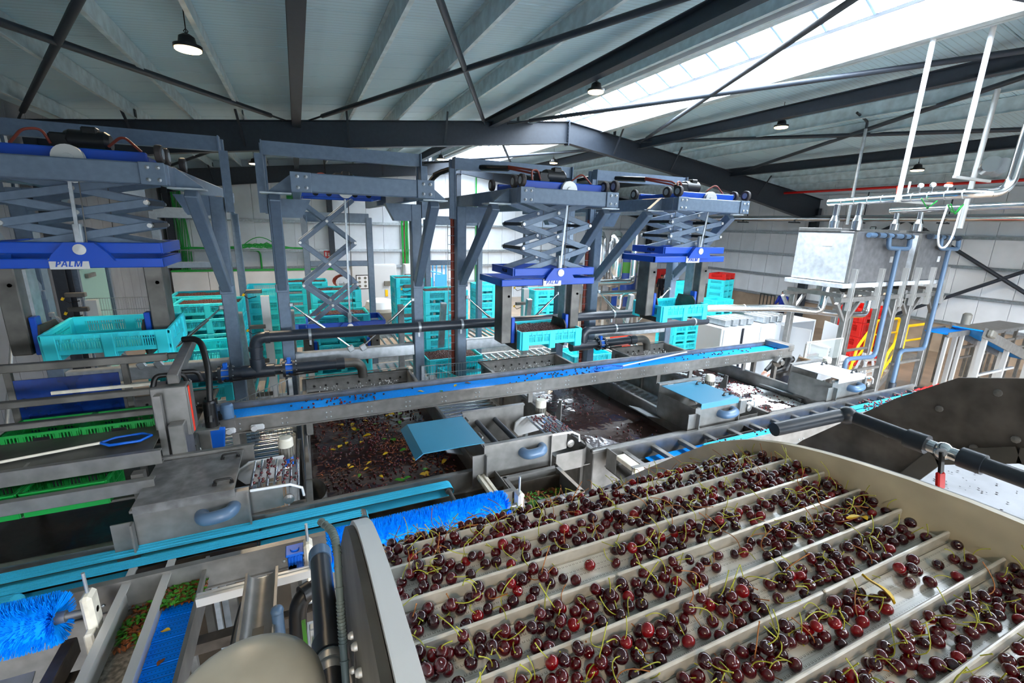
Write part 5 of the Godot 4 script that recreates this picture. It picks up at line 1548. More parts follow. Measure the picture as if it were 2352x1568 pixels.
func near_left() -> void:
	# two inclined chutes running towards the camera
	var t := thing("leaf_chute", "pale steel leaf chute with two high side plates at the lower left", "chute", P(-1.17, 2.4, 2.6))
	for s in 2:
		var x: float = [-0.115, 0.115][s]
		obj("side_plate", mb().box(Vector3(x, 0.02, -0.05), Vector3(0.012, 0.24, 2.0)).box(Vector3(x + 0.02, 0.14, -0.05), Vector3(0.05, 0.012, 2.0)), M.alu, t)
	obj("chute_floor", mb().box(Vector3(0, -0.07, -0.05), Vector3(0.22, 0.01, 2.0)), M.nylon_dirty, t)
	obj("stand", mb().box(Vector3(0, -1.26, 0), Vector3(0.1, 2.34, 0.1)), M.steel_dull, t)
	debris_bed(-1.27, -1.08, 3.1, 3.62, 2.345, "at the head of the leaf chute", 160)
	var b := thing("leaf_conveyor", "bright blue perforated leaf belt sloping towards the camera", "conveyor", P(-0.94, 2.35, 2.7))
	for k in 20:
		var z := 0.95 - k * 0.095
		obj("belt_link", mb().box(Vector3(0.0, 0.04 - 0.02 * (k % 2) * 0.1, z), Vector3(0.21, 0.012, 0.091), Basis(), 0.003), M.perf, b)
	obj("side_plate", mb().box(Vector3(0.125, 0.05, 0.0), Vector3(0.01, 0.2, 1.9)).box(Vector3(0.125, 0.15, 0.0), Vector3(0.025, 0.01, 1.9)), M.steel, b)
	obj("stand", mb().box(Vector3(0, -1.2, 0), Vector3(0.08, 2.3, 0.08)), M.steel_dull, b)
	debris_bed(-1.05, -0.80, 3.3, 3.66, 2.42, "heaped at the head of the blue leaf belt", 420)
	var lm := leaf_mesh(0.06, 0.03)
	for q in [[-0.98, 3.1, 0, "yellow leaf lying at the top of the blue perforated belt"], [-0.95, 2.85, 2, "brown leaf halfway down the blue perforated belt"], [-1.15, 3.2, 0, "yellow leaf in the pale leaf chute"], [-1.12, 3.3, 3, "orange leaf at the head of the pale leaf chute"], [-1.1, 2.62, 2, "dark brown leaf lying low in the pale leaf chute"]]:
		var o := obj("chute_leaf", lm, [M.leaf_yellow, M.leaf_green, M.leaf_brown, M.orange][q[2]])
		o.transform = Transform3D(Basis(Vector3.UP, q[1] * 7.0), P(q[0], 2.405 if q[0] > -1.05 else 2.345, q[1]))
		tag(o, q[3], "leaf")
	# slanting dark frame of the brush stand
	var fr := thing("brush_stand", "dirty stainless frame carrying the left brush roller", "frame", P(-1.5, 2.0, 2.9))
	obj("long_bar", mb().bar(Vector3(0.0, 0.36, -0.35), Vector3(-0.02, 0.34, 1.1), 0.07, 0.12, 0.006), M.steel_dirty, fr)
	obj("drip_sheet", mb().box(Vector3(-0.55, 0.28, 0.05), Vector3(0.9, 0.01, 0.5), Basis(Vector3.RIGHT, 0.5)), M.steel, fr)
	obj("end_bar", mb().box(Vector3(-0.5, 0.42, 0.45), Vector3(0.36, 0.14, 0.10), Basis(Vector3.UP, 0.15), 0.01), M.alu, fr)
	obj("leg", mb().box(Vector3(0.0, -0.86, 0.0), Vector3(0.09, 2.28, 0.09)), M.steel_dull, fr)
	obj("cross_beam", mb().box(Vector3(0.7, 0.22, -0.2), Vector3(1.5, 0.08, 0.08)), M.steel_dirty, fr)
	# half pipe spout
	var hp := thing("half_pipe_spout", "polished half pipe spout pointing at the camera beside the cream motor", "spout", P(-0.39, 2.74, 2.55))
	var rows := []
	var back := []
	for k in 9:
		var a := PI + PI * k / 8.0
		var p := Vector3(0.08 * cos(a), 0.055 * sin(a), 0)
		rows.append([p + Vector3(0, 0, -0.46), p + Vector3(0, 0, 0.6)])
		var o := Vector3(0.084 * cos(a), 0.059 * sin(a), 0)
		back.append([o + Vector3(0, 0, 0.6), o + Vector3(0, 0, -0.46)])
	obj("spout", mb().grid(rows).grid(back).box(Vector3(0.088, 0.002, 0.07), Vector3(0.016, 0.012, 1.06)).box(Vector3(-0.088, 0.002, 0.07), Vector3(0.016, 0.012, 1.06)), M.steel, hp)
	obj("stand", mb().box(Vector3(0, -1.4, 0), Vector3(0.06, 2.7, 0.06)), M.steel_dull, hp)
	# aluminium profile with cables
	var pr := thing("aluminium_profile", "grooved aluminium profile running behind the half pipe spout", "profile", P(-0.42, 2.6, 3.06))
	obj("rail", mb().ext([[-0.03, -0.03], [0.03, -0.03], [0.03, -0.008], [0.02, -0.008], [0.02, 0.008], [0.03, 0.008], [0.03, 0.03], [0.008, 0.03], [0.008, 0.02], [-0.008, 0.02], [-0.008, 0.03], [-0.03, 0.03]], Vector3(-0.36, 0, 0), Vector3(0.36, 0, 0)), M.alu, pr)
	obj("post", mb().box(Vector3(0.2, -1.3, -0.1), Vector3(0.05, 2.6, 0.05)).box(Vector3(0.2, -0.02, -0.06), Vector3(0.05, 0.04, 0.14)), M.steel_dull, pr)
	var cp := []
	for k in 15:
		cp.append(Vector3(-0.10 - 0.018 * k, -0.06 - 0.05 * k + 0.01 * sin(k), 0.06 + 0.05 * k * sin(k * 0.25)))
	obj("braided_cable", mb().tube(cp, 0.018, 8), M.black, pr)
	# black downpipe with fittings and the elbow beside it
	var dp := thing("black_downpipe", "thick black plastic pipe with a rounded cap beside the elevator's left plate", "pipe", P(-0.03, 3.1, 2.3))
	var a0 := Vector3(0.0, -0.03, -0.28)
	var a1 := Vector3(0.01, 0.10, 0.50)
	obj("pipe", mb().rod(a0, a1, 0.055, 20), M.pvc, dp)
	obj("cap", mb().rod(a0 + Vector3(0, -0.005, -0.02), a0 + Vector3(0, 0.012, 0.08), 0.063, 20).ball(a0 + Vector3(0, -0.005, -0.02), Vector3(0.06, 0.06, 0.04), 16, 8), M.pvc_blue, dp)
	obj("coupling", mb().rod(a1, a1.lerp(a0, -0.13), 0.068, 20), M.pvc, dp)
	obj("clear_section", mb().rod(a1.lerp(a0, -0.13), a1.lerp(a0, -0.28), 0.058, 20).rod(a1.lerp(a0, -0.19), a1.lerp(a0, -0.21), 0.066, 20), M.alu, dp)
	obj("lower_pipe", mb().rod(a1.lerp(a0, -0.28), a1.lerp(a0, -0.75), 0.06, 20), M.pvc, dp)
	obj("stand", mb().box(Vector3(0, -1.6, 0.0), Vector3(0.05, 3.0, 0.05)), M.steel_dull, dp)
	var el := thing("black_elbow", "black plastic elbow pipe curving down beside the half pipe spout", "pipe", P(-0.17, 2.78, 2.55))
	obj("pipe", mb().tube(elbow([Vector3(0.16, 0.06, -0.08), Vector3(0.0, 0.06, 0.0), Vector3(-0.02, -0.25, 0.02)], 0.10, 8), 0.05, 14).rod(Vector3(0.07, 0.06, -0.04), Vector3(0.02, 0.06, -0.012), 0.056, 14), M.black, el)
	obj("thin_pipe", mb().rod(Vector3(-0.11, 0.03, 0.02), Vector3(-0.11, -0.4, 0.05), 0.032, 12).ball(Vector3(-0.11, 0.03, 0.02), Vector3(0.036, 0.03, 0.036), 12, 6), M.pvc_blue, el)
	obj("stand", mb().box(Vector3(-0.02, -1.5, 0.02), Vector3(0.05, 2.55, 0.05)), M.steel_dull, el)
	var cb := thing("circuit_box", "small open box with green strips and metal plugs behind the black pipe", "box", P(-0.11, 2.6, 2.35))
	obj("green_strip", mb().box(Vector3(-0.03, 0.1, 0), Vector3(0.02, 0.3, 0.02)), M.leaf_green, cb)
	obj("plug", mb().box(Vector3(0.02, 0.12, 0), Vector3(0.05, 0.16, 0.05), Basis(), 0.006).rod(Vector3(0.02, 0.14, 0.03), Vector3(0.02, 0.14, 0.06), 0.016), M.alu, cb)
	obj("red_plug", mb().box(Vector3(-0.02, 0.0, 0.06), Vector3(0.014, 0.05, 0.014)), M.red, cb)
	obj("stand", mb().box(Vector3(0, -1.3, 0), Vector3(0.05, 2.6, 0.05)), M.steel_dull, cb)
	# blue worm gearbox of the brush
	var g := thing("worm_gearbox", "bright blue finned worm gearbox beside the brush roller's bearing", "gearbox", P(-0.2, 2.60, 3.22))
	var gm := mb().box(Vector3(0, 0.0, 0), Vector3(0.10, 0.16, 0.10), Basis(), 0.012)
	for k in 5:
		gm.box(Vector3(-0.04 + 0.02 * k, 0, 0.052), Vector3(0.006, 0.14, 0.01))
	gm.box(Vector3(0, 0.085, 0), Vector3(0.12, 0.02, 0.12), Basis(), 0.006).rod(Vector3(0, 0.09, 0), Vector3(0, 0.105, 0), 0.03)
	obj("housing", gm, M.gear, g)
	obj("shaft", mb().rod(Vector3(0.05, 0, 0), Vector3(0.2, 0.01, 0), 0.014, 8), M.steel, g)
	obj("stand", mb().box(Vector3(0, -1.34, 0), Vector3(0.05, 2.52, 0.05)), M.steel_dull, g)
	# armoured hose along the plate
	var ho := thing("armoured_hose", "grey ribbed armoured hose hanging along the elevator's left plate", "hose", P(0.045, 3.50, 1.55))
	var hpts := elbow([Vector3(-0.05, 0.26, -0.32), Vector3(0.0, 0.30, -0.16), Vector3(-0.01, 0.02, 0.0), Vector3(-0.02, -0.5, 0.3)], 0.08, 6)
	obj("hose", mb().tube(hpts, 0.014, 10), M.hose, ho)
	var ribs := mb()
	for k in 34:
		var u := k / 33.0 * (hpts.size() - 1)
		var i := mini(int(u), hpts.size() - 2)
		var p: Vector3 = (hpts[i] as Vector3).lerp(hpts[i + 1], u - i)
		var dir: Vector3 = ((hpts[i + 1] as Vector3) - (hpts[i] as Vector3)).normalized()
		ribs.rod(p - dir * 0.003, p + dir * 0.003, 0.0165, 10)
	obj("rib", ribs, M.hose, ho).set_meta("kind", "stuff")
	# the big cream motor hood nearest the camera
	var mo := thing("motor_hood", "large smooth cream motor hood nearest the camera at the bottom edge", "motor", P(-0.235, 3.35, 1.22))
	obj("hood", mb().lathe([[0.0, -0.45], [0.205, -0.45], [0.207, 0.28], [0.200, 0.33], [0.182, 0.368], [0.15, 0.392], [0.10, 0.405], [0.0, 0.41]], Vector3.ZERO, Vector3.UP, 40, true), M.cream, mo)
	obj("sticker", mb().grid([[Vector3(0.160, 0.26, 0.137), Vector3(0.160, 0.10, 0.137)], [Vector3(0.188, 0.26, 0.094), Vector3(0.188, 0.10, 0.094)], [Vector3(0.206, 0.26, 0.042), Vector3(0.206, 0.10, 0.042)]]), M.white, mo)
	obj("stand", mb().box(Vector3(0, -1.85, 0), Vector3(0.2, 2.8, 0.2)), M.steel_dull, mo)

func water_tank(x0: float, x1: float, d0: float, d1: float, which: String) -> void:
	var c := P((x0 + x1) / 2, 0, (d0 + d1) / 2)
	var w := x1 - x0
	var l := d1 - d0
	var t := thing("water_tank", "stainless water tank on a stand, %s" % which, "tank", c)
	obj("tank_body", mb().box(Vector3(0, 4.50, 0), Vector3(w, 1.14, l), Basis(), 0.012), M.steel_brushed, t)
	# the left face is folded to a shallow pyramid
	var x := -w / 2 - 0.004
	var a := Vector3(x, 3.94, l / 2 - 0.02)
	var b := Vector3(x, 3.94, -l / 2 + 0.02)
	var e := Vector3(x, 5.02, -l / 2 + 0.02)
	var f := Vector3(x, 5.02, l / 2 - 0.02)
	var m := Vector3(x - 0.035, 4.48, 0)
	var py := mb()
	py.tri(b, a, m)
	py.tri(a, f, m)
	py.tri(f, e, m)
	py.tri(e, b, m)
	obj("folded_face", py, M.galv_white, t)
	obj("corner_flange", mb().box(Vector3(-w / 2 + 0.02, 4.5, l / 2 + 0.01), Vector3(0.05, 1.14, 0.05)), M.steel, t)
	obj("sump_tray", mb().box(Vector3(-0.06, 3.87, 0), Vector3(w + 0.16, 0.10, l + 0.1), Basis(), 0.008), M.galv_white, t)
	obj("top_lid", mb().box(Vector3(0, 5.085, -0.15), Vector3(w, 0.10, l - 0.3), Basis(), 0.006), M.steel, t)
	obj("label_plate", mb().box(Vector3(x - 0.022, 4.78, 0.12), Vector3(0.006, 0.10, 0.22)), M.white, t)
	obj("notice", mb().box(Vector3(w * 0.2, 4.45, l / 2 + 0.004), Vector3(0.12, 0.14, 0.004)), M.white, t)
	obj("lid_handle", mb().tube(elbow([Vector3(0.2, 5.13, 0.2), Vector3(0.2, 5.2, 0.2), Vector3(0.42, 5.2, 0.2), Vector3(0.42, 5.13, 0.2)], 0.02, 4), 0.012, 6), M.black, t)
	# PVC overflow manifold on the front
	var z := l / 2 + 0.09
	obj("pvc_manifold", mb().tube([Vector3(-w / 2 + 0.35, 5.0, z), Vector3(w / 2 - 0.2, 4.98, z)], 0.055, 12).tube(elbow([Vector3(0.0, 4.98, z), Vector3(0.0, 4.72, z + 0.03), Vector3(0.85, 4.70, z + 0.03), Vector3(0.85, 4.98, z)], 0.10, 6), 0.05, 12), M.pvc_blue, t)
	var cp := mb()
	for px in [-0.55, -0.2, 0.1, 0.5, 0.8]:
		cp.rod(Vector3(px, 5.0 - 0.02 * (px + 0.5), z), Vector3(px + 0.08, 5.0 - 0.02 * (px + 0.5), z), 0.066, 12)
	obj("pvc_coupling", cp, M.pvc, t)
	obj("pvc_drain", mb().tube(elbow([Vector3(0.42, 4.70, z + 0.03), Vector3(0.40, 2.1, z + 0.05), Vector3(-0.75, 2.15, z + 0.05), Vector3(-0.75, 0.5, z + 0.05)], 0.16, 6), 0.052, 12), M.pvc_blue, t)
	obj("pvc_valve", mb().rod(Vector3(-0.75, 1.0, z + 0.05), Vector3(-0.75, 1.3, z + 0.05), 0.085, 12), M.pvc, t)
	# stand
	for px in [-w / 2 + 0.2, 0.1, w / 2 - 0.05]:
		obj("upright", mb().chan(Vector3(px, 3.3, l / 2 + 0.05), Vector3(px, 4.25, l / 2 + 0.05), 0.1, 0.08, 0.01, Vector3.RIGHT), M.alu, t)
	for q in [[-w / 2 + 0.25, l / 2], [w / 2 - 0.15, l / 2], [-w / 2 + 0.25, -l / 2], [w / 2 - 0.15, -l / 2]]:
		obj("leg", mb().box(Vector3(q[0], 1.75, q[1]), Vector3(0.13, 3.5, 0.13), Basis(), 0.01), M.steel, t)
		for s in [-1.0, 1.0]:
			obj("corner_brace", mb().bar(Vector3(q[0] + 0.05 * s, 3.05, q[1]), Vector3(q[0] + 0.42 * s, 3.48, q[1]), 0.07, 0.06), M.steel, t)
	for s in [-1.0, 1.0]:
		obj("stand_rail", mb().box(Vector3(-0.05, 3.55, s * l / 2), Vector3(w + 0.1, 0.10, 0.10)), M.steel, t)
		obj("stand_rail", mb().box(Vector3(-0.05, 1.75, s * l / 2), Vector3(w - 0.2, 0.06, 0.06)), M.steel, t)
	for px in [-w / 2, 0.0, w / 2]:
		obj("stand_beam", mb().box(Vector3(px, 3.64, 0), Vector3(0.09, 0.09, l)), M.steel, t)
	obj("pump", mb().lathe([[0.0, 0.0], [0.1, 0.0], [0.1, 0.3], [0.0, 0.32]], Vector3(-0.2, 3.72, 0.1), Vector3.RIGHT, 14), M.black, t)

func silver_pipes() -> void:
	var t := thing("insulated_pipe", "shiny insulated pipe with gauges and two drops into the nearer tank", "pipe", P(11.5, 5.78, 5.6))
	var f := func(px: float, py: float, pd: float) -> Vector3: return Vector3(px - 11.5, py - 5.78, 5.6 - pd)
	obj("main_pipe", mb().tube(elbow([f.call(11.5, 5.72, 7.2), f.call(11.5, 5.80, 4.6), f.call(12.0, 5.82, 4.3), f.call(12.1, 7.2, 4.3)], 0.3, 8), 0.085, 20).ball(f.call(11.5, 5.72, 7.2), Vector3(0.085, 0.085, 0.05), 16, 8), M.chrome, t)
	for pd in [7.0, 6.5]:
		obj("drop_pipe", mb().rod(f.call(11.5, 5.72, pd), f.call(11.5, 5.30, pd), 0.065, 16).lathe([[0.065, 0.0], [0.105, -0.12], [0.105, -0.32], [0.04, -0.36]].map(func(p): return [p[0], -p[1]]), f.call(11.5, 5.42, pd), Vector3.DOWN, 14), M.chrome, t)
	var sl := mb()
	for k in 9:
		sl.rod(f.call(11.5, 5.725 + k * 0.009, 6.9 - k * 0.27), f.call(11.5, 5.7255 + k * 0.009, 6.885 - k * 0.27), 0.088, 20)
	obj("seam_ring", sl, M.alu, t)
	for q in [[5.85, 0], [5.65, 1], [5.45, 2], [5.25, 2], [5.0, 3]]:
		var p: Vector3 = f.call(11.5, 5.86, q[0])
		var g := mb().rod(p, p + Vector3(0, 0.09, 0), 0.012, 8)
		if q[1] == 2:
			g.lathe([[0.0, -0.02], [0.05, -0.02], [0.05, 0.02], [0.04, 0.024], [0.0, 0.024]], p + Vector3(0, 0.13, 0), Vector3(-0.6, 0.2, 0.7), 16)
			obj("pressure_gauge", g, M.chrome, t)
		elif q[1] == 3:
			obj("valve_head", g.box(p + Vector3(0, 0.1, 0), Vector3(0.16, 0.05, 0.08), Basis(), 0.01), M.white, t)
			obj("valve_cap", mb().box(p + Vector3(0.02, 0.145, 0), Vector3(0.09, 0.04, 0.07), Basis(), 0.01), M.orange, t)
		else:
			obj("sensor", g.rod(p + Vector3(0, 0.08, 0), p + Vector3(0, 0.14 + 0.08 * q[1], 0), 0.02, 10), M.orange if q[1] == 0 else M.white, t)
	var t2 := thing("insulated_pipe", "second shiny insulated pipe feeding the farther tank from above", "pipe", P(13.9, 5.6, 5.6))
	obj("main_pipe", mb().tube([Vector3(0, 0.02, -1.5), Vector3(0, 0.12, 1.6)], 0.08, 18).ball(Vector3(0, 0.02, -1.5), Vector3(0.08, 0.08, 0.05), 16, 8), M.chrome, t2)
	for z in [-1.35, -0.85]:
		obj("drop_pipe", mb().rod(Vector3(0, 0.03, z), Vector3(0, -0.3, z), 0.06, 14).lathe([[0.06, 0.0], [0.1, 0.1], [0.1, 0.28], [0.04, 0.32]], Vector3(0, -0.2, z), Vector3.DOWN, 14), M.chrome, t2)
	for k in 2:
		var en := thing("pipe_end", "wide shiny pipe end facing the camera at the right edge, %s" % ["left one", "right one"][k], "pipe", P(12.55 + 0.42 * k, 6.42, 4.85))
		obj("pipe", mb().rod(Vector3(0.0, 0, 0), Vector3(0.75, 0.0, -0.35), 0.14, 20).rod(Vector3(-0.02, 0, 0.01), Vector3(0.02, 0, -0.01), 0.15, 20), M.chrome, en)
	# long shiny pipe along the right-hand wall
	var lp := thing("wall_pipe", "long bright insulated pipe hung along the right wall", "pipe", P(24.2, 5.75, 15))
	obj("pipe", mb().rod(Vector3(0, 0, 12.5), Vector3(0, 0, -13), 0.16, 18), M.chrome, lp)
	for k in 8:
		obj("hanger", mb().box(Vector3(0, -0.2, 11 - k * 3.2), Vector3(0.9, 0.06, 0.06)).rod(Vector3(0.3, -0.2, 11 - k * 3.2), Vector3(0.3, 1.2, 11 - k * 3.2), 0.025, 6), M.rafter, lp)
	var rp := thing("sprinkler_pipe", "thin red sprinkler pipe under the right eaves", "pipe", P(22.6, 6.95, 14))
	obj("pipe", mb().rod(Vector3(0, 0, 10), Vector3(0, 0, -14), 0.055, 10), M.red, rp)
	obj("hanger", mb().rod(Vector3(0, 0, 4), Vector3(0, 0.7, 4), 0.012, 6).rod(Vector3(0, 0, -4), Vector3(0, 0.7, -4), 0.012, 6).rod(Vector3(0, 0, 0), Vector3(0, 0.7, 0), 0.012, 6), M.galv, rp)
	# hangers from the roof
	for q in [[11.4, 5.75, 5.72, "nearer the ridge, left of the two white suspension tubes"], [11.7, 5.0, 6.15, "right of the two white suspension tubes"]]:
		var h := thing("suspension_tube", "slim white hanging tube, %s" % q[3].replace("nearer the ridge, ", ""), "hanger", P(q[0], q[2], q[1]))
		obj("tube", mb().rod(Vector3(0, 0, 0), Vector3(0, 8.75 - q[2], 0), 0.045, 12), M.white, h)
		obj("cross_arm", mb().box(Vector3(0.62, -0.02, 0.0), Vector3(1.4, 0.05, 0.06), Basis(), 0.006), M.alu, h)
	var c := thing("cable_drop", "vertical conduit with a cable tray arm hanging from the right roof slope", "conduit", P(15.6, 5.3, 9.1))
	obj("conduit", mb().rod(Vector3(0, 0, 0), Vector3(0, 2.75, 0), 0.045, 10), M.galv, c)
	obj("tray_arm", mb().tube(elbow([Vector3(0, 2.7, 0), Vector3(0, 2.95, 0), Vector3(-0.9, 3.05, 0.2)], 0.1), 0.035, 8), M.rafter, c)
	var c2 := thing("cable_drop", "thick bundle of cables hanging from the roof at the right edge", "conduit", P(13.8, 5.2, 5.6))
	obj("conduit", mb().rod(Vector3(0, 0, 0), Vector3(0.1, 2.9, 0), 0.05, 10).rod(Vector3(0.07, 0, 0), Vector3(0.17, 2.9, 0), 0.03, 8), M.alu, c2)
	var lo := thing("hanging_cable", "white cable loop with green ties hanging below the shiny pipe", "cable", P(12.6, 5.35, 5.3))
	obj("loop", mb().tube(elbow([Vector3(-0.25, 0.3, 0), Vector3(-0.38, -0.35, 0), Vector3(-0.1, -0.65, 0.0), Vector3(0.25, -0.45, 0), Vector3(0.3, 0.3, 0)], 0.25, 8), 0.02, 8), M.white, lo)
	obj("green_wire", mb().tube([Vector3(-0.3, 0.3, 0.02), Vector3(-0.1, 0.16, 0.03), Vector3(0.15, 0.18, 0.03), Vector3(0.32, 0.33, 0.02)], 0.012, 6).tube([Vector3(-0.2, 0.32, 0.02), Vector3(0.0, 0.12, 0.05), Vector3(0.2, 0.30, 0.03)], 0.012, 6).tube([Vector3(-1.3, 0.38, 0.0), Vector3(-1.0, 0.2, 0.0), Vector3(-0.7, 0.36, 0.0)], 0.012, 6), M.green_cable, lo)
	# flue pipes from the tanks to the left
	var fl := thing("steam_pipe", "bright insulated pipe bending down from the nearer tank towards the lifts", "pipe", P(10.5, 3.2, 7.3))
	obj("pipe", mb().tube(elbow([Vector3(1.0, 0.75, 0.5), Vector3(0.85, 0.72, 0.5), Vector3(0.80, -0.02, 0.5), Vector3(0.0, 0.06, 0.2), Vector3(-2.7, 0.02, -0.8)], 0.18, 6), 0.085, 18), M.chrome, fl)
	obj("seam_ring", mb().rod(Vector3(-1.0, 0.048, -0.18), Vector3(-1.02, 0.048, -0.187), 0.09, 18).rod(Vector3(-1.9, 0.03, -0.51), Vector3(-1.92, 0.03, -0.517), 0.09, 18), M.alu, fl)
	var f2 := thing("steam_pipe", "bright insulated pipe bending under the farther tank", "pipe", P(12.6, 3.0, 7.0))
	obj("pipe", mb().tube(elbow([Vector3(1.0, 0.8, 0.0), Vector3(0.95, -0.05, 0.0), Vector3(0.0, 0.0, 0.0), Vector3(-0.8, 0.1, -0.2)], 0.2, 6), 0.08, 18), M.chrome, f2)

func cabinets() -> void:
	var t := thing("control_cabinet", "long light grey electrical cabinet with an open door", "cabinet", P(11.0, 0, 8.2))
	obj("carcass", mb().box(Vector3(-0.75, 1.36, 0), Vector3(1.95, 2.66, 0.75), Basis(), 0.01).box(Vector3(1.05, 1.36, -0.34), Vector3(1.6, 2.66, 0.04)).box(Vector3(1.85, 1.36, 0), Vector3(0.05, 2.66, 0.75)).box(Vector3(1.05, 2.68, 0), Vector3(1.6, 0.03, 0.75)), M.cab, t)
	for k in 3:
		obj("cabinet_door", mb().box(Vector3(-1.36 + k * 0.66, 1.40, 0.385), Vector3(0.60, 2.5, 0.025), Basis(), 0.006), M.cab, t)
	for k in 2:
		obj("vent_grille", mb().box(Vector3(-0.75 + k * 0.66, 2.12, 0.405), Vector3([0.2, 0.34][k], 0.46, 0.02), Basis(), 0.006), M.white, t)
	obj("cable_duct", mb().box(Vector3(-1.0, 1.5, 0.40), Vector3(0.06, 2.3, 0.012)), M.navy, t)
	obj("open_door", mb().box(Vector3(0.5, 1.40, 0.75), Vector3(0.03, 2.5, 0.7), Basis(Vector3.UP, 0.3), 0.006), M.cab, t)
	obj("open_door", mb().box(Vector3(2.05, 1.40, 0.72), Vector3(0.03, 2.5, 0.75), Basis(Vector3.UP, -0.55), 0.006), M.cab, t)
	var gear := mb()
	for k in 9:
		gear.box(Vector3(0.42 + 0.02 * (k % 3), 0.7 + k * 0.2, -0.2), Vector3(0.3, 0.14, 0.16), Basis(), 0.01)
	obj("switchgear", gear, M.motor, t)
	for k in 7:
		var p := Vector3(-1.45 + k * 0.27 + (0.3 if k > 3 else 0.0), 2.79, 0.0)
		obj("cooling_unit", mb().box(p, Vector3(0.2, 0.16, 0.62), Basis(), 0.01).box(p + Vector3(0, 0.08, 0), Vector3(0.16, 0.02, 0.5)), M.galv, t)
	# brown corrugated chute in front
	var ch := thing("corrugated_chute", "brown corrugated discharge chute at the end of the blue conveyor", "chute", P(9.3, 2.55, 5.3))
	var m := mb()
	for k in 8:
		m.box(Vector3(-0.3 + k * 0.085, 0.02 - 0.055 * k, 0), Vector3(0.08, 0.03, 0.7), Basis(Vector3.BACK, -0.55), 0.006)
	obj("slope", m, M.wood, ch)
	obj("side_plate", mb().bar(Vector3(-0.35, 0.0, 0.36), Vector3(0.35, -0.42, 0.36), 0.012, 0.2).bar(Vector3(-0.35, 0.0, -0.36), Vector3(0.35, -0.42, -0.36), 0.012, 0.2), M.steel, ch)
	obj("stand", mb().box(Vector3(0.2, -1.45, 0), Vector3(0.08, 2.2, 0.08)).box(Vector3(-0.3, -1.3, 0), Vector3(0.08, 2.5, 0.08)), M.steel, ch)
	var gs := thing("glass_screen", "clear upright screen beside the brown chute", "screen", P(9.9, 2.62, 5.75))
	obj("pane", mb().box(Vector3(0, 0, 0), Vector3(1.2, 0.42, 0.008)), M.glass, gs)
	obj("top_rail", mb().box(Vector3(0, 0.22, 0), Vector3(1.22, 0.02, 0.02)).box(Vector3(-0.6, -1.2, 0), Vector3(0.03, 2.8, 0.03)).box(Vector3(0.6, -1.2, 0), Vector3(0.03, 2.8, 0.03)), M.alu, gs)

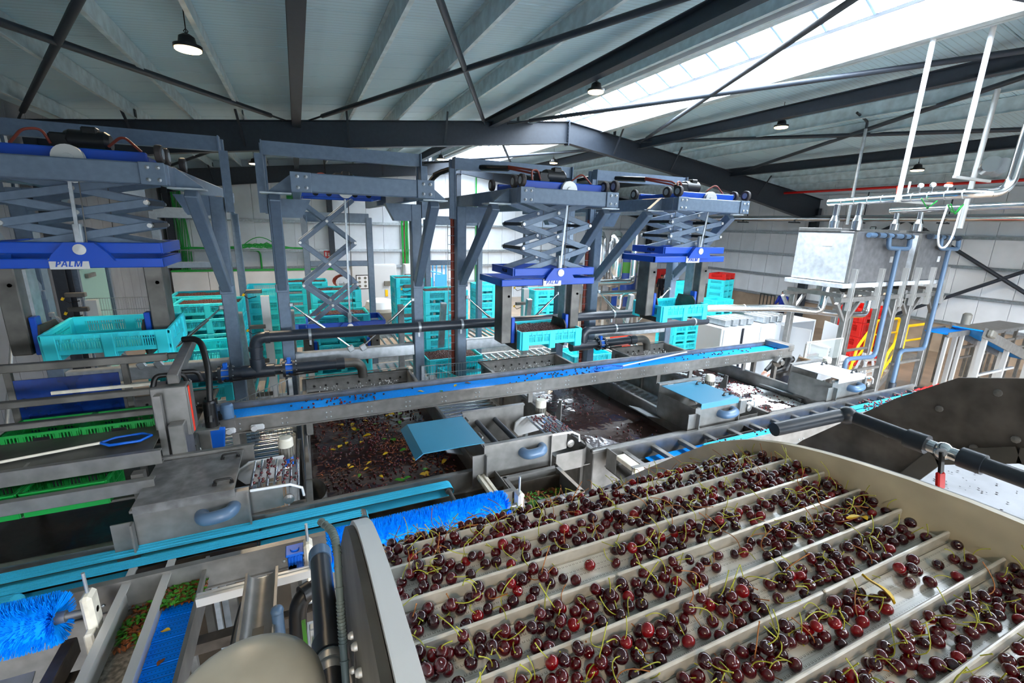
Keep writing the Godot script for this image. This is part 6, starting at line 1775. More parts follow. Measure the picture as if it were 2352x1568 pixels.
func right_side() -> void:
	water_tank(11.15, 13.45, 6.3, 7.6, "nearer of the two, with a white folded face")
	water_tank(13.75, 15.35, 6.3, 7.6, "farther of the two, half behind the first")
	silver_pipes()
	cabinets()
	# red bins and the yellow stair behind the stand
	for k in 4:
		put_bin(20.3, 0.0 + k * 0.565, 10.6, "red bin %s behind the yellow stair" % ["at the bottom of the stack", "second from the bottom of the stack", "third from the bottom of the stack", "topmost in the stack"][k], "", M.bin_red, 0.0).scale = Vector3(1.5, 1.85, 1.3)
	put_bin(14.6, 1.1, 8.5, "open red slatted bin full of cherries beside the grey cabinet", "", M.bin_red).scale = Vector3(1.2, 1.3, 1.2)
	fill_bin(14.6, 1.2, 8.5, "reddish cherries heaped in the open red bin")
	put_bin(19.6, 1.4 + 4 * BH, 17.0, "red slatted bin lying on top of the rearmost sunlit turquoise stack", "", M.bin_red, 0.3)
	for k in 3:
		var wc := thing("white_crate", "white ventilated crate, %s beside the silver ladder" % ["lower left", "lower right", "upper"][k], "crate", P(13.1 + 0.5 * (k % 2), 1.35 + 0.34 * (k / 2), 7.6))
		obj("body", mb().box(Vector3(0, 0.16, 0), Vector3(0.46, 0.32, 0.5), Basis(), 0.02).box(Vector3(0, 0.31, 0), Vector3(0.5, 0.03, 0.54), Basis(), 0.008), M.white, wc)
		var sl := mb()
		for j in 12:
			sl.box(Vector3(-0.17 + 0.068 * (j % 6), 0.10 + 0.09 * (j / 6), 0.252), Vector3(0.03, 0.05, 0.006))
		obj("slot", sl, M.motor, wc)
		if k == 0:
			obj("trestle", mb().box(Vector3(0.25, -0.68, 0), Vector3(1.1, 1.36, 0.5)), M.steel_dull, wc)
	var y := thing("yellow_stair", "bright yellow tubular stair rail with steel steps", "stairs", P(17.6, 0, 8.4))
	for s in 2:
		var z: float = [0.45, -0.45][s]
		obj("handrail", mb().tube(elbow([Vector3(-0.7, 0.3, z), Vector3(-0.5, 1.3, z), Vector3(0.3, 2.15, z), Vector3(1.7, 2.15, z), Vector3(1.75, 0.9, z)], 0.12), 0.045, 10).rod(Vector3(-0.55, 0.75, z), Vector3(0.3, 1.65, z), 0.035, 8).rod(Vector3(0.3, 1.65, z), Vector3(1.75, 1.65, z), 0.035, 8).rod(Vector3(0.3, 0.9, z), Vector3(0.3, 2.15, z), 0.045, 8).rod(Vector3(-0.1, 0.5, z), Vector3(-0.1, 1.72, z), 0.04, 8), M.yellow, y)
		obj("stringer", mb().bar(Vector3(-0.8, 0.06, z), Vector3(0.3, 1.0, z), 0.05, 0.2), M.steel, y)
	for k in 4:
		obj("tread", mb().box(Vector3(-0.62 + 0.25 * k, 0.22 + 0.21 * k, 0), Vector3(0.24, 0.04, 0.86)), M.alu, y)
	obj("landing", mb().box(Vector3(1.0, 0.98, 0), Vector3(1.5, 0.05, 0.9)).box(Vector3(1.7, 0.48, 0.4), Vector3(0.08, 0.96, 0.08)).box(Vector3(1.7, 0.48, -0.4), Vector3(0.08, 0.96, 0.08)).box(Vector3(0.4, 0.48, 0.4), Vector3(0.08, 0.96, 0.08)), M.steel, y)
	# inclined conveyor and tables at the right edge
	var cv := thing("incline_conveyor", "inclined steel conveyor running down to the right edge", "conveyor", P(16.8, 0, 5.8))
	obj("side_plate", mb().bar(Vector3(-0.8, 2.62, 0.35), Vector3(3.4, 1.35, 0.35), 0.03, 0.26).bar(Vector3(-0.8, 2.62, -0.35), Vector3(3.4, 1.35, -0.35), 0.03, 0.26), M.steel, cv)
	obj("belt", mb().bar(Vector3(-0.8, 2.66, 0), Vector3(3.4, 1.39, 0), 0.62, 0.03), M.blue_belt, cv)
	obj("head_motor", mb().lathe([[0.0, 0.0], [0.1, 0.0], [0.1, 0.26], [0.06, 0.3], [0.0, 0.3]], Vector3(-0.7, 2.75, -0.1), Vector3.UP, 14), M.motor, cv)
	obj("drive_cover", mb().box(Vector3(-0.55, 2.58, 0.42), Vector3(0.3, 0.2, 0.12), Basis(Vector3.BACK, -0.3), 0.03), M.motor, cv)
	for px in [-0.5, 1.0, 2.6]:
		obj("leg", mb().ext([[-0.05, -0.05], [0.05, -0.05], [0.05, -0.01], [0.03, -0.01], [0.03, 0.01], [0.05, 0.01], [0.05, 0.05], [-0.05, 0.05]], Vector3(px, 0, 0.3), Vector3(px, 2.5 - 0.3 * (px + 0.5), 0.3)).box(Vector3(px, 1.2 - 0.15 * px, -0.3), Vector3(0.09, 2.4 - 0.3 * px, 0.09)), M.alu, cv)
	obj("tie_rail", mb().box(Vector3(1.0, 0.8, 0.3), Vector3(3.2, 0.06, 0.06)).box(Vector3(0.6, 1.4, 0.3), Vector3(2.2, 0.06, 0.06)), M.alu, cv)
	var bc := thing("feed_conveyor", "short blue topped feed conveyor beside the inclined conveyor", "conveyor", P(15.6, 0, 6.05))
	obj("belt", mb().box(Vector3(0, 2.56, 0), Vector3(1.0, 0.03, 0.5)), M.blue_belt, bc)
	obj("side_plate", mb().box(Vector3(0, 2.55, 0.27), Vector3(1.1, 0.14, 0.02)).box(Vector3(0, 2.55, -0.27), Vector3(1.1, 0.14, 0.02)), M.steel, bc)
	obj("leg", mb().box(Vector3(-0.4, 1.24, 0.2), Vector3(0.07, 2.48, 0.07)).box(Vector3(0.4, 1.24, 0.2), Vector3(0.07, 2.48, 0.07)).box(Vector3(0, 0.9, 0.2), Vector3(0.8, 0.06, 0.06)), M.alu, bc)
	var tb := thing("sorting_table", "row of steel sorting frames in front of the right wall", "table", P(21.5, 0, 7.4))
	obj("rail", mb().box(Vector3(0, 1.9, 0.4), Vector3(5, 0.1, 0.06)).box(Vector3(0, 1.55, 0.4), Vector3(5, 0.08, 0.06)).box(Vector3(0, 1.2, 0.4), Vector3(5, 0.06, 0.06)).box(Vector3(0, 1.9, -0.4), Vector3(5, 0.1, 0.06)), M.steel, tb)
	for k in 6:
		obj("leg", mb().box(Vector3(-2.4 + k * 0.96, 0.95, 0.4), Vector3(0.08, 1.9, 0.08)).box(Vector3(-2.4 + k * 0.96, 0.95, -0.4), Vector3(0.08, 1.9, 0.08)), M.steel_dull, tb)
	obj("table_top", mb().box(Vector3(0, 1.97, 0), Vector3(5, 0.03, 0.9)), M.steel, tb)
	var ld := thing("step_ladder", "small white and silver step ladder behind the stand legs", "ladder", P(13.9, 0, 6.9))
	for s in [-1.0, 1.0]:
		obj("stile", mb().bar(Vector3(s * 0.22, 0.3, 0.35), Vector3(s * 0.17, 1.9, 0.0), 0.03, 0.05).bar(Vector3(s * 0.22, 0.3, -0.4), Vector3(s * 0.17, 1.9, -0.02), 0.03, 0.05), M.white, ld)
		obj("foot", mb().box(Vector3(s * 0.22, 0.15, 0.36), Vector3(0.05, 0.3, 0.06)).box(Vector3(s * 0.22, 0.15, -0.41), Vector3(0.05, 0.3, 0.06)), M.black, ld)
	for k in 5:
		obj("tread", mb().box(Vector3(0, 0.5 + k * 0.3, 0.30 - k * 0.062), Vector3(0.4, 0.025, 0.1)), M.alu, ld)
	# pumps and tools on a low platform
	var pl := thing("pump_skid", "cluster of teal and black pumps with red valve levers", "pumps", P(11.2, 1.75, 4.6))
	for k in 5:
		obj("pump", mb().lathe([[0.0, -0.2], [0.09, -0.2], [0.1, -0.1], [0.1, 0.12], [0.05, 0.2], [0.0, 0.2]], Vector3(-0.5 + k * 0.24, 0.12 + 0.03 * (k % 2), 0.1 * (k % 3)), Vector3(1, 0, 0.4 * (k % 2)), 14), [M.teal, M.pvc, M.gear, M.black, M.pvc_blue][k], pl)
		obj("lever", mb().bar(Vector3(-0.5 + k * 0.24, 0.25, 0.1), Vector3(-0.36 + k * 0.24, 0.3, 0.12), 0.02, 0.03), M.red, pl)
	obj("platform", mb().box(Vector3(0, -0.05, 0), Vector3(1.5, 0.08, 0.7)).box(Vector3(0, -0.9, 0), Vector3(0.9, 1.7, 0.5)), M.steel_dull, pl)
	# swan necked side plate of the next elevator, its spray pipe and tray, at the right edge
	var pw := thing("neighbour_elevator", "dark swan necked steel side plate of the neighbouring elevator", "conveyor")
	var poly := [Vector2(-0.6, 4.58), Vector2(0.62, 4.53), Vector2(0.82, 4.47), Vector2(1.0, 4.32), Vector2(1.35, 3.96), Vector2(1.7, 3.5), Vector2(1.6, 3.2), Vector2(0.95, 3.85), Vector2(0.82, 4.10), Vector2(0.6, 4.22), Vector2(-0.6, 4.26)]
	var m := mb()
	var pg := PackedVector2Array(poly)
	var tr := Geometry2D.triangulate_polygon(pg)
	for side in 2:
		var x := 2.30 + 0.014 * side
		for k in range(0, tr.size(), 3):
			var q: Array[Vector3] = []
			for j in 3:
				q.append(P(x, pg[tr[k + j]].y, pg[tr[k + j]].x))
			var n := (q[1] - q[0]).cross(q[2] - q[0])
			if (n.x > 0) != (side == 1):
				q = [q[0], q[2], q[1]]
			m.tri(q[0], q[1], q[2])
	for k in poly.size():
		var a: Vector2 = poly[k]
		var b: Vector2 = poly[(k + 1) % poly.size()]
		m.quad(P(2.30, a.y, a.x), P(2.314, a.y, a.x), P(2.314, b.y, b.x), P(2.30, b.y, b.x))
	obj("side_plate", m, M.plate_dark, pw)
	var fl := mb()
	for k in 5:
		var a: Vector2 = poly[6 + k] if k < 5 else poly[0]
		var b: Vector2 = poly[(7 + k) % poly.size()]
		if k < 4:
			fl.bar(P(2.293, a.y + 0.03, a.x), P(2.293, b.y + 0.03, b.x), 0.012, 0.06)
	obj("flange_strip", fl, M.steel_dull, pw)
	var bo := mb()
	for q in [[0.7, 4.45], [0.45, 4.44], [0.85, 4.33], [0.62, 4.30], [1.0, 4.15], [0.35, 4.32], [1.2, 3.95], [0.3, 4.29], [0.5, 4.27], [0.72, 4.22]]:
		bo.lathe([[0.0, 0.0], [0.014, 0.0], [0.012, 0.006], [0.0, 0.009]], P(2.296, q[1], q[0]), Vector3.LEFT, 10)
	obj("bolt", bo, M.steel, pw)
	obj("wet_tray", mb().box(P(3.0, 3.70, 0.5), Vector3(1.5, 0.012, 1.6), Basis(Vector3.BACK, 0.12)).box(P(2.55, 3.70, 0.78), Vector3(0.6, 0.10, 0.03)), M.steel_brushed, pw)
	obj("stand", mb().box(P(2.4, 1.8, 0.3), Vector3(0.1, 3.7, 0.1)), M.steel_dull, pw)
	var bits := []
	for k in 260:
		bits.append(Transform3D(Basis(Vector3.UP, rng.randf() * 6.0).scaled(Vector3.ONE * rng.randf_range(0.5, 1.4)), P(rng.randf_range(2.35, 3.3), 0, rng.randf_range(0.2, 1.1))))
		bits[k].origin.y = 3.712 + (bits[k].origin.x - 3.0) * 0.1206
	tag(swarm("fruit_scraps", mb().ball(Vector3.ZERO, Vector3(0.006, 0.002, 0.004), 6, 4).mesh(), M.cherry_dark, bits), "dark fruit scraps stuck on the grey tray at the right edge", "scraps", "", "stuff")
	var sp := thing("spray_pipe", "black plastic pipe with a steel ball valve along the right guard", "pipe", P(1.93, 4.3, 0.8))
	obj("pipe", mb().tube(elbow([Vector3(-0.33, -0.03, -0.25), Vector3(0.02, 0.0, -0.2), Vector3(0.0, 0.0, 0.07)], 0.05, 5), 0.026, 14).rod(Vector3(0, 0, 0.19), Vector3(-0.01, 0, 0.9), 0.026, 14), M.pvc, sp)
	obj("pipe_elbow", mb().ball(Vector3(0.01, 0.0, -0.19), Vector3(0.038, 0.036, 0.038), 14, 8), M.pvc, sp)
	obj("coupling", mb().rod(Vector3(0, 0, 0.02), Vector3(0, 0, 0.08), 0.034, 14), M.pvc, sp)
	obj("coupling", mb().rod(Vector3(0, 0, 0.17), Vector3(0, 0, 0.23), 0.034, 14), M.pvc, sp)
	obj("ball_valve", mb().rod(Vector3(0, 0, 0.08), Vector3(0, 0, 0.17), 0.022, 12).ball(Vector3(0, 0, 0.125), Vector3(0.03, 0.03, 0.03), 14, 8).rod(Vector3(0, 0, 0.125), Vector3(-0.05, 0.01, 0.14), 0.014, 10), M.chrome, sp)
	obj("valve_lever", mb().bar(Vector3(-0.05, 0.012, 0.14), Vector3(-0.055, -0.10, 0.16), 0.022, 0.008), M.black, sp)
	obj("lever_grip", mb().bar(Vector3(-0.053, -0.055, 0.151), Vector3(-0.0555, -0.11, 0.162), 0.03, 0.014, 0.004), M.red, sp)

func valve(t: Node3D, p: Vector3) -> void:   # a butterfly valve in a pipe along x
	obj("valve_flange", mb().rod(p + Vector3(-0.09, 0, 0), p + Vector3(-0.05, 0, 0), 0.13, 18).rod(p + Vector3(0.05, 0, 0), p + Vector3(0.09, 0, 0), 0.13, 18), M.pvc, t)
	obj("valve_body", mb().rod(p + Vector3(-0.05, 0, 0), p + Vector3(0.05, 0, 0), 0.10, 14).box(p + Vector3(0, 0.10, 0), Vector3(0.06, 0.14, 0.08), Basis(), 0.01), M.gear, t)
	obj("valve_lever", mb().bar(p + Vector3(0, -0.06, 0.16), p + Vector3(0.40, -0.04, 0.18), 0.03, 0.02).rod(p + Vector3(0, -0.05, 0.1), p + Vector3(0, -0.05, 0.17), 0.015, 8), M.black, t)
	var b := mb()
	for k in 8:
		var o := Vector3(0, cos(TAU * k / 8), sin(TAU * k / 8)) * 0.115
		b.rod(p + o + Vector3(-0.11, 0, 0), p + o + Vector3(0.11, 0, 0), 0.009, 6)
	obj("bolt", b, M.galv, t)

func pipes() -> void:
	var t := thing("black_pipe", "long black plastic water pipe crossing in front of the lift posts", "pipe", P(0, 0, 7.55))
	obj("upper_run", mb().tube(elbow([Vector3(-0.70, 2.86, 0), Vector3(-0.70, 3.30, 0), Vector3(6.6, 3.28, 0)], 0.16, 8), 0.085, 18), M.pvc, t)
	obj("elbow_socket", mb().rod(Vector3(-0.70, 3.10, 0), Vector3(-0.70, 3.16, 0), 0.1, 18).rod(Vector3(-0.56, 3.30, 0), Vector3(-0.50, 3.30, 0), 0.1, 18), M.pvc, t)
	obj("tee", mb().rod(Vector3(-0.92, 2.78, 0), Vector3(-0.48, 2.78, 0), 0.102, 18).rod(Vector3(-0.70, 2.78, 0), Vector3(-0.70, 2.98, 0), 0.102, 18), M.pvc, t)
	obj("lower_run", mb().rod(Vector3(-1.62, 2.78, 0), Vector3(-0.9, 2.78, 0), 0.08, 18).rod(Vector3(-0.5, 2.78, 0), Vector3(0.46, 2.78, 0), 0.08, 18).rod(Vector3(0.40, 2.78, 0), Vector3(0.52, 2.78, 0), 0.095, 18), M.pvc, t)
	obj("outlet_bend", mb().tube(elbow([Vector3(0.5, 2.78, 0), Vector3(0.78, 2.78, 0), Vector3(0.80, 2.52, 0)], 0.16, 8), 0.075, 16), M.steel_dull, t)
	valve(t, Vector3(-1.12, 2.78, 0))
	valve(t, Vector3(-0.28, 2.78, 0))
	for x in [0.05, 1.75, 2.5, 4.75, 5.75]:
		obj("pipe_clamp", mb().rod(Vector3(x - 0.02, 3.293, 0), Vector3(x + 0.02, 3.293, 0), 0.092, 18).box(Vector3(x, 3.2, -0.03), Vector3(0.03, 0.16, 0.03)), M.galv, t)
	var u := thing("black_pipe", "second black plastic water pipe with an upturned elbow, in front of the fourth lift", "pipe", P(0, 0, 7.45))
	obj("upper_run", mb().tube(elbow([Vector3(5.0, 2.72, 0), Vector3(5.0, 3.02, 0), Vector3(8.3, 3.02, 0)], 0.14, 8), 0.085, 18), M.pvc, u)
	obj("tee", mb().rod(Vector3(4.72, 2.72, 0), Vector3(5.2, 2.72, 0), 0.10, 18), M.pvc, u)
	obj("lower_run", mb().rod(Vector3(5.1, 2.72, 0), Vector3(6.25, 2.74, 0), 0.08, 18).rod(Vector3(6.15, 2.74, 0), Vector3(6.3, 2.74, 0), 0.095, 18), M.pvc, u)
	obj("outlet_bend", mb().tube(elbow([Vector3(6.3, 2.74, 0), Vector3(6.62, 2.74, 0), Vector3(6.65, 2.5, 0)], 0.18, 8), 0.08, 16), M.steel_dull, u)
	valve(u, Vector3(5.42, 2.72, 0))
	for x in [5.75, 7.9]:
		obj("pipe_clamp", mb().rod(Vector3(x - 0.02, 3.02, 0), Vector3(x + 0.02, 3.02, 0), 0.092, 18), M.galv, u)

func light_post(x: float, y0: float, y1: float, d: float, where: String) -> void:
	var t := thing("sensor_post", "steel post with small light barrier sensors, %s" % where, "sensor post", P(x, 0, d), 0.0, "sensor posts behind the lifts")
	obj("post", mb().box(Vector3(0.1, y1 / 2 - 0.05, 0), Vector3(0.14, y1 - 0.1, 0.12)), M.alu, t)
	for k in 4:
		var y := y1 - k * (y1 - y0) / 3.2
		var s := obj("sensor", mb().box(Vector3(-0.06, y, 0.08), Vector3(0.26, 0.07, 0.08), Basis(), 0.008), M.steel_dull, t)
		obj("sensor_cable", mb().tube([Vector3(-0.18, y, 0.08), Vector3(-0.24, y - 0.06, 0.08), Vector3(-0.16, y - 0.13, 0.08), Vector3(-0.03, y - 0.1, 0.06)], 0.008, 5), M.black, s)
		obj("plug", mb().rod(Vector3(-0.24, y - 0.08, 0.08), Vector3(-0.22, y - 0.04, 0.08), 0.02, 8), M.yellow, s)

func mesh_fence(a: Vector3, b: Vector3, h0: float, h1: float, where: String) -> void:   # upright wires between a and b, top from h0 to h1 above
	var t := thing("wire_fence", "galvanised wire mesh fence panel, %s" % where, "fence", a)
	var n := int(a.distance_to(b) / 0.05)
	var wires := []
	var v := b - a
	for k in n + 1:
		var u := float(k) / n
		var w := mb().rod(v * u, v * u + Vector3(0, lerpf(h0, h1, u), 0), 0.004, 4)
		obj("wire", w, M.galv, t)
	for k in 4:
		obj("cross_wire", mb().rod(Vector3(0, h0 * (k + 0.97) / 4, 0), v + Vector3(0, h1 * (k + 0.97) / 4, 0), 0.007, 5), M.galv, t)
	for u in [0.0, 1.0]:
		obj("fence_post", mb().box(v * u + Vector3(0, lerpf(h0, h1, u) / 2 - a.y / 2, 0), Vector3(0.05, lerpf(h0, h1, u) + a.y, 0.05)), M.galv, t)

func roller_track(x0: float, x1: float, d0: float, d1: float, y: float, where: String, n: int) -> void:
	var t := thing("roller_conveyor", "roller conveyor of bright steel rollers, %s" % where, "conveyor", P((x0 + x1) / 2, y, (d0 + d1) / 2), 0.0, "roller conveyors for the bins")
	var w := x1 - x0
	var l := d1 - d0
	var along_x := w > l
	for k in n:
		var u := (k + 0.5) / n - 0.5
		if along_x:
			obj("roller", mb().rod(Vector3(u * w, 0, -l / 2), Vector3(u * w, 0, l / 2), 0.04, 10), M.chrome, t)
		else:
			obj("roller", mb().rod(Vector3(-w / 2, 0, u * l), Vector3(w / 2, 0, u * l), 0.04, 10), M.chrome, t)
	for s in [-1.0, 1.0]:
		if along_x:
			obj("side_rail", mb().box(Vector3(0, -0.02, s * (l / 2 + 0.02)), Vector3(w, 0.14, 0.04)), M.galv, t)
		else:
			obj("side_rail", mb().box(Vector3(s * (w / 2 + 0.02), -0.02, 0), Vector3(0.04, 0.14, l)), M.galv, t)
		for z in [-1.0, 1.0]:
			obj("leg", mb().box(Vector3(s * (w / 2 - 0.05), -y / 2 - 0.04, z * (l / 2 - 0.06)), Vector3(0.08, y - 0.08, 0.08)), M.galv, t)

func back_wall_things() -> void:
	# green cables on trays
	var g := thing("cable_tray", "wire tray heaped with bright green cables along the back wall", "cable tray", P(-2.5, 3.40, 29.0))
	obj("tray", mb().box(Vector3(0, -0.06, 0), Vector3(7.2, 0.02, 0.5)), M.galv, g)
	for k in 16:
		var pts := []
		for j in 25:
			var u := j / 24.0
			pts.append(Vector3(-3.5 + 6.6 * u, 0.05 + 0.30 * rng.randf() * exp(-pow((u - 0.62) * 6.0, 2.0)) + 0.03 * sin(u * 20.0 + k), 0.2 * sin(k * 2.1 + u * 4.0)))
		obj("green_cable", mb().tube(pts, 0.022, 6), M.green_cable, g)
	var arch := []
	for j in 13:
		var u := j / 12.0
		arch.append(Vector3(-0.4 + 2.0 * u, 0.02 + 0.62 * sin(PI * u), 0.15))
	obj("green_cable", mb().tube(arch, 0.025, 6), M.green_cable, g)
	for q in [[-5.65, 7.0, 2.2, 28.9, "beside the left rear column", 14], [6.15, 6.0, 1.1, 29.2, "rising behind the second lift's right post", 8], [0.35, 3.3, 1.2, 28.8, "dropping from the tray beside the second lift", 4], [-0.2, 7.6, 5.6, 28.6, "hanging below the far rafter", 7], [10.9, 8.0, 1.0, 28.6, "thin one near the middle of the back wall", 2]]:
		var v := thing("cable_bundle", "bundle of green cables, %s" % q[4], "cables", P(q[0], q[2], 29.72), 0.0, "green cable bundles on the back wall")
		for k in q[5]:
			var pts := []
			for j in 9:
				var u := j / 8.0
				pts.append(Vector3(0.055 * (k - q[5] * 0.5) + 0.06 * sin(u * 5.0 + k) * (1.0 if q[5] > 9 else 0.15), u * (q[1] - q[2]), 0.05 * cos(k * 1.7)))
			obj("cable", mb().tube(pts, 0.028, 6), M.rust if q[5] == 8 and k == 3 else M.green_cable, v)
	var dr := thing("cable_drop", "green cable loop bending down from the tray end", "cables", P(-2.1, 1.6, 29.72))
	obj("cable", mb().tube(elbow([Vector3(-0.4, 1.7, 0), Vector3(0.1, 1.7, 0), Vector3(0.1, 0, 0)], 0.3, 6), 0.05, 8), M.green_cable, dr)
	# low white cabin wall with a green edge
	var c := thing("white_cabin", "low white panel cabin with a thin green top edge in front of the back wall", "cabin", P(-1.9, 0, 27.0))
	for k in 5:
		obj("panel", mb().box(Vector3(-3.0 + k * 1.5, 1.22, 0), Vector3(1.48, 2.44, 0.5), Basis(), 0.01), M.panel, c)
	obj("green_edge", mb().box(Vector3(0, 2.47, 0.02), Vector3(7.5, 0.06, 0.54)), M.green_cable, c)
	# electrical cabinets
	for k in 2:
		var e := thing("wall_cabinet", "tall grey cabinet with framed sign, %s" % ["left and wider, with a yellow isolator", "right and narrower, beside the green cables"][k], "cabinet", P([3.4, 5.55][k], 0, 24.5))
		var w: float = [2.2, 1.2][k]
		obj("carcass", mb().box(Vector3(0, 1.45, 0), Vector3(w, 2.9, 0.6), Basis(), 0.012), M.cab, e)
		obj("door", mb().box(Vector3(0, 1.48, 0.31), Vector3(w - 0.06, 2.76, 0.02), Basis(), 0.006), M.cab, e)
		obj("sign_frame", mb().box(Vector3(-w * 0.28, 2.05, 0.325), Vector3(0.62, 0.72, 0.012)), M.black, e)
		obj("sign_face", mb().box(Vector3(-w * 0.28, 2.05, 0.333), Vector3(0.54, 0.64, 0.01)), M.white, e)
		var ic := mb()
		for j in 6:
			ic.lathe([[0.0, 0.0], [0.07, 0.0], [0.07, 0.006], [0.0, 0.006]], Vector3(-w * 0.28 - 0.14 + 0.28 * (j % 2), 2.25 - 0.2 * (j / 2), 0.338), Vector3.BACK, 10)
		obj("pictogram", ic, M.motor, e)
		if k == 0:
			obj("isolator", mb().box(Vector3(0.55, 1.45, 0.34), Vector3(0.14, 0.34, 0.04), Basis(), 0.01), M.yellow, e)
			obj("side_socket", mb().box(Vector3(0.6, 1.95, 0.36), Vector3(0.3, 0.25, 0.12), Basis(), 0.01), M.motor, e)
	var coil := thing("cable_coil", "coil of rust red cable hung beside the grey cabinets", "cables", P(2.0, 1.9, 25.5))
	for k in 4:
		var pts := []
		for j in 17:
			pts.append(Vector3(0.42 * cos(TAU * j / 16) * (1 + 0.1 * k), 0.34 * sin(TAU * j / 16) + 0.03 * k, 0.05 * k))
		obj("turn", mb().tube(pts, 0.03, 6), M.rust, coil)
	obj("hook_stand", mb().box(Vector3(0, -0.95, -0.1), Vector3(0.06, 1.9, 0.06)), M.galv, coil)
	var sg := thing("fire_sign", "small red and white extinguisher sign on the back wall", "sign", P(1.5, 3.05, 29.72))
	obj("plate", mb().box(Vector3.ZERO, Vector3(0.34, 0.46, 0.02)), M.red, sg)
	obj("symbol", mb().box(Vector3(-0.07, 0.03, 0.012), Vector3(0.08, 0.24, 0.008)).box(Vector3(0.08, 0.08, 0.012), Vector3(0.12, 0.04, 0.008)).box(Vector3(0.09, -0.04, 0.012), Vector3(0.09, 0.12, 0.008)), M.white, sg)
	# boom lift and vessels
	var al := thing("platform_lift", "small light blue work platform lift with railings", "lift", P(7.0, 0, 26.0))
	for x in [-0.5, 0.0, 0.55]:
		for z in [-0.4, 0.4]:
			obj("rail_post", mb().rod(Vector3(x, 1.3, z), Vector3(x, 2.9, z), 0.04, 8), M.sky_blue, al)
	obj("top_rail", mb().rod(Vector3(-0.5, 2.9, 0.4), Vector3(0.55, 2.9, 0.4), 0.04, 8).rod(Vector3(-0.5, 2.9, -0.4), Vector3(0.55, 2.9, -0.4), 0.04, 8).rod(Vector3(-0.9, 2.5, 0.4), Vector3(0.3, 2.25, 0.4), 0.04, 8), M.sky_blue, al)
	obj("basket", mb().box(Vector3(0.25, 1.75, 0.4), Vector3(0.7, 0.9, 0.06)).box(Vector3(0, 1.3, 0), Vector3(1.2, 0.08, 0.9)), M.sky_blue, al)
	obj("control_panel", mb().box(Vector3(-0.55, 2.4, 0.3), Vector3(0.25, 0.6, 0.25), Basis(), 0.02), M.motor, al)
	obj("scissor_base", mb().bar(Vector3(-0.5, 0.4, 0), Vector3(0.5, 1.25, 0), 0.1, 0.12).bar(Vector3(0.5, 0.4, 0.1), Vector3(-0.5, 1.25, 0.1), 0.1, 0.12).box(Vector3(0, 0.25, 0), Vector3(1.4, 0.4, 0.8), Basis(), 0.04), M.sky_blue, al)
	for k in 3:
		var v := thing("steel_vessel", "tall polished steel vessel with a domed top, %s" % ["left of the three", "middle one of the three", "right of the three"][k], "vessel", P(13.6 + 0.75 * k, 0, 20.0 + 0.5 * (k % 2)), 0.0, "polished vessels behind the third lift")
		obj("shell", mb().lathe([[0.0, 1.9], [0.35, 2.0], [0.42, 2.2], [0.42, 4.1], [0.38, 4.5], [0.25, 4.8], [0.0, 4.92]], Vector3.ZERO, Vector3.UP, 24, true), M.chrome, v)
		obj("leg", mb().rod(Vector3(0.25, 0, 0.2), Vector3(0.25, 2.1, 0.2), 0.05, 8).rod(Vector3(-0.25, 0, 0.2), Vector3(-0.25, 2.1, 0.2), 0.05, 8).rod(Vector3(0, 0, -0.3), Vector3(0, 2.1, -0.3), 0.05, 8), M.steel, v)
	var vp := thing("vessel_pipework", "large bent silver pipes around the polished vessels", "pipe", P(15.2, 0, 19.4))
	obj("pipe", mb().tube(elbow([Vector3(-1.5, 2.3, 0), Vector3(0.5, 2.3, 0), Vector3(0.9, 2.3, -0.3), Vector3(0.9, 4.9, -0.3)], 0.35, 8), 0.16, 16).tube(elbow([Vector3(-1.6, 1.75, 0.2), Vector3(0.9, 1.75, 0.2)], 0.2, 4), 0.15, 16).tube(elbow([Vector3(0.4, 1.7, 0.2), Vector3(-0.2, 1.7, 0.2), Vector3(-0.2, 0.9, 0.2), Vector3(-1.0, 0.7, 0.2)], 0.25, 6), 0.16, 16).tube([Vector3(-1.6, 0.75, 0.2), Vector3(0.5, 0.75, 0.2)], 0.16, 16), M.chrome, vp)
	obj("prop", mb().box(Vector3(0.7, 0.85, 0.2), Vector3(0.08, 1.7, 0.08)).box(Vector3(1.05, 0.85, 0.2), Vector3(0.08, 1.7, 0.08)).box(Vector3(-1.2, 0.3, 0.2), Vector3(0.1, 0.6, 0.1)), M.alu, vp)
	var bt := thing("blue_tank", "upright dark blue tank with a green patch behind the vessels", "tank", P(19.6, 0, 25.0))
	obj("shell", mb().lathe([[0.0, 0.0], [0.9, 0.0], [0.9, 3.4], [0.8, 3.55], [0.0, 3.6]], Vector3.ZERO, Vector3.UP, 24), M.tank_blue, bt)
	obj("green_patch", mb().lathe([[0.905, 2.2], [0.905, 2.9]], Vector3.ZERO, Vector3.UP, 24), M.leaf_green, bt)
	var rc := thing("hose_cabinet", "red hose reel cabinet in the far corner", "cabinet", P(24.4, 0.9, 26.3))
	obj("box", mb().box(Vector3(0, 0.75, 0), Vector3(1.1, 1.1, 0.4), Basis(), 0.02), M.red, rc)
	obj("reel_window", mb().rod(Vector3(0, 0.75, 0.2), Vector3(0, 0.75, 0.215), 0.2, 16), M.white, rc)
	obj("stand", mb().box(Vector3(0, -0.35, 0), Vector3(0.8, 1.1, 0.3)), M.tan, rc)
	var door := struct("door_1", mb().box(P(22.6, 1.3, WB + 0.02), Vector3(1.1, 2.6, 0.08), Basis(), 0.01), M.white)
	obj("door_handle", mb().box(P(22.2, 1.2, WB - 0.05), Vector3(0.14, 0.04, 0.05)), M.steel, door)
	var d2 := struct("door_2", mb().box(P(-5.98, 1.7, 18.5), Vector3(0.1, 3.4, 2.2), Basis(), 0.01), M.door_green)
	obj("door_closer", mb().box(P(-5.88, 3.2, 18.2), Vector3(0.08, 0.12, 0.6)), M.steel, d2)
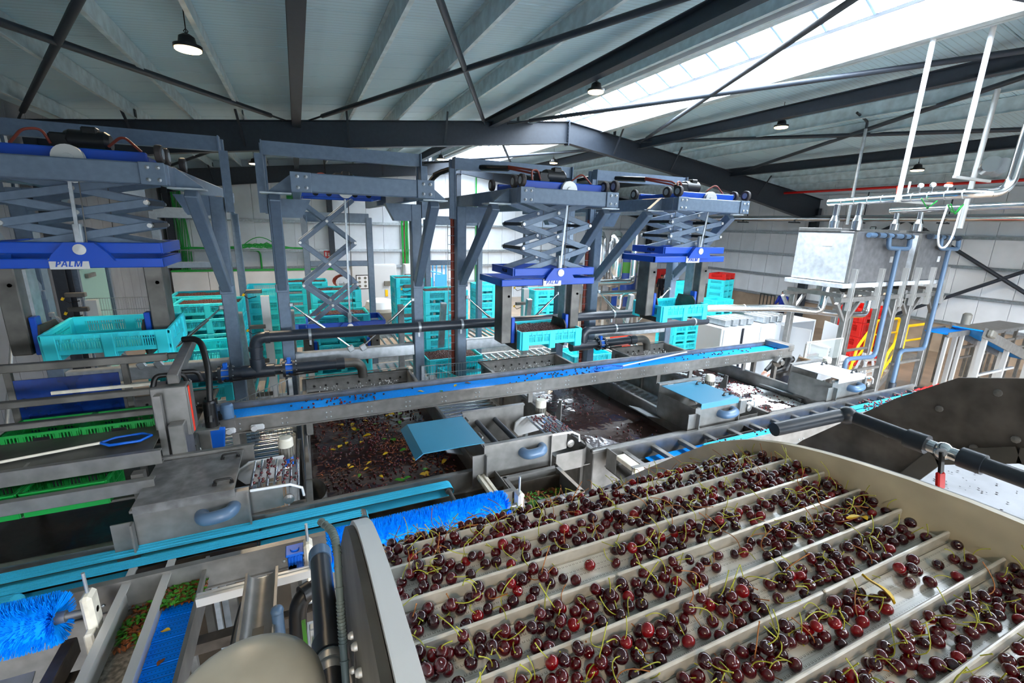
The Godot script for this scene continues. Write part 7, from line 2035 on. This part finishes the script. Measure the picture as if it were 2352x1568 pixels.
	obj("frame_post", mb().box(P(-5.92, 1.8, 17.3), Vector3(0.14, 3.6, 0.14)).box(P(-5.92, 1.8, 19.7), Vector3(0.14, 3.6, 0.14)), M.lift, d2)
	var rd := thing("bent_tube", "bent grey tube leaning along the left wall", "tube", P(-5.7, 0, 12.0))
	obj("tube", mb().tube(elbow([Vector3(0, 3.9, -1.5), Vector3(0.05, 3.0, -1.2), Vector3(0.25, 0.02, 1.0)], 0.3, 6), 0.035, 8), M.galv, rd)
	var fa := thing("floor_turntable", "low round machine with a pale top behind the second lift", "machine", P(3.2, 0, 21.5))
	obj("base", mb().lathe([[0.0, 0.0], [0.75, 0.0], [0.8, 0.5], [0.95, 0.9], [1.0, 1.1], [0.8, 1.2], [0.0, 1.2]], Vector3.ZERO, Vector3.UP, 24), M.motor, fa)
	obj("top", mb().lathe([[0.0, 1.2], [0.7, 1.2], [0.6, 1.5], [0.3, 1.6], [0.0, 1.6]], Vector3.ZERO, Vector3.UP, 20), M.white, fa)
	var orr := thing("orange_guard", "orange red plastic sheet below the fourth lift", "sheet", P(7.4, 2.2, 9.3))
	obj("sheet", mb().box(Vector3.ZERO, Vector3(0.7, 0.34, 0.02), Basis(Vector3.BACK, -0.15), 0.005), M.orange, orr)
	obj("stand", mb().box(Vector3(0, -1.2, -0.03), Vector3(0.06, 2.1, 0.04)), M.galv, orr)
	for k in 2:
		var rh := thing("riser_hose", "rust red hose in a wire ladder up the %s lift's left post" % ["third", "fourth"][k], "hose", P([2.50, 5.36][k], 0.4, 8.05))
		obj("hose", mb().rod(Vector3.ZERO, Vector3(0, 4.75, 0), 0.035, 10), M.rust, rh)
		obj("black_hose", mb().rod(Vector3(0.07, 0, 0), Vector3(0.07, 4.6, 0), 0.025, 8), M.black, rh)
		var w := mb()
		for j in 30:
			w.rod(Vector3(-0.10, 0.2 + j * 0.15, 0.05), Vector3(0.10, 0.2 + j * 0.15, 0.05), 0.005, 4)
		w.rod(Vector3(-0.1, 0.0, 0.05), Vector3(-0.1, 4.6, 0.05), 0.006, 4)
		obj("wire_ladder", w, M.galv, rh)
	light_post(-0.75, 1.6, 3.72, 9.6, "left of the second lift's front post")
	light_post(-3.25, 3.0, 3.75, 9.6, "behind the empty bin of the leftmost lift")
	light_post(2.25, 1.5, 3.62, 10.4, "between the second and third stacks of bins")
	light_post(4.85, 2.2, 3.62, 10.0, "behind the third lift's left mast")
	mesh_fence(P(1.85, 1.9, 7.8), P(3.05, 1.9, 7.8), 0.62, 0.60, "in front of the tipped bin")
	mesh_fence(P(-0.95, 2.0, 6.6), P(-0.25, 2.0, 6.6), 0.66, 0.92, "behind the left half of the blue conveyor")
	mesh_fence(P(-1.1, 1.4, 5.0), P(-0.25, 1.4, 5.0), 0.9, 0.9, "low between the first two tanks")
	mesh_fence(P(-5.0, 1.8, 14.5), P(-2.6, 1.8, 14.5), 1.2, 1.2, "far behind the leftmost lift")
	mesh_fence(P(-0.2, 0.9, 4.75), P(-0.2, 0.9, 6.4), 1.2, 1.2, "along the left side of the second tank")
	roller_track(-1.2, -0.28, 5.6, 7.3, 2.1, "low between the first two tanks", 14)
	roller_track(1.72, 2.75, 5.4, 7.5, 2.1, "low between the second and third tanks", 16)
	roller_track(4.6, 5.7, 5.4, 7.5, 2.0, "low between the third and fourth tanks", 14)
	roller_track(-2.8, 9.4, 10.0, 11.4, 1.5, "the long cross track under the bin stacks", 60)
	roller_track(-2.6, 6.6, 12.0, 14.6, 1.5, "the rear track under the bin stacks", 46)
	roller_track(15.8, 20.8, 14.0, 17.6, 1.25, "under the sunlit bins at the right", 22)

# ---------------------------------------------------------------- people
func field_mesh(bones: Array, cell: float) -> MB:   # bones: [a, b, radius at a, radius at b]; smooth union meshed as surface nets
	var lo := Vector3(1e9, 1e9, 1e9)
	var hi := -lo
	for b in bones:
		for i in 2:
			var r: float = b[2 + i] + cell * 2
			lo = lo.min(b[i] - Vector3(r, r, r))
			hi = hi.max(b[i] + Vector3(r, r, r))
	var n := Vector3i(((hi - lo) / cell).ceil()) + Vector3i.ONE
	var val := PackedFloat32Array()
	val.resize(n.x * n.y * n.z)
	val.fill(0.3)
	var k := 0.035
	for b in bones:
		var a: Vector3 = b[0]
		var ab: Vector3 = b[1] - a
		var l2 := maxf(ab.length_squared(), 1e-9)
		var r := maxf(b[2], b[3]) + 0.09
		var i0 := Vector3i((a.min(b[1]) - Vector3(r, r, r) - lo) / cell).clamp(Vector3i.ZERO, n - Vector3i.ONE)
		var i1 := Vector3i((a.max(b[1]) + Vector3(r, r, r) - lo) / cell).clamp(Vector3i.ZERO, n - Vector3i.ONE)
		for x in range(i0.x, i1.x + 1):
			for y in range(i0.y, i1.y + 1):
				for z in range(i0.z, i1.z + 1):
					var p := lo + Vector3(x, y, z) * cell
					var t := clampf((p - a).dot(ab) / l2, 0.0, 1.0)
					var d: float = (p - a - ab * t).length() - lerpf(b[2], b[3], t)
					var at := (x * n.y + y) * n.z + z
					var o := val[at]
					var h := maxf(k - absf(o - d), 0.0) / k
					val[at] = minf(o, d) - h * h * k * 0.25
	var m := mb()
	var idx := {}
	for x in n.x - 1:
		for y in n.y - 1:
			for z in n.z - 1:
				var s := Vector3.ZERO
				var c := 0
				var q := PackedFloat32Array()
				for e in 8:
					q.append(val[((x + (e & 1)) * n.y + y + ((e >> 1) & 1)) * n.z + z + (e >> 2)])
				for e in 8:
					for bit in [1, 2, 4]:
						if e & bit == 0 and (q[e] < 0.0) != (q[e | bit] < 0.0):
							var t := q[e] / (q[e] - q[e | bit])
							var p := Vector3(e & 1, (e >> 1) & 1, e >> 2)
							var w := Vector3((e | bit) & 1, ((e | bit) >> 1) & 1, (e | bit) >> 2)
							s += p.lerp(w, t)
							c += 1
				if c:
					idx[Vector3i(x, y, z)] = m.v.size()
					m.v.append(lo + (Vector3(x, y, z) + s / c) * cell)
					m.nn.append(Vector3(q[1] + q[3] + q[5] + q[7] - q[0] - q[2] - q[4] - q[6], q[2] + q[3] + q[6] + q[7] - q[0] - q[1] - q[4] - q[5], q[4] + q[5] + q[6] + q[7] - q[0] - q[1] - q[2] - q[3]).normalized())
	for key in idx:
		for ax in 3:
			var u := Vector3i.ZERO
			var w := Vector3i.ZERO
			u[(ax + 1) % 3] = 1
			w[(ax + 2) % 3] = 1
			if not (idx.has(key - u) and idx.has(key - w) and idx.has(key - u - w)):
				continue
			var e := Vector3i.ZERO
			e[ax] = 1
			var v0 := val[(key.x * n.y + key.y) * n.z + key.z]
			var k1: Vector3i = key + e
			var v1 := val[(k1.x * n.y + k1.y) * n.z + k1.z]
			if (v0 < 0.0) == (v1 < 0.0):
				continue
			var a: int = idx[key - u - w]
			var b: int = idx[key - w]
			var c: int = idx[key]
			var d: int = idx[key - u]
			if v0 < 0.0:
				m.ix.append_array([a, c, b, a, d, c])
			else:
				m.ix.append_array([a, b, c, a, c, d])
	return m

func person(at: Vector3, turn: float, label: String, top_mat: Material, leg_mat: Material, hat: Material, head_turn: Vector3, arms: Array) -> void:
	# arms: [left elbow, left hand, right elbow, right hand], seen with the person facing +z
	var t := thing("person", label, "person", at, turn)
	var nk := Vector3(0, 1.47, -0.01)
	var hd := Basis.from_euler(head_turn)
	var hc := nk + Vector3(0, 0.05, 0) + hd * Vector3(0, 0.13, 0.025)
	var sl := Vector3(0.18, 1.42, 0)
	var sr := Vector3(-0.18, 1.42, 0)
	var hl := Vector3(0.09, 0.92, 0)
	var hr := Vector3(-0.09, 0.92, 0)
	var bones := [[Vector3(0, 0.98, 0), Vector3(0, 1.18, 0), 0.13, 0.12], [Vector3(0, 1.18, 0), Vector3(0, 1.36, 0), 0.125, 0.135], [sl, sr, 0.07, 0.07], [Vector3(0, 1.40, 0), hc - hd * Vector3(0, 0.05, 0.02), 0.058, 0.052],
		[hc + hd * Vector3(0, 0.03, -0.01), hc + hd * Vector3(0, 0.045, -0.005), 0.088, 0.085], [hc + hd * Vector3(0, -0.06, 0.03), hc + hd * Vector3(0, 0.0, 0.035), 0.052, 0.066],
		[hc + hd * Vector3(0, -0.005, 0.098), hc + hd * Vector3(0, 0.03, 0.088), 0.013, 0.008], [hc + hd * Vector3(0.085, 0.0, 0.0), hc + hd * Vector3(0.09, 0.03, 0.0), 0.012, 0.014], [hc + hd * Vector3(-0.085, 0.0, 0.0), hc + hd * Vector3(-0.09, 0.03, 0.0), 0.012, 0.014],
		[sl, arms[0], 0.052, 0.04], [arms[0], arms[1], 0.040, 0.027], [sr, arms[2], 0.052, 0.04], [arms[2], arms[3], 0.040, 0.027],
		[hl, Vector3(0.10, 0.50, 0.02), 0.085, 0.055], [Vector3(0.10, 0.50, 0.02), Vector3(0.11, 0.09, -0.02), 0.055, 0.04], [hr, Vector3(-0.10, 0.50, 0.02), 0.085, 0.055], [Vector3(-0.10, 0.50, 0.02), Vector3(-0.11, 0.09, -0.02), 0.055, 0.04],
		[Vector3(0.11, 0.05, -0.03), Vector3(0.12, 0.035, 0.15), 0.042, 0.035], [Vector3(-0.11, 0.05, -0.03), Vector3(-0.12, 0.035, 0.15), 0.042, 0.035]]
	var body := field_mesh(bones, 0.022)
	for s in 2:   # hands: palm, four fingers, thumb
		var e: Vector3 = arms[s * 2]
		var h: Vector3 = arms[s * 2 + 1]
		var f := body.frame(h - e)
		body.ball(h + f.z * 0.04, Vector3(0.042, 0.018, 0.05), 8, 6, f)
		for k in 4:
			var r := h + f.z * 0.08 + f.x * (0.021 * (k - 1.5))
			var l: float = [0.065, 0.078, 0.072, 0.055][k]
			body.tube([r, r + f.z * l * 0.5 - f.y * 0.008, r + f.z * l * 0.85 - f.y * 0.03], 0.0085, 6)
		body.tube([h + f.x * 0.03 + f.z * 0.02, h + f.x * 0.058 + f.z * 0.05, h + f.x * 0.062 + f.z * 0.085], 0.0095, 6)
	obj("body", body, M.skin, t)
	obj("eye", mb().ball(hc + hd * Vector3(0.032, 0.022, 0.083), Vector3(0.011, 0.007, 0.006), 8, 5).ball(hc + hd * Vector3(-0.032, 0.022, 0.083), Vector3(0.011, 0.007, 0.006), 8, 5), M.hair, t)
	obj("mouth", mb().ball(hc + hd * Vector3(0, -0.048, 0.083), Vector3(0.024, 0.005, 0.006), 8, 5), M.lip, t)
	var g := 0.016
	obj("jacket", field_mesh([[Vector3(0, 0.95, 0), Vector3(0, 1.18, 0), 0.145 + g, 0.135 + g], [Vector3(0, 1.18, 0), Vector3(0, 1.36, 0), 0.14 + g, 0.145 + g], [sl, sr, 0.08 + g, 0.08 + g], [Vector3(0, 1.42, 0), Vector3(0, 1.475, -0.01), 0.075, 0.07], [sl, arms[0], 0.062 + g, 0.052 + g], [arms[0], (arms[0] as Vector3).lerp(arms[1], 0.9), 0.052 + g, 0.038 + g], [sr, arms[2], 0.062 + g, 0.052 + g], [arms[2], (arms[2] as Vector3).lerp(arms[3], 0.9), 0.052 + g, 0.038 + g]], 0.022), top_mat, t)
	obj("trousers", field_mesh([[Vector3(0, 0.98, 0), Vector3(0, 0.90, 0), 0.145, 0.145], [hl, Vector3(0.10, 0.50, 0.02), 0.10, 0.075], [Vector3(0.10, 0.50, 0.02), Vector3(0.11, 0.11, -0.02), 0.075, 0.062], [hr, Vector3(-0.10, 0.50, 0.02), 0.10, 0.075], [Vector3(-0.10, 0.50, 0.02), Vector3(-0.11, 0.11, -0.02), 0.075, 0.062]], 0.022), leg_mat, t)
	obj("shoe", mb().ball(Vector3(0.12, 0.05, 0.06), Vector3(0.052, 0.05, 0.14), 12, 8).ball(Vector3(-0.12, 0.05, 0.06), Vector3(0.052, 0.05, 0.14), 12, 8), M.black, t)
	var cap := []
	for k in 7:
		var row := []
		for j in 17:
			var th := TAU * j / 16
			var ph := PI / 2 * k / 6.0 * 1.18
			var front := clampf(cos(th), 0.0, 1.0)
			var p := Vector3(0.094 * sin(ph) * sin(th), 0.045 + 0.098 * cos(ph) + 0.045 * front * (k / 6.0), -0.006 + 0.102 * sin(ph) * cos(th))
			row.append(hc + hd * p)
		cap.append(row)
	obj("cap" if hat != M.hair else "hair", mb().grid(cap), hat, t)

func people() -> void:
	var hang := [Vector3(0.25, 1.15, -0.02), Vector3(0.24, 0.90, 0.10), Vector3(-0.25, 1.15, -0.02), Vector3(-0.24, 0.90, 0.10)]
	var crossed := [Vector3(0.24, 1.14, 0.04), Vector3(0.02, 1.12, 0.24), Vector3(-0.24, 1.14, 0.04), Vector3(-0.02, 1.06, 0.24)]
	person(P(23.2, 0.12, 25.2), -0.9, "person in a dark jacket and cap standing left in the far corner", M.navy, M.trousers, M.black, Vector3(0.15, 0, 0), hang)
	person(P(24.0, 0.12, 25.6), -0.9, "person in a light grey hooded top standing right in the far corner", M.hoodie, M.trousers, M.hair, Vector3(0.1, 0.1, 0), crossed)
	person(P(22.6, 0.32, 15.6), -1.5, "person in a bright blue jacket and black hat pushing the cage trolley", M.work_blue, M.trousers, M.black, Vector3(0.1, 0.2, 0), [Vector3(0.25, 1.16, 0.1), Vector3(0.16, 1.08, 0.36), Vector3(-0.25, 1.16, 0.1), Vector3(-0.16, 1.08, 0.36)])
	person(P(10.75, 0.60, 7.1), -1.9, "person with short dark hair and a black shirt bending over at the open cabinet", M.black, M.trousers, M.hair, Vector3(0.5, 0.2, 0), [Vector3(0.24, 1.17, 0.12), Vector3(0.14, 1.04, 0.36), Vector3(-0.24, 1.17, 0.12), Vector3(-0.14, 1.02, 0.36)])
	var st := thing("step_platform", "low grey step platform in front of the electrical cabinet", "platform", P(10.75, 0, 7.1))
	obj("deck", mb().box(Vector3(0, 0.57, 0), Vector3(1.6, 0.06, 0.8)), M.galv, st)
	obj("frame", mb().box(Vector3(-0.7, 0.27, 0.3), Vector3(0.08, 0.54, 0.08)).box(Vector3(0.7, 0.27, 0.3), Vector3(0.08, 0.54, 0.08)).box(Vector3(-0.7, 0.27, -0.3), Vector3(0.08, 0.54, 0.08)).box(Vector3(0.7, 0.27, -0.3), Vector3(0.08, 0.54, 0.08)), M.galv, st)
	var tr := thing("cage_trolley", "black wire cage trolley pushed by the person in blue", "trolley", P(21.4, 0, 15.6))
	var m := mb()
	for k in 5:
		m.rod(Vector3(0, 0.35, -0.4 + k * 0.2), Vector3(0, 1.95, -0.4 + k * 0.2), 0.025, 6)
	for y in [0.35, 1.1, 1.95]:
		m.rod(Vector3(0, y, -0.42), Vector3(0, y, 0.42), 0.025, 6)
	obj("cage_side", m, M.black, tr)
	obj("deck", mb().box(Vector3(-0.35, 0.3, 0), Vector3(0.8, 0.06, 0.86)), M.black, tr)
	for q in [[-0.65, 0.35], [0.0, 0.35], [-0.65, -0.35], [0.0, -0.35]]:
		obj("castor", mb().rod(Vector3(q[0], 0.1, q[1] - 0.03), Vector3(q[0], 0.1, q[1] + 0.03), 0.1, 12).box(Vector3(q[0], 0.22, q[1]), Vector3(0.06, 0.12, 0.09)), M.rubber, tr)
	var sill := thing("kerb_slab", "low concrete kerb slab under the two people in the far corner", "kerb", P(23.7, 0, 25.5))
	obj("slab", mb().box(Vector3(0, 0.06, 0), Vector3(2.6, 0.12, 2.2)), M.tan, sill)
	var ramp := thing("loading_platform", "low grey platform under the person in blue", "platform", P(22.6, 0, 15.6))
	obj("slab", mb().box(Vector3(0, 0.16, 0), Vector3(0.9, 0.32, 1.4)), M.tan, ramp)

func _ready() -> void:
	rng.seed = 20240611
	sky_and_camera()
	materials()
	shell()
	lamps()
	bins()
	lifts()
	tanks()
	conveyors()
	crate_washer()
	near_left()
	right_side()
	pipes()
	back_wall_things()
	people()
	elevator()
